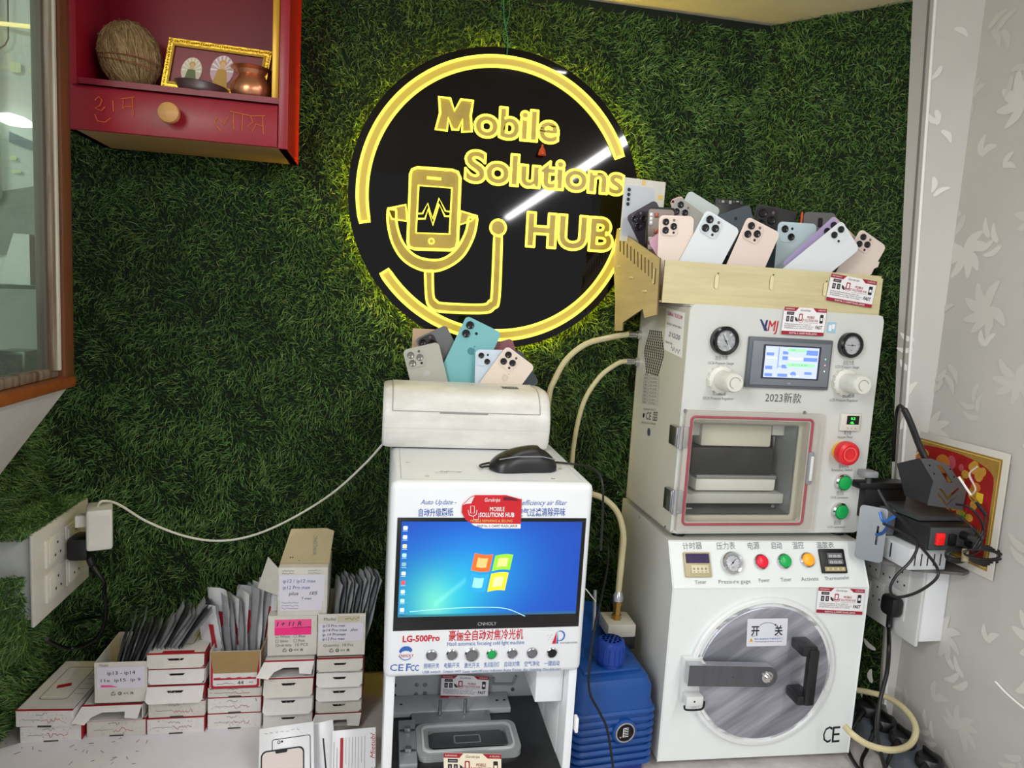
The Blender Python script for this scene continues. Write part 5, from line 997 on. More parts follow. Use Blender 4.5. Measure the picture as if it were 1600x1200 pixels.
b = bx('x', (1072, 771), (1223, 787), .035, .19, mat('base_silver', 'c3c4c4', .35), .002); a = pix(Lf, 1205, 790, .04); b.turned(a.x, .04, a.z, [(.004, 0), (.004, .006), (0, .006)], STEEL, 12); b.build('bed_rail', lmth)
# clear door with a red gasket
dl, dr = pix(Lf, 1062, 740, -.006).x, pix(Lf, 1276, 740, -.006).x; dt, db_ = pix(Lf, 1150, 643, -.006).z, pix(Lf, 1150, 829, -.006).z
acl = mat('acrylic_frame', 'ece9e2', .12, metal=.42, glass=.09); acw = mat('acrylic_clear', 'fbfbf8', .04, glass=.045); gk = mat('red_gasket', 'a04550', .5)
door = MB(Lf); gl0, gr0 = dl + .012, pix(Lf, 1258, 740, -.006).x; gt, gb = pix(Lf, 1150, 652, -.006).z, db_ + .016
win = rrect(gl0 + .005, gb + .005, gr0 - .005, gt - .005, .006)
door.prism(rrect(dl, db_, dr, dt, .003), -.012, -.001, acl, holes=[win]); dob = door.build('door_frame', lmth)
MB(Lf).prism(win, -.011, -.003, acw).build('door_pane', lmth)
b = MB(Lf); pth = rrect(gl0, gb, gr0, gt, .008); b.tube([(p[0], -.0135, p[1]) for p in pth], .0026, gk, 8, closed=True); b.build('gasket', dob)
for (px, py) in ((1067, 638), (1252, 641)): q = pix(Lf, px, py); b = MB(Lf); b.turned(q.x, -.012, q.z - .003, [(.004, 0), (.003, .002), (0, .002)], STEEL, 14); b.build('screw', dob)
for py in (668, 690, 772, 794): q = pix(Lf, 1072, py, -.012); b = MB(Lf); b.tube([(q.x, -.013, q.z), (q.x + .012, -.013, q.z)], .0012, CHROME, 6); b.build('pin', dob)
q = pix(Lf, 1264, 731, -.012); b = MB(Lf); b.box(q.x - .006, q.x + .006, -.018, -.012, q.z - .034, q.z + .034, GREY, .002); b.box(q.x - .003, q.x + .004, -.021, -.018, q.z - .026, q.z + .026, mat('latch_white', 'dcdcd8', .3), .002); b.build('latch', dob)
for py0, py1 in ((665, 698), (764, 800)):
    a = pix(Lf, 1052, py0, -.004); c = pix(Lf, 1052, py1, -.004); b = MB(Lf); b.box(-.011, .012, -.016, -.010, c.z, a.z, CHROME, .002); b.box(-.013, -.002, -.012, .022, c.z + .002, a.z - .002, STEEL, .002); b.cyl((-.004, -.015, c.z - .001), (-.004, -.015, a.z + .001), .005, CHROME); b.build('hinge', lmth)
# controls
gauge(Lf, 1130, 532, .0285, lmth, True, 2.1, .012); gauge(Lf, 1326, 539, .026, lmth, True, PI, .012)
for (px, py) in ((1130, 594), (1325, 598)):
    q = pix(Lf, px, py, -.015); km = mat('knob_ivory', 'd8d8cf', .4); b = MB(Lf); b.turned(q.x, 0, q.z, [(.027, 0), (.027, .010), (.024, .012), (.020, .013), (.0185, .030), (.019, .034), (.019, .058), (.017, .062), (0, .0625)], km, 32)
    for k in range(14): a = 2 * PI * k / 14; b.box(q.x + .0265 * math.cos(a) - .002, q.x + .0265 * math.cos(a) + .002, -.010, -.001, q.z + .0265 * math.sin(a) - .002, q.z + .0265 * math.sin(a) + .002, km, .0006)
    for k in range(28): a = 2 * PI * k / 28; b.tube([(q.x + .0188 * math.cos(a), -.036, q.z + .0188 * math.sin(a)), (q.x + .0188 * math.cos(a), -.056, q.z + .0188 * math.sin(a))], .0007, km, 4)
    b.tube([(q.x + .011 * math.cos(math.radians(20 + 14 * k)), -.063, q.z + .011 * math.sin(math.radians(20 + 14 * k))) for k in range(18)], .0006, mat('knob_mark', '9a9a90', .5), 4); b.build('regulator_knob', lmth)
q0 = pix(Lf, 1169, 525); q1 = pix(Lf, 1290, 609); b = MB(Lf); b.box(q0.x, q1.x, -.008, 0, q1.z, q0.z, mat('hmi_grey', '5c6066', .45), .002); b.box(q0.x + .007, q1.x - .005, -.011, -.008, q1.z + .006, q0.z - .008, mat('hmi_grey_light', '777c84', .4), .002); W1 = q1.x - q0.x; H1 = q0.z - q1.z
b.prism(rrect(q0.x + W1 * .16, q1.z + H1 * .19, q0.x + W1 * .85, q0.z - H1 * .14, .001), -.0115, -.011, mat('hmi_inner', '2e3136', .4)); b.text('WE', q0.x + W1 * .48, q1.z + H1 * .09, .004, mat('hmi_logo', 'b9bcc0', .4), .008, y=-.0115, off=.02)
for k, c in enumerate(('7dff9a', 'ff9a9a', 'e8e8e8')): b.turned(q0.x + W1 * .915, -.011, q0.z - H1 * (.38 + .12 * k), [(.0014, .0003), (0, .0008)], mat('led_' + c, c, .4, emit=1.2), 8)
hm = b.build('touch_screen', lmth)
D0 = Matrix.Translation((q0.x + W1 * .185, -.0118, q1.z + H1 * .22)); DM = Lf @ D0 @ Matrix.Diagonal((W1 * .64, 1, H1 * .61, 1)); b = MB(DM); em = lambda n, c: mat(n, c, .4, emit=.75)
b.rect(0, 1, 0, 1, 0, em('disp_pale', 'a9b3ea')); bl = em('disp_blue', '5f7ce0'); gn = em('disp_green', '8fd69a'); wt = em('disp_white', 'd6daf5')
for r in ((.02, .16, .70, .80), (.02, .15, .26, .37), (.02, .16, .03, .13), (.26, .44, .03, .13), (.32, .42, .76, .86), (.32, .42, .58, .70), (.32, .42, .31, .42), (.76, .98, .76, .92), (.72, .98, .56, .68), (.76, .90, .13, .21)): b.rect(*r, -.0004, bl)
b.rect(.40, .76, .84, .97, -.0005, gn); b.rect(.40, .94, .36, .50, -.0005, gn); b.rect(.24, .255, .3, .97, -.0005, bl); b.rect(.255, .32, .36, .375, -.0005, bl); b.flat(circ(.55, .13, .055, .08, 16), -.0005, bl); b.rect(.45, .7, .60, .66, -.0005, wt); b.text('VACUUM READY', .02, .6, .05, wt, .2, y=-.0006); b.text('TIME 00', .46, .05, .05, wt, .2, y=-.0006); b.text('OK', .46, .88, .06, INKB, .1, y=-.0007); b.text('AUTO RUN', .5, .40, .06, INKB, .3, y=-.0007)
b.build('display', hm)
b = MB(Lf); nb = mat('logo_navy', '28346e', .5)
a = pix(Lf, 1188, 517); P = [pix(Lf, *p) for p in ((1187, 499), (1190, 499), (1194.5, 508), (1197, 500), (1200, 500), (1197, 511), (1199, 517), (1194, 517), (1192, 511))]; b.flat([(p.x, p.z) for p in P], -.0007, nb); b.textpx('MJ', (1199, 517), (1215, 517.5), 15, INKR, off=.02, shear=.15, y=-.0009)
b.textpx('2023新款', (1195, 627), (1251, 629), 11, mat('ink_soft', '55585a', .7), y=-.0007)
a = pix(Lf, 1293, 503); b.prism(rrect(a.x, a.z - .022, a.x + .02, a.z, .002), -.0009, -.0003, mat('blue_badge', '9fc4dc', .3)); b.box(a.x + .004, a.x + .010, -.0011, -.0009, a.z - .018, a.z - .006, PAPER); b.box(a.x + .011, a.x + .017, -.0011, -.0009, a.z - .014, a.z - .004, PAPER)
for (tx, p0, p1, h) in (('左压力表', (1117, 562), (1137, 562), 5), ('OCA Pressure Gauge', (1106, 569), (1146, 570), 4), ('左压调压阀', (1113, 617), (1133, 618), 5), ('OCA Pressure Regulator', (1098, 624), (1146, 625), 4), ('右压力表', (1317, 570), (1334, 570), 5), ('LCD Pressure Gauge', (1305, 575), (1342, 576), 4), ('右压调压阀', (1316, 621), (1334, 621), 5), ('LCD Pressure Regulator', (1296, 627), (1340, 628), 4),
                     ('真空表', (1318, 679), (1330, 679), 4.5), ('Vacuum Meter', (1308, 685), (1332, 685), 4), ('急停开关', (1310, 731), (1326, 731), 4.5), ('Emergency Switch', (1299, 736), (1331, 736), 3.5), ('左压', (1306, 773), (1318, 773), 4.5), ('OCA Lamination', (1297, 779), (1325, 779), 3.5), ('右压', (1302, 819), (1314, 819), 4.5), ('LCD Lamination', (1293, 825), (1320, 825), 3.5)): b.textpx(tx, p0, p1, h, INKG)
b.build('lettering', lmth)
q0 = pix(Lf, 1315, 645); q1 = pix(Lf, 1339, 673); b = MB(Lf); b.box(q0.x - .004, q1.x, -.008, 0, q1.z, q0.z, mat('meter_ivory', 'd5d2c6', .4), .002); W1 = q1.x - q0.x; H1 = q0.z - q1.z; b.rect(q0.x + W1 * .2, q1.x - W1 * .1, q1.z + H1 * .38, q0.z - H1 * .12, -.0083, BLACK); gl_ = mat('led_green', '3aff5a', .4, emit=1.6)
b.text('0.2', q0.x + W1 * .42, q1.z + H1 * .66, .005, gl_, .010, y=-.0087, off=.01); b.text('-8L', q0.x + W1 * .38, q1.z + H1 * .43, .0045, gl_, .010, y=-.0087, off=.01)
for k in range(3): b.turned(q0.x + W1 * (.3 + .22 * k), -.008, q1.z + H1 * .16, [(.0012, .0004), (0, .0004)], mat('key_rose', 'b88a80', .5) if k % 2 else GREY, 8)
b.build('vacuum_meter', lmth)
q = pix(Lf, 1322, 708, -.02); b = MB(Lf); b.turned(q.x, 0, q.z, [(.020, 0), (.020, .006), (.017, .008), (.016, .012)], mat('stop_collar', 'd8b03a', .4), 28); b.turned(q.x, 0, q.z, [(.016, .012), (.0245, .014), (.0255, .022), (.024, .030), (.018, .033), (.012, .031), (0, .031)], RED, 36)
b.prism(circ(q.x, q.z, .015, n=24), -.0332, -.0325, mat('stop_ring', 'f05a5a', .4), holes=[circ(q.x, q.z, .0125, n=24)]); o = b.build('emergency_button', lmth); o['label'] = 'red emergency stop button'
for px, py in ((1318, 754), (1313, 799)): q = pix(Lf, px, py, -.006); b = MB(Lf); b.turned(q.x, 0, q.z, [(.0185, 0), (.0185, .008), (.016, .011), (.0145, .009)], CHROME, 28); b.turned(q.x, 0, q.z, [(.0145, .009), (.0138, .0135), (.012, .0145), (0, .0148)], GREEN, 28); b.build('push_button', lmth)
# left side: vents, rating plate, fittings
SF = Lf @ frame((0, dL, 0), (0, -1, 0))          # looks to -x; local x runs from the back to the front
b = MB(SF)
v = [pix(SF, *p) for p in ((1013, 517), (1032, 517), (1038, 548), (1030, 584), (1014, 584), (1006, 550))]
cx_ = sum(p.x for p in v) / 6; cz_ = sum(p.z for p in v) / 6; x0v, x1v = min(p.x for p in v), max(p.x for p in v); z0v, z1v = min(p.z for p in v), max(p.z for p in v)
nr = 17
for r in range(nr):
    zz = z0v + (z1v - z0v) * (r + .5) / nr; k = abs(r + .5 - nr / 2) / (nr / 2); hwid = (x1v - x0v) / 2 * (1 - .42 * max(0, k - .1)); nc = max(4, int(hwid * 2 / .0105))
    for c in range(nc): xx = cx_ - hwid + 2 * hwid * (c + .5) / nc; b.rect(xx - .0033, xx + .0033, zz - .0024, zz + .0024, -.0005, BLACK)
b.build('vent_grille', lmth)
b = MB(SF); qd = Q(SF, (1007, 583), (1031, 584), (1003, 634)); b.M = qd; rm = INKG
for k in range(9): b.rect(0, 1, .08 + .105 * k, .085 + .105 * k, -.0006, rm); b.text('TYPE: 3' + 'MODEL POWER VOLT'[k:k + 7], .4, .10 + .105 * k, .05, rm, .5, y=-.0006); b.text('额定', .06, .10 + .105 * k, .05, rm, .22, y=-.0006)
for x in (0, .33, 1): b.rect(x, x + .012, .08, .925, -.0006, rm)
b.M = Q(SF, (1005, 636), (1030, 638), (1002, 664)); b.text('CE 㗊', .25, .35, .4, INK, .7, y=-.0006); b.flat(circ(.1, .55, .06, .14, 12), -.0006, INK); b.text('Hongkong Precision Co', .05, .85, .12, rm, .8, y=-.0006); b.text('MADE IN CHINA', .0, .1, .12, rm, .9, y=-.0006)
q = pix(SF, 1014, 675); b.M = SF; b.flat(circ(q.x, q.z, .009, n=20), -.0006, mat('seal_blue', '4a5260', .5)); b.build('rating_plate', lmth)
st = Q(SF, (1042, 481), (1070, 489), (1038, 546)); b = MB(st); b.prism([(0, 0), (1, -.02), (1, 1), (0, 1)], -.0008, -.0002, PAPER); b.text('GURNA TELECOM', .08, .84, .085, INKR, .84, y=-.0012, off=.02); b.text('BUDGET HITOM SERIES', .1, .62, .05, INK, .8, y=-.0012)
b.text('2/12/20', .22, .36, .11, INK, .65, y=-.0014, shear=.3); b.text('SIGNATURE', .06, .18, .05, INK, .4, y=-.0012); b.stroke([(.4 + .045 * k, .10 + .06 * math.sin(k * 1.9)) for k in range(12)], .014, -.0013, INK)
tag(b.build('service_sticker'), 'white service sticker with red heading on the laminator side', 'sticker')
fit = []
for px, py in ((987, 521), (989, 563)):
    q = pix(SF, px, py); q = Vector((max(q.x, .012), 0, q.z)); b = MB(SF); b.turned(q.x, 0, q.z, [(.010, 0), (.010, .010), (.0075, .011), (.0075, .020), (.009, .021), (.009, .032), (0, .032)], CHROME, 16); b.build('hose_fitting', lmth); fit.append(SF @ Vector((q.x, -.030, q.z)))
for px, py in ((1000, 808), (1040, 823), (965, 770)): q = pix(SF, px, py); b = MB(SF); b.turned(q.x, 0, q.z, [(.003, 0), (.0025, .0015), (0, .0016)], STEEL, 10); b.build('screw', lmth)
hose = mat('clear_hose', 'cfc59a', .25, var=(20, .12)); 
b = MB(); b.tube(smooth_path([fit[0], atY(950, 528, 1.53), atY(915, 538, 1.54), atY(885, 562, 1.55), atY(866, 595, 1.56), atY(858, 620, 1.57), atY(850, 700, 1.585), atY(850, 800, 1.585)], 8), .0068, hose, 10); tag(b.build('air_hose'), 'upper clear hose arching from the laminator toward the printer', 'hose')
b = MB(); b.tube(smooth_path([fit[1], atY(965, 568, 1.53), atY(938, 588, 1.54), atY(915, 622, 1.55), atY(903, 660, 1.56), atY(896, 700, 1.56), atY(893, 730, 1.56), atY(880, 820, 1.57)], 8), .0056, hose, 10); tag(b.build('air_hose'), 'lower clear hose curving down from the laminator side', 'hose')
card(Q(Lf, (1226, 479), (1292, 483), (1220, 522), -.004), 'white business card stuck above the laminator touch screen')

# ---- plywood tray on top
zt_w = zl + zt_; TA = yaw(atZ(1033, 471, zt_w + .001), yl); TA = yaw((TA.translation.x, TA.translation.y, zt_w - .001), yl); tw = pix(TA, 1372, 488).x; th_ = pix(TA, 1036, 406).z
plyw = mat('tray_plywood', 'd4cba2', .6, var=((5, 30, 70), .14), col2='c5b88c'); plyd = mat('ply_edge', '6e5a38', .7); plys = mat('tray_plywood_side', 'd0b98a', .55, var=((30, 5, 60), .15))
tr = thing('plywood_tray', 'pale plywood tray full of phone covers on the laminator', 'tray', TA)
b = MB(TA); P = [(0, 0), (tw, 0), (tw, th_ * .93), (tw - .006, th_ * .95), (tw - .010, th_), (0, th_)]; sl_ = [pix(TA, *p) for p in ((1118, 440), (1204, 442), (1287, 452))]
b.prism(P, -.003, .001, plyw, side=plyd); fr = b.build('front_panel', tr)
for q in sl_: b = MB(TA); b.prism(rrect(q.x - .0042, q.z - .014, q.x + .0042, q.z + .014, .004), -.0048, -.003, mat('tab_pale', 'e0d3a6', .5), side=plyd); b.turned(q.x + .002, -.0048, q.z + .0165, [(.0015, 0), (0, 0)], INK, 8); b.build('tab', fr)
TD = .205
b = MB(TA); b.box(0, tw, .001, TD, .001, .0045, plyw); b.build('floor_panel', tr)
zback = .150
b = MB(TA); b.box(0, tw, TD, TD + .004, -.002, zback * .62, plyw); b.build('back_panel', tr)
b = MB(TA); b.extr([(.002, 0), (TD, 0), (TD, zback * .62), (.002, th_)], tw - .004, tw, plyw); b.build('side_panel', tr)
SP = TA @ frame((-.002, 0, 0), (0, -1, 0))      # left side, looks to -x
def sq(*p): v_ = pix(SP, *p); return (v_.x, v_.z)
P = [sq(1033, 404), sq(1028, 492), sq(1009, 497), sq(1006, 483), sq(975, 504), sq(974, 517), sq(962, 517), sq(963, 470), sq(960, 400), sq(966, 357)]
b = MB(SP); slots = []
for k in range(10):
    t = k / 9; xa = 971 + 50 * t; ya0 = 372 + 38 * t; slots.append([sq(xa - .9, ya0), sq(xa + .9, ya0 + 1), sq(xa + .9, ya0 + 22 + 5 * t), sq(xa - .9, ya0 + 21 + 5 * t)])
b.prism(P, -.003, 0, plys, side=plyd, holes=slots); sdp = b.build('side_panel', tr)
for (px, py) in ((970, 416), (989, 434), (1010, 455)): c_ = sq(px, py); b = MB(SP); b.box(c_[0] - .010, c_[0] + .010, -.006, -.003, c_[1] - .002, c_[1] + .002, mat('tab_pale'), .001); b.build('tab', sdp)
c_ = sq(1026, 432); b = MB(SP); b.prism(rrect(c_[0] - .006, c_[1] - .016, c_[0] + .003, c_[1] + .016, .004), -.006, -.003, mat('tab_pale'), side=plyd); b.build('tab', sdp)
card(Q(TA, (1299, 427), (1370, 440), (1290, 469), -.006), 'white business card on the right end of the plywood tray')
g1 = 'phone covers standing in the plywood tray'
Y0 = TA.translation.y
b = MB(); a = atY(976, 277, Y0 + .21); c = atY(1040, 285, Y0 + .22); Mx = frame(a, c - a); wq = (c - a).length; b.M = Mx @ Matrix.Translation((0, 0, -.14)); h_ = .14
b.prism([(0, 0), (wq, 0), (wq, h_), (0, h_)], -.001, .001, mat('sleeve_cream', 'dfdcd2', .6, var=(30, .08))); b.prism(rrect(.003, .012, wq * .75, h_ - .016, .008), -.0014, -.001, mat('sleeve_phone', 'c9ced6', .3)); b.prism(rrect(.006, h_ - .062, .019, h_ - .020, .005), -.002, -.0014, mat('sleeve_strip', 'b9c0cc', .3))
for k in range(4): b.turned(.0125, -.002, h_ - .026 - .0105 * k, [(.0042, 0), (.003, .001), (0, .001)], BLACK, 14)
b.rect(wq * .42, wq * .5, h_ - .012, h_, -.0018, mat('tape_yellow', 'e8c878', .5)); b.rect(wq * .84, wq * .96, h_ - .04, h_ - .03, -.0018, mat('tape_yellow'))
tag(b.build('cover_packet'), 'cream packet with a pale four lens phone printed on it, at the tray left end', 'packet')
cover((978, 338), (1024, 312), Y0 + .17, .15, '3a3440', 'dark purple cover leaning right at the tray left end', island='2e2834', rough=.15, group=g1)
# bare metal mid frame
a = atY(1011, 323, Y0 + .13); c = atY(1052, 325, Y0 + .13); Mx = frame(a, c - a) @ Matrix.Translation((0, 0, -.14)); wq = .066; t = thing('phone_chassis', 'bare metal phone chassis with silver and red parts in the tray', 'phone chassis', Mx)
b = MB(Mx); b.prism(rrect(0, 0, wq, .14, .010), -.003, .003, mat('chassis_edge', '2c2c2e', .4, .5), holes=[rrect(.003, .003, wq - .003, .137, .008)]); b.build('frame', t)
b = MB(Mx); b.prism(rrect(.003, .003, wq - .003, .137, .008), 0, .001, mat('chassis_plate', '8a8078', .35, .6))
for k in range(16): x_ = .006 + .012 * (k % 3); z_ = .128 - .017 * (k // 2) % .11; b.box(x_, x_ + .009, -.0018 - .0004 * (k % 3), 0, z_ - .010, z_, mat(('chassis_silver', 'chassis_red', 'chassis_dark')[k % 3], ('c9cac8', 'a05a48', '4a4644')[k % 3], .35, .5), .001)
b.build('inner_plate', t)
cover((1046, 313), (1066, 305), Y0 + .20, .10, 'e0b3b4', 'small pink back cover peeping out behind the grey one', 'diag', group=g1)
cover((1077, 297), (1126, 327), Y0 + .19, .15, 'c9d3d2', 'plain pale cover tipped right behind the grey camera cover', 'none', group=g1)
cover((1049, 328), (1098, 308), Y0 + .15, .14, 'a5a39f', 'warm grey phone cover tilted left behind the white one', group=g1) if 0 else cover((1060, 306), (1103, 337), Y0 + .15, .14, 'a3a19c', 'warm grey phone cover with big lenses behind the white one', group=g1)
cover((1012, 376), (1046, 352), Y0 + .06, .10, 'e3b6cf', 'pink plain cover low at the tray left corner', 'none', group=g1)
cover((1030, 336), (1084, 338), Y0 + .035, .14, 'e4d3c6', 'peach phone cover with three lenses, leftmost in the tray front row', island='e2d0c2', group=g1)
cover((1120, 337), (1171, 319), Y0 + .16, .13, '47525a', 'slate grey plate behind the white and peach covers', 'hole', group=g1)
b = MB(); a = atY(1118, 310, Y0 + .20); c = atY(1172, 312, Y0 + .20); b.M = frame(a, c - a); b.box(0, .07, 0, .002, -.12, 0, mat('board_black', '26282a', .4), .001)
for k in range(7): b.box(.006 + .009 * k, .012 + .009 * k, -.0015, 0, -.011 + .002 * (k % 3), -.004, mat(('chip_grey', 'chip_silver')[k % 2], ('55585a', 'b0b0ac')[k % 2], .4, .4))
tag(b.build('camera_board'), 'black part with small silver chips behind the slate plate', 'phone part')
cover((1182, 318), (1246, 331), Y0 + .18, .14, '2b2d30', 'black phone cover with a black camera island at the tray back', island='141416', group=g1)
cover((1256, 331), (1306, 333), Y0 + .17, .13, '6b6a6c', 'grey cover with one oval camera cutout at the tray back', 'slot', group=g1)
a = atY(1253, 331, Y0 + .165); b = MB(frame(a)); b.box(0, .004, 0, .004, -.13, 0, mat('orange_strip', 'e05038', .4), .001); tag(b.build('plastic_strip'), 'thin orange strip beside the grey cover in the tray', 'strip')
cover((1104, 327), (1156, 359), Y0 + .03, .15, 'dde2e5', 'large white phone cover tipped right in the tray front row', island='cdd6da', group=g1)
cover((1160, 352), (1190, 368), Y0 + .10, .12, '2a2a2e', 'black cover in the gap between the white and peach covers', 'none', group=g1)
cover((1168, 338), (1219, 364), Y0 + .03, .14, 'e3d2c7', 'peach phone cover tipped right in the middle of the tray front', island='dfcabe', group=g1)
cover((1216, 346), (1276, 350), Y0 + .10, .13, 'bfd3d9', 'ice blue phone cover with diagonal lenses in the tray', 'diag', group=g1)
cover((1222, 372), (1246, 396), Y0 + .13, .10, '5c7078', 'blue grey cover low behind the purple and peach covers', 'none', group=g1)
cover((1302, 336), (1342, 375), Y0 + .10, .16, 'c9b9a4', 'beige cover edge between the ice blue and purple covers', 'pair', group=g1)
cover((1296, 345), (1326, 386), Y0 + .085, .14, 'd5bca2', 'tan cover strip under the purple cover', 'none', group=g1)
cover((1303, 337), (1334, 381), Y0 + .06, .155, 'b3a5cf', 'lilac phone cover lying diagonally behind the big white one', 'pair', group=g1)
cover((1345, 357), (1385, 385), Y0 + .075, .14, 'e3d4c9', 'peach cover with a chipped right edge at the tray right end', island='dfcdc0', crack=True, group=g1)
cover((1315, 344), (1343, 389), Y0 + .03, .17, 'dfe4e7', 'large white phone cover lying diagonally at the tray right', 'pair', group=g1)

# ================================================================= blue vacuum pump
bp = mat('pump_blue', '124c98', .42, var=(5, .3), bump=(160, .15)); bpd = mat('pump_blue_dark', '0c2f86', .4); bpn = mat('pump_cap', '123a94', .35)
PO = yaw((.383, 1.20, TZ), math.radians(6)); pmw = .168; pmp = thing('vacuum_pump', 'ribbed blue vacuum pump between the two white machines', 'pump', PO)
zt2 = .205; zr = .150
b = MB(PO); b.box(.010, pmw - .012, .01, .30, .0, .022, bpd, .004); b.build('base', pmp)
b = MB(PO); prf = [(.004, .02), (.002, zr), (.010, zt2 - .012), (.022, zt2), (.11, zt2 + .030), (.30, zt2 + .030), (.30, .02)]
def loft(b, sec, m, M=None):
    n = len(sec[0]); vs = [v for s_ in sec for v in s_]; fs = [(a * n + i, a * n + (i + 1) % n, (a + 1) * n + (i + 1) % n, (a + 1) * n + i) for a in range(len(sec) - 1) for i in range(n)]; fs += [tuple(range(n)), tuple(len(vs) - n + i for i in range(n))[::-1]]; b.add(vs, fs, m, M)
def rs(x0, x1, y0, y1, r, z, dz=0): return [(p[0], p[1], z + dz * (p[1] - y0)) for p in rrect(x0, y0, x1, y1, r, 5)]
loft(b, [rs(.004, pmw - .004, .004, .30, .018, .02), rs(.0, pmw, .0, .30, .018, zr - .002), rs(.003, pmw - .003, .003, .30, .018, zr + .004), rs(.003, pmw - .003, .004, .30, .018, zt2 - .022), rs(.010, pmw - .010, .012, .30, .018, zt2 - .004, .05), rs(.020, pmw - .020, .022, .29, .016, zt2, .12)], bp)
b.box(.022, pmw - .022, .030, .10, zt2 - .002, zt2 + .008, bp, .006); b.build('body', pmp)
for k in range(8): b = MB(PO); zz = .024 + .0155 * k; loft(b, [rs(.0, pmw, -.001, .29, .018, zz), rs(-.0045, pmw + .0045, -.005, .29, .02, zz + .003), rs(-.0045, pmw + .0045, -.005, .29, .02, zz + .006), rs(.0, pmw, -.001, .29, .018, zz + .0095)], bp); b.build('rib', pmp)
q = pix(PO, 975, 1142, -.004); b = MB(PO); b.turned(q.x, 0, q.z, [(.026, 0), (.025, .008), (.022, .009)], bp, 28); b.turned(q.x, 0, q.z, [(.0205, .008), (.0205, .0105), (.018, .0108), (.0175, .009)], CHROME, 28); b.turned(q.x, 0, q.z, [(.0178, .0092), (0, .0092)], BLACK, 24)
b.text('V', q.x - .012, q.z - .011, .004, PAPER, .005, y=-.0100); b.stroke([(q.x - .004, q.z + .009), (q.x - .004, q.z - .010)], .0014, -.0098, PAPER)
for k in range(6): b.stroke([(q.x - .003, q.z + .009 - .0035 * k), (q.x + .007, q.z + .009 - .0035 * k)], .0012, -.0098, PAPER)
b.build('badge', pmp)
b = MB(PO)
for tx, p0, p1, h in (('VALUE', (947, 1115), (970, 1114), 5), ('Vacuum Pump', (963, 1113), (1002, 1108), 4)): b.textpx(tx, p0, p1, h, mat('print_pale_blue', '8fb0dc', .6), y=-.001, yp=.002)
b.build('lettering', pmp)
qa = atY(956, 1020, 1.255); Mc = Matrix.Translation((qa.x, 1.262, TZ + zt2 + .008)) @ Matrix.Rotation(-PI / 2, 4, 'X') @ Matrix.Rotation(PI, 4, 'Y') 
Mc = Matrix.Translation((qa.x, 1.262, TZ + zt2 + .004)) @ Matrix(((1, 0, 0, 0), (0, 0, 1, 0), (0, -1, 0, 0), (0, 0, 0, 1)))
b = MB(Mc); b.lathe([(.020, 0), (.023, .004), (.023, .010), (.0275, .013), (.0275, .048), (.026, .054), (.022, .057), (0, .058)], bpn, n=32)
for k in range(16): a = 2 * PI * k / 16; b.tube([(.0278 * math.cos(a), -.014, .0278 * math.sin(a)), (.0278 * math.cos(a), -.046, .0278 * math.sin(a))], .0013, bpn, 5)
cap = b.build('exhaust_cap', pmp)
b = MB(Mc)
for k in range(19): r_k = 0 if k == 0 else (.009 if k < 7 else .017); a = k * (PI / 3 if k < 7 else PI / 6); b.M = Mc @ Matrix.Translation((r_k * math.cos(a), -.0584, r_k * math.sin(a))); b.lathe([(.0026, 0), (0, 0)], BLACK, n=8)
b.build('cap_holes', cap)
b = MB(); pass; zz = TZ + zt2
b.box(.487, .543, 1.33, 1.40, zz, zz + .030, BLACK, .003); b.box(.478, .540, 1.325, 1.39, zz + .03, zz + .058, mat('valve_block', 'bdb9ac', .4), .003); b.build('valve_block', pmp)
br = mat('brass', 'b08a48', .3, 1); ft = Vector((.505, 1.355, zz + .058)); b = MB(Matrix.Translation(ft) @ Matrix(((1, 0, 0, 0), (0, 0, 1, 0), (0, -1, 0, 0), (0, 0, 0, 1))))
b.lathe([(.011, 0), (.011, .010), (.0085, .011), (.0085, .030), (.010, .031), (.010, .040)], br, n=6); b.lathe([(.010, .040), (.012, .042), (.012, .052), (.009, .058), (.006, .064), (0, .064)], CHROME, n=20); b.build('brass_fitting', pmp)
b = MB(); tp = ft + Vector((0, 0, .062)); b.tube(smooth_path([tp, tp + Vector((.002, .002, .05)), atY(972, 868, 1.37), atY(974, 835, 1.38), atY(966, 803, 1.40), atY(948, 782, 1.42), atY(925, 772, 1.44), atY(900, 770, 1.47), atY(880, 790, 1.50), atY(878, 840, 1.52)], 8), .0066, hose, 10); tag(b.build('air_hose'), 'clear hose rising from the brass pump fitting', 'hose')
b = MB(); b.tube(smooth_path([atY(932, 838, 1.50), atY(948, 845, 1.45), atY(950, 880, 1.40), atY(938, 940, 1.30), atY(930, 975, 1.20), atY(922, 1030, 1.17), atY(921, 1080, 1.165), atY(938, 1115, 1.165), atY(950, 1145, 1.165), atY(960, 1215, 1.165)], 8), .0024, BLACK, 8); tag(b.build('black_cable'), 'thin black cable running down in front of the blue pump', 'cable')
b = MB(PO); b.box(.01, .05, .16, .19, zt2 + .03, zt2 + .075, mat('pump_motor', '3f6fa8', .4), .012); b.box(.0, .055, .19, .28, zt2 + .02, zt2 + .10, bp, .02); b.build('motor_housing', pmp)
b = MB(); b.tube([atY(930, 922, 1.36), atY(928, 985, 1.33)], .004, STEEL, 10); b.tube([atY(915, 920, 1.34), atY(931, 940, 1.34)], .0012, PAPER, 5); b.build('pipe', pmp)
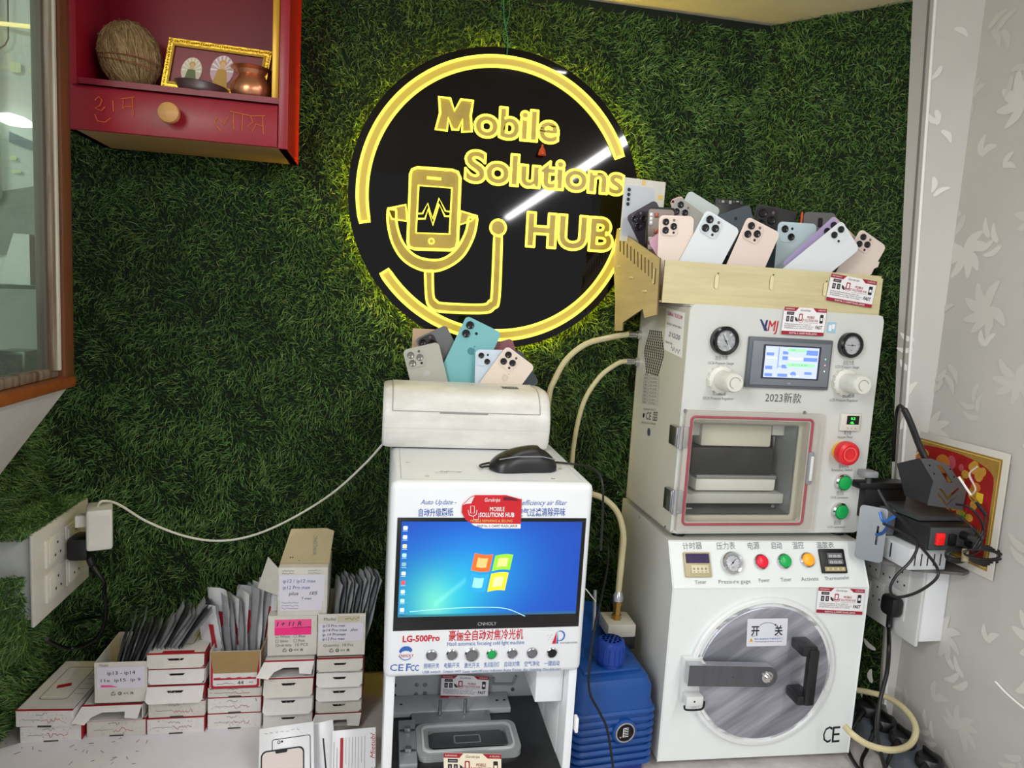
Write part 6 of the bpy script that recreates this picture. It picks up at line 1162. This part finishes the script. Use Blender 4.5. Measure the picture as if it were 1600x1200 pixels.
# ================================================================= right wall corner: sockets, soldering gear, poster, power strip
RPX = 1.115; rf = frame((RPX, 0, 0), (0, -1, 0))       # looks to -x; local x = -depth
ry0, ry1, rz0, rz1 = 1.205, 1.40, -.668, -.490
rs_ = thing('socket_box', 'white socket box on the wallpapered wall holding a black plug', 'socket', (1.15, 1.3, rz0)); rw = mat('socket_cool_white', 'd4d5d3', .45, var=(10, .08))
b = MB(rf); b.box(-ry1, -ry0, -.004, .004, rz0, rz1, rw, .003); b.build('face_plate', rs_)
b = MB(rf); b.box(-ry1 + .006, -ry0 - .006, .004, RX - RPX - .001, rz0 + .008, rz1 - .006, mat('socket_side', 'e6e8ea', .4), .002); b.build('back_box', rs_)
for i in range(3):
    x0 = -ry1 + .030 + i * .044; b = MB(rf); b.box(x0, x0 + .042, -.007, -.004, rz1 - .078, rz1 - .022, rw, .0015)
    for dx_, dz_ in ((0, .014), (-.010, -.012), (.010, -.012)): b.flat(circ(x0 + .021 + dx_, rz1 - .05 + dz_, .0026, n=10), -.0073, INK)
    b.build('socket_module', rs_)
for i in range(2):
    x0 = -ry1 + .030 + i * .066; b = MB(rf); b.box(x0, x0 + .062, -.007, -.004, rz1 - .140, rz1 - .084, rw, .0015)
    if i == 0: b.box(x0 + .006, x0 + .022, -.010, -.007, rz1 - .132, rz1 - .092, rw, .002)
    for dx_, dz_ in ((0, .014), (-.010, -.012), (.010, -.012)): b.flat(circ(x0 + .042 + dx_, rz1 - .112 + dz_, .0026, n=10), -.0073, INK)
    b.build('socket_module', rs_)
q = pix(rf, 1396, 948, -.02); b = MB(rf); b.box(q.x - .022, q.x + .020, -.040, -.0075, q.z - .020, q.z + .026, BLACK, .012); pgt = thing('power_plug', 'black three pin plug in the right socket box with its cord hanging down', 'plug', rf @ Matrix.Translation((q.x, -.02, q.z))); b.build('plug_body', pgt)
w0 = rf @ Vector((q.x - .002, -.024, q.z - .02)); b = MB(); P = smooth_path([w0, w0 + Vector((0, -.002, -.03)), atY(1389, 1010, 1.20), atY(1386, 1050, 1.20), atY(1374, 1100, 1.18), atY(1371, 1150, 1.14), atY(1384, 1205, 1.08), atY(1395, 1240, 1.0)], 8); b.tube(P, [.0065 if i < 8 else .0042 for i in range(len(P))], BLACK, 10); b.build('cord', pgt)
# board over the socket box
b = MB(Matrix.Translation((0, 0, rz1 + .001)) @ Matrix(((1, 0, 0, 0), (0, 0, 1, 0), (0, 1, 0, 0), (0, 0, 0, 1)))); b.prism([(1.045, 1.375), (.985, 1.26), (1.055, 1.175), (1.150, 1.150), (1.172, 1.16), (1.172, 1.355)], 0, .006, mat('board_dark', '3c3b3d', .5, var=(20, .4), col2='6a6866'))
tag(b.build('tool_board'), 'dark board lying on top of the right socket box under the tools', 'board'); bz = rz1 + .0075
# white slotted box
wb_ = thing('slotted_box', 'white metal box with black slots under the black soldering station', 'box', (1.08, 1.2, bz)); b = MB(); b.box(1.035, 1.12, 1.165, 1.262, bz, bz + .044, mat('slotted_white', 'd3d6da', .35, var=(12, .08)), .002); b.build('body', wb_)
b = MB()
for k in range(5): x = 1.047 + .0145 * k; b.box(x, x + .0025, 1.1645, 1.166, bz + .009, bz + .034, BLACK)
b.box(1.0345, 1.036, 1.215, 1.2185, bz + .008, bz + .038, BLACK); b.build('vent_slots', wb_)
# black soldering station
zb2 = bz + .0455; stn = thing('soldering_station', 'black soldering station with a red switch on the white slotted box', 'soldering station', (1.11, 1.22, zb2)); sk_ = mat('station_black', '1c1d1f', .35); se = mat('station_edge', '55575a', .35, .3)
b = MB(); b.box(1.058, 1.164, 1.150, 1.285, zb2, zb2 + .050, sk_, .004); b.build('body', stn)
b = MB(); b.box(1.060, 1.162, 1.147, 1.151, zb2 + .003, zb2 + .048, mat('station_panel', '3d4043', .4), .002); b.build('front_panel', stn)
b = MB(); b.box(1.071, 1.089, 1.141, 1.148, zb2 + .014, zb2 + .038, mat('switch_red', 'd81e1e', .25, emit=.3), .002); b.box(1.073, 1.087, 1.139, 1.142, zb2 + .027, zb2 + .036, mat('switch_red'), .001); o = b.build('power_switch', stn); o['label'] = 'glowing red rocker switch'
b = MB(); b.box(1.100, 1.116, 1.142, 1.148, zb2 + .012, zb2 + .036, BLACK, .002); b.build('power_inlet', stn)
b = MB()
for x, z in ((1.132, .034), (1.146, .018)): b.cyl((x, 1.130, zb2 + z), (x, 1.148, zb2 + z), .0085, BLACK); b.cyl((x, 1.118, zb2 + z), (x, 1.131, zb2 + z), .006, DARK)
b.build('connector', stn)
b = MB(); b.box(1.040, 1.058, 1.24, 1.29, zb2, zb2 + .055, mat('station_grey', '6c7076', .4, .3), .003); b.text('A', 0, 0, .001, INK) if 0 else None; b.build('end_cap', stn)
b = MB(frame((1.0575, 1.27, zb2 + .034), (0, -1, 0))); b.text('00', 0, 0, .008, mat('orange_led', 'ff7a20', .4, emit=2), .016, y=-.001, off=.02); b.build('display', stn)
b = MB(); b.add([(1.045, 1.33, zb2 + .052), (1.16, 1.33, zb2 + .052), (1.16, 1.18, zb2 + .052), (1.06, 1.18, zb2 + .052), (1.045, 1.33, zb2 + .070), (1.16, 1.33, zb2 + .070), (1.16, 1.18, zb2 + .060), (1.06, 1.18, zb2 + .060)], [(0, 1, 2, 3), (7, 6, 5, 4), (0, 3, 7, 4), (3, 2, 6, 7), (2, 1, 5, 6), (1, 0, 4, 5)], mat('lid_grey', '3b3e40', .45)); b.build('lid', stn)
# bent steel holder with a V cut-out
hY = 1.175; hf = frame((0, hY, 0)); hp = thing('iron_holder', 'bent grey steel iron holder with a chevron cut out, on the soldering station', 'holder', (1.13, hY, zb2 + .06)); hm_ = mat('holder_steel', '5e6064', .4, .5)
def hpx(*p): v_ = pix(hf, *p); return (v_.x, v_.z)
b = MB(hf); b.prism([hpx(*p) for p in ((1437, 716), (1456, 717), (1482, 727), (1494, 745), (1510, 764), (1503, 797), (1449, 789), (1458, 752))], -.001, .001, hm_, holes=[[hpx(*p) for p in ((1463, 726), (1471, 728), (1488, 754), (1480, 754))], [hpx(*p) for p in ((1466, 763), (1470, 763), (1479, 776), (1496, 762), (1499, 764), (1480, 782))], [hpx(*p) for p in ((1465, 770), (1478, 787), (1494, 775), (1497, 773), (1478, 791), (1464, 773))]]); b.build('front_plate', hp)
a = pix(hf, 1437, 716); c = pix(hf, 1458, 752); d = pix(hf, 1450, 788)
b = MB(hf); b.add([(a.x, 0, a.z), (c.x, 0, c.z), (d.x, 0, d.z), (d.x - .012, .05, d.z + .003), (a.x - .012, .045, a.z - .022)], [(0, 1, 2, 3, 4)], mat('holder_dark', '232426', .4)); b.add([(a.x, .001, a.z), (a.x - .012, .046, a.z - .022), (a.x + .03, .046, a.z - .014), (a.x + .04, .001, a.z - .004)], [(0, 1, 2, 3)], hm_); b.build('side_plate', hp)
b = MB(hf)
for p in ((1452, 727), (1459, 740), (1484, 733), (1490, 745)): v_ = pix(hf, *p); b.turned(v_.x, -.0012, v_.z, [(.0018, 0), (0, 0)], BLACK, 8)
b.build('screw_holes', hp)
b = MB(); b.tube(smooth_path([atY(1446, 716, 1.19), atY(1436, 695, 1.20), atY(1424, 664, 1.21), atY(1414, 642, 1.22), atY(1406, 634, 1.23), atY(1401, 645, 1.25), atY(1398, 680, 1.27), atY(1396, 720, 1.29)], 6), [.0065 if i < 20 else .0035 for i in range(43)], BLACK, 10); tag(b.build('iron_cable'), 'thick black cable arching up from the iron holder', 'cable')
# small clamp, silver plate, blue clip
b = MB(); p0 = atY(1361, 740, 1.26); b.box(p0.x - .02, p0.x + .012, 1.25, 1.28, p0.z - .008, p0.z + .006, GREY, .004); b.cyl((p0.x, 1.265, p0.z - .022), (p0.x, 1.265, p0.z), .006, DARK); b.box(p0.x - .02, p0.x + .10, 1.262, 1.30, p0.z - .035, p0.z - .020, BLACK, .003)
b.box(p0.x + .0, p0.x + .10, 1.27, 1.31, p0.z - .10, p0.z - .034, BLACK, .003); tag(b.build('clamp_stand'), 'black and grey clamp stand behind the silver plate', 'clamp')
tp0 = atZ(1343, 849, bz); tpf = frame((.966, 1.235, bz), (.75, -.66, 0)) @ Matrix.Rotation(-.10, 4, 'X'); b = MB(tpf); b.prism(rrect(0, 0, .052, .112, .008), 0, .006, mat('plate_silver', '7c8084', .35, .5), holes=[rrect(.035, .035, .039, .075, .002)]); tag(b.build('silver_plate'), 'silver rounded plate leaning beside the laminator right side', 'plate')
b = MB(); cb_ = mat('clip_blue', '1767c0', .3); b.tube(smooth_path([atY(1375, 800, 1.20), atY(1380, 815, 1.19), atY(1389, 812, 1.17), atY(1399, 806, 1.16)], 5), .003, cb_, 8); b.tube(smooth_path([atY(1368, 836, 1.21), atY(1380, 832, 1.20), atY(1389, 818, 1.18)], 5), .003, mat('clip_blue_dark', '154a90', .3), 8); tag(b.build('blue_clip'), 'shiny blue curved clip beside the white slotted box', 'clip')
b = MB(); b.tube([atY(1498, 745, 1.14), atY(1524, 784, 1.12)], .0022, mat('probe_white', 'e8e4dc', .3), 8); b.tube([atY(1518, 775, 1.121), atY(1527, 786, 1.12)], .0032, mat('probe_gold', 'b88a40', .3, .8), 8); b.tube([atY(1525, 784, 1.12), atY(1541, 806, 1.11)], .0035, BLACK, 8); tag(b.build('test_probe'), 'thin white and black test probe leaning right of the iron holder', 'probe')
# cables
def cable(P, r, label, n=8, m=BLACK): b = MB(); b.tube(smooth_path(P, n), r, m, 8); return tag(b.build('black_cable'), label, 'cable')
cable([atY(1494, 788, 1.135), atY(1515, 793, 1.11), atY(1532, 812, 1.10), atY(1537, 832, 1.10), atY(1530, 850, 1.10), atY(1518, 862, 1.10)], .0022, 'black cable looping from the holder base to the tied coil')
cable([atY(1500, 808, 1.125), atY(1520, 825, 1.10), atY(1533, 845, 1.10), atY(1528, 862, 1.10), atY(1512, 868, 1.10)], .0022, 'lower black cable from the station connector to the tied coil')
cable([atY(1540, 806, 1.11), atY(1536, 830, 1.10), atY(1520, 858, 1.10)], .0018, 'probe lead dropping to the tied coil')
b = MB()
for k in range(5):
    cxp = 1548 - 2 * k; P = [atY(1508 + (26 + 3 * k) + (28 + 2 * k) * math.cos(a), 866 + k * .8 + (7 + 2.2 * k) * math.sin(a) + .10 * (28) * math.cos(a), 1.095 + .006 * k) for a in [2 * PI * i / 26 for i in range(26)]]; b.tube(P, .0019, BLACK, 6, closed=True)
    P = [atY(1508 - 12 + (15 + k) * math.cos(a), 867 + (6 + 1.6 * k) * math.sin(a), 1.12 + .005 * k) for a in [2 * PI * i / 22 for i in range(22)]]; b.tube(P, .0019, BLACK, 6, closed=True)
v_ = atY(1508, 868, 1.105); b.cyl(v_ + Vector((-.003, -.004, -.011)), v_ + Vector((.003, .004, .011)), .006, mat('twist_tie', '8a8060', .5)); tag(b.build('coiled_cable'), 'black cable coiled and tied beside the gold poster corner', 'cable')
cable([atY(1372, 765, 1.17), atY(1390, 795, 1.15), atY(1412, 815, 1.14), atY(1433, 848, 1.135), atY(1424, 875, 1.13), atY(1400, 900, 1.125), atY(1391, 920, 1.125), atY(1400, 933, 1.125), atY(1432, 926, 1.12), atY(1462, 905, 1.12), atY(1464, 887, 1.125), atY(1444, 860, 1.13), atY(1425, 840, 1.135), atY(1380, 818, 1.15)], .0028, 'black cable making a large loop in front of the right socket box')
# poster in a clear sleeve
pm = frame((RX - .012, 0, 0), (0, -1, 0)); pq = Q(pm, (1398, 672), (1579, 710), (1400, 842)); c2 = pm @ pix(pm, 1562, 914); a2 = pm @ pix(pm, 1398, 672); b2 = pm @ pix(pm, 1579, 710)
ph_ = (b2.z - c2.z); pw_ = abs(b2.y - a2.y); PF = Matrix.Translation((RX - .012, b2.y, c2.z)) @ Matrix(((0, 1, 0, 0), (-1, 0, 0, 0), (0, 0, 1, 0), (0, 0, 0, 1))) @ Matrix.Translation((-pw_, 0, 0))
PF = frame((RX - .012, b2.y + pw_, c2.z), (0, -1, 0)); ps_ = thing('wall_poster', 'red and gold festival poster in a clear sleeve on the wallpaper', 'poster', PF)
b = MB(PF); b.box(0, pw_, 0, .002, 0, ph_, mat('sleeve_pale', 'c9c4ba', .3), .001); b.build('sleeve', ps_)
b = MB(PF); e = .014; gd = mat('poster_gold', 'a8843c', .45, var=(40, .3)); rdp = mat('poster_red', 'a31a1c', .45, var=(24, .3)); b.rect(e, pw_ - e, e, ph_ - e, -.0005, gd); b.prism([(e + .004, e + .004), (pw_ - e - .004, e + .004), (pw_ - e - .004, ph_ - e - .004), (e + .004, ph_ - e - .004)], -.0007, -.0007, mat('poster_line', 'e0bc60', .4), holes=[[(e + .0055, e + .0055), (pw_ - e - .0055, e + .0055), (pw_ - e - .0055, ph_ - e - .0055), (e + .0055, ph_ - e - .0055)]])
cx_, hw_ = pw_ / 2, pw_ / 2 - e - .012; P = [(cx_ - hw_, e + .012), (cx_ + hw_, e + .012)] + [(cx_ + hw_ * math.cos(PI * k / 16), ph_ - e - .052 + .042 * math.sin(PI * k / 16) ** .7) for k in range(17)]; b.flat(P, -.0009, rdp)
rq = random.Random(9); gl2 = [mat('orn_gold', 'c8963a', .4, var=(90, .3)), mat('orn_amber', 'b8702a', .45), mat('orn_yellow', 'e8c030', .45), mat('orn_green', '4a8a30', .5), mat('orn_cream', 'd8ccc0', .5), mat('orn_rose', 'b04a58', .5)]
for k in range(95):
    x = cx_ + rq.uniform(-.9, .9) * hw_; z = rq.uniform(e + .03, ph_ - e - .03)
    if (abs(x - cx_) / hw_) ** 2 * (z > ph_ - e - .05) + max(0, (z - ph_ + e + .052) / .045) ** 2 > .8: continue
    s = rq.uniform(.005, .012); b.flat(circ(x, z, s, s * rq.uniform(.7, 1.4), 12), -.0010 - .00001 * k, gl2[(0, 0, 1, 0, 5, 0, 1)[k % 7]])
for x, z in ((.17, .60), (.83, .60)): b.box(pw_ * x - .008, pw_ * x + .008, -.0022, -.002, ph_ * z - .01, ph_ * z + .01, gl2[2])
for x, z in ((.72, .38), (.87, .28), (.30, .34)):
    for j in range(9): a = PI * j / 8; b.add([(pw_ * x - .002, -.0024, ph_ * z), (pw_ * x + .002, -.0024, ph_ * z), (pw_ * x + .022 * math.cos(a), -.0024, ph_ * z + .026 * math.sin(a))], [(0, 1, 2)], gl2[3])
for x in (.27, .76): b.tube([(pw_ * x + .010 * math.sin(i * .7), -.002, ph_ * (.60 + .024 * i)) for i in range(11)], .002, gl2[4], 5)
b.flat(circ(pw_ * .6, ph_ * .2, .022, .014, 18), -.0026, gl2[2]); b.flat(circ(pw_ * .5, ph_ * .5, .022, .03, 18), -.0026, gl2[0]); b.flat(circ(pw_ * .5, ph_ * .78, .020, .020, 18), -.0026, gl2[1])
b.build('poster_print', ps_)
# power strip with plugs
sx0, sx1 = 1.075, 1.150; pst = thing('power_strip', 'grey power strip lying along the foot of the wallpapered wall', 'power strip', (1.11, 1.1, TZ)); b = MB(); b.box(sx0, sx1, .90, 1.34, TZ + .001, TZ + .040, mat('strip_grey', '5b626a', .4), .004); b.build('body', pst)
b = MB(); b.box(sx0 + .022, sx1 - .022, 1.040, 1.070, TZ + .040, TZ + .045, BLACK, .002); b.box(sx0 + .026, sx1 - .026, 1.045, 1.065, TZ + .045, TZ + .049, mat('switch_red'), .002); b.build('power_switch', pst)
for k, (yy, lb) in enumerate(((1.315, 'black round plug at the far end of the power strip'), (1.262, 'second black round plug from the far end of the power strip'), (1.205, 'third black round plug in the power strip, beside the hose'), (1.130, 'nearest black round plug in the power strip'))):
    zz = TZ + .041; pt_ = thing('power_plug', lb, 'plug', (1.112, yy, zz)); Mp_ = Matrix.Translation((1.112, yy, zz)) @ Matrix(((1, 0, 0, 0), (0, 0, 1, 0), (0, -1, 0, 0), (0, 0, 0, 1)))
    b = MB(Mp_); b.lathe([(.025, 0), (.027, .004), (.026, .016), (.022, .022), (0, .024)], BLACK if k % 2 else mat('plug_soft_black', '1e1f21', .5), n=28); b.M = Matrix.Translation((1.112, yy, zz)); b.box(-.003, .003, -.02, .02, .022, .034, BLACK, .002); b.build('plug_body', pt_)
    b = MB(); c0 = Vector((1.092, yy - .012, zz + .012)); P = [c0, c0 + Vector((-.025, -.016, -.004)), c0 + Vector((-.05, -.03, -.03))]; P += [Vector((1.0 - .01 * k, yy - .10, TZ + .010 + .004 * k)), Vector((.985 - .012 * k, yy - .24, TZ + .010)), Vector((1.0, .80, TZ + .010))]
    P = smooth_path(P, 7); b.tube(P, [.0068 if i < 9 else .004 for i in range(len(P))], BLACK, 9); b.build('cord', pt_)
b = MB(); hl = [atY(1336, 1078, 1.33), atY(1360, 1082, 1.31), atY(1392, 1092, 1.27), atY(1420, 1115, 1.22), atY(1431, 1140, 1.18), atY(1422, 1163, 1.15), atY(1395, 1172, 1.12), atY(1360, 1165, 1.12), atY(1335, 1150, 1.13), atY(1320, 1135, 1.15)]
b.tube(smooth_path(hl, 7), .0065, hose, 10); b.cyl(hl[0] + Vector((-.03, .005, 0)), hl[0], .009, STEEL); tag(b.build('air_hose'), 'clear hose coiled over the power strip plugs', 'hose')
b = MB(); b.tube(smooth_path([(.93, 1.12, TZ + .012), (.97, 1.08, TZ + .008), (1.0, 1.02, TZ + .008), (1.02, .9, TZ + .008)], 6), .0055, hose, 10); tag(b.build('air_hose'), 'pale hose lying on the table right of the bubble remover', 'hose')
wmx = frame((RX - .003, 0, 0), (0, -1, 0)); P = [wmx @ Vector((*(lambda v: (v.x, -.001, v.z))(pix(wmx, *p)),)) for p in ((1556, 1065), (1572, 1082), (1590, 1098), (1615, 1118))]; b = MB(); b.tube(smooth_path(P, 5), .002, mat('thin_white', 'eeece8', .4), 6); tag(b.build('white_cord'), 'short white cord stuck low on the wallpapered wall', 'cord')
# ================================================================= camera, lights, world
cam = bpy.data.cameras.new('camera'); co = bpy.data.objects.new('camera', cam); C.objects.link(co); bpy.context.scene.camera = co
cam.sensor_fit = 'HORIZONTAL'; cam.sensor_width = 36; cam.lens = FPX / 1600 * 36; cam.clip_start = .02
# camera axes: right, up (= -down), back (= -forward)
right = RW @ Vector((1, 0, 0)); down = RW @ Vector((0, 1, 0)); fwd = RW @ Vector((0, 0, 1))
co.matrix_world = Matrix((right, -down, -fwd)).transposed().to_4x4()
def area(name, loc, target, sx, sy, e, col=(1, 1, 1), rot=None):
    l = bpy.data.lights.new(name, 'AREA'); l.shape = 'RECTANGLE'; l.size = sx; l.size_y = sy; l.energy = e; l.color = col
    o = bpy.data.objects.new(name, l); C.objects.link(o); o.location = loc
    o.rotation_euler = (Vector(target) - Vector(loc)).to_track_quat('-Z', 'Y').to_euler()
    if rot: o.rotation_euler = rot
    return o
area('ceiling_light_a', (.39, 1.12, .69), (.3, 1.4, -.6), .20, .03, 1.1, (1, .99, .97), (math.radians(-10), 0, 0))
area('ceiling_light_b', (.935, -1.1, .70), (.35, 1.5, -.5), .045, 3.1, 26, (1, 1, 1), (0, math.radians(28), 0))
area('fill_upper_left', (-.8, -.2, .69), (.0, 1.6, -.6), .5, .3, 17, (1, 1, 1))  # added fill lamp for the left side, clear of the sign's mirror view
area('fill_room_left', (-1.7, -1.0, .25), (.2, 1.5, -.5), 1.6, 1.4, 34, (.97, .99, 1))  # large unseen panel added as fill, set where the sign cannot mirror it
w = bpy.data.worlds.new('world'); bpy.context.scene.world = w; w.use_nodes = True
w.node_tree.nodes['Background'].inputs[0].default_value = (.85, .87, .9, 1); w.node_tree.nodes['Background'].inputs[1].default_value = .5
sc = bpy.context.scene; sc.view_settings.view_transform = 'Standard'; sc.view_settings.look = 'None'; sc.view_settings.exposure = .3
sc.cycles.use_denoising = True
sc.cycles.max_bounces = 8; sc.cycles.transparent_max_bounces = 12
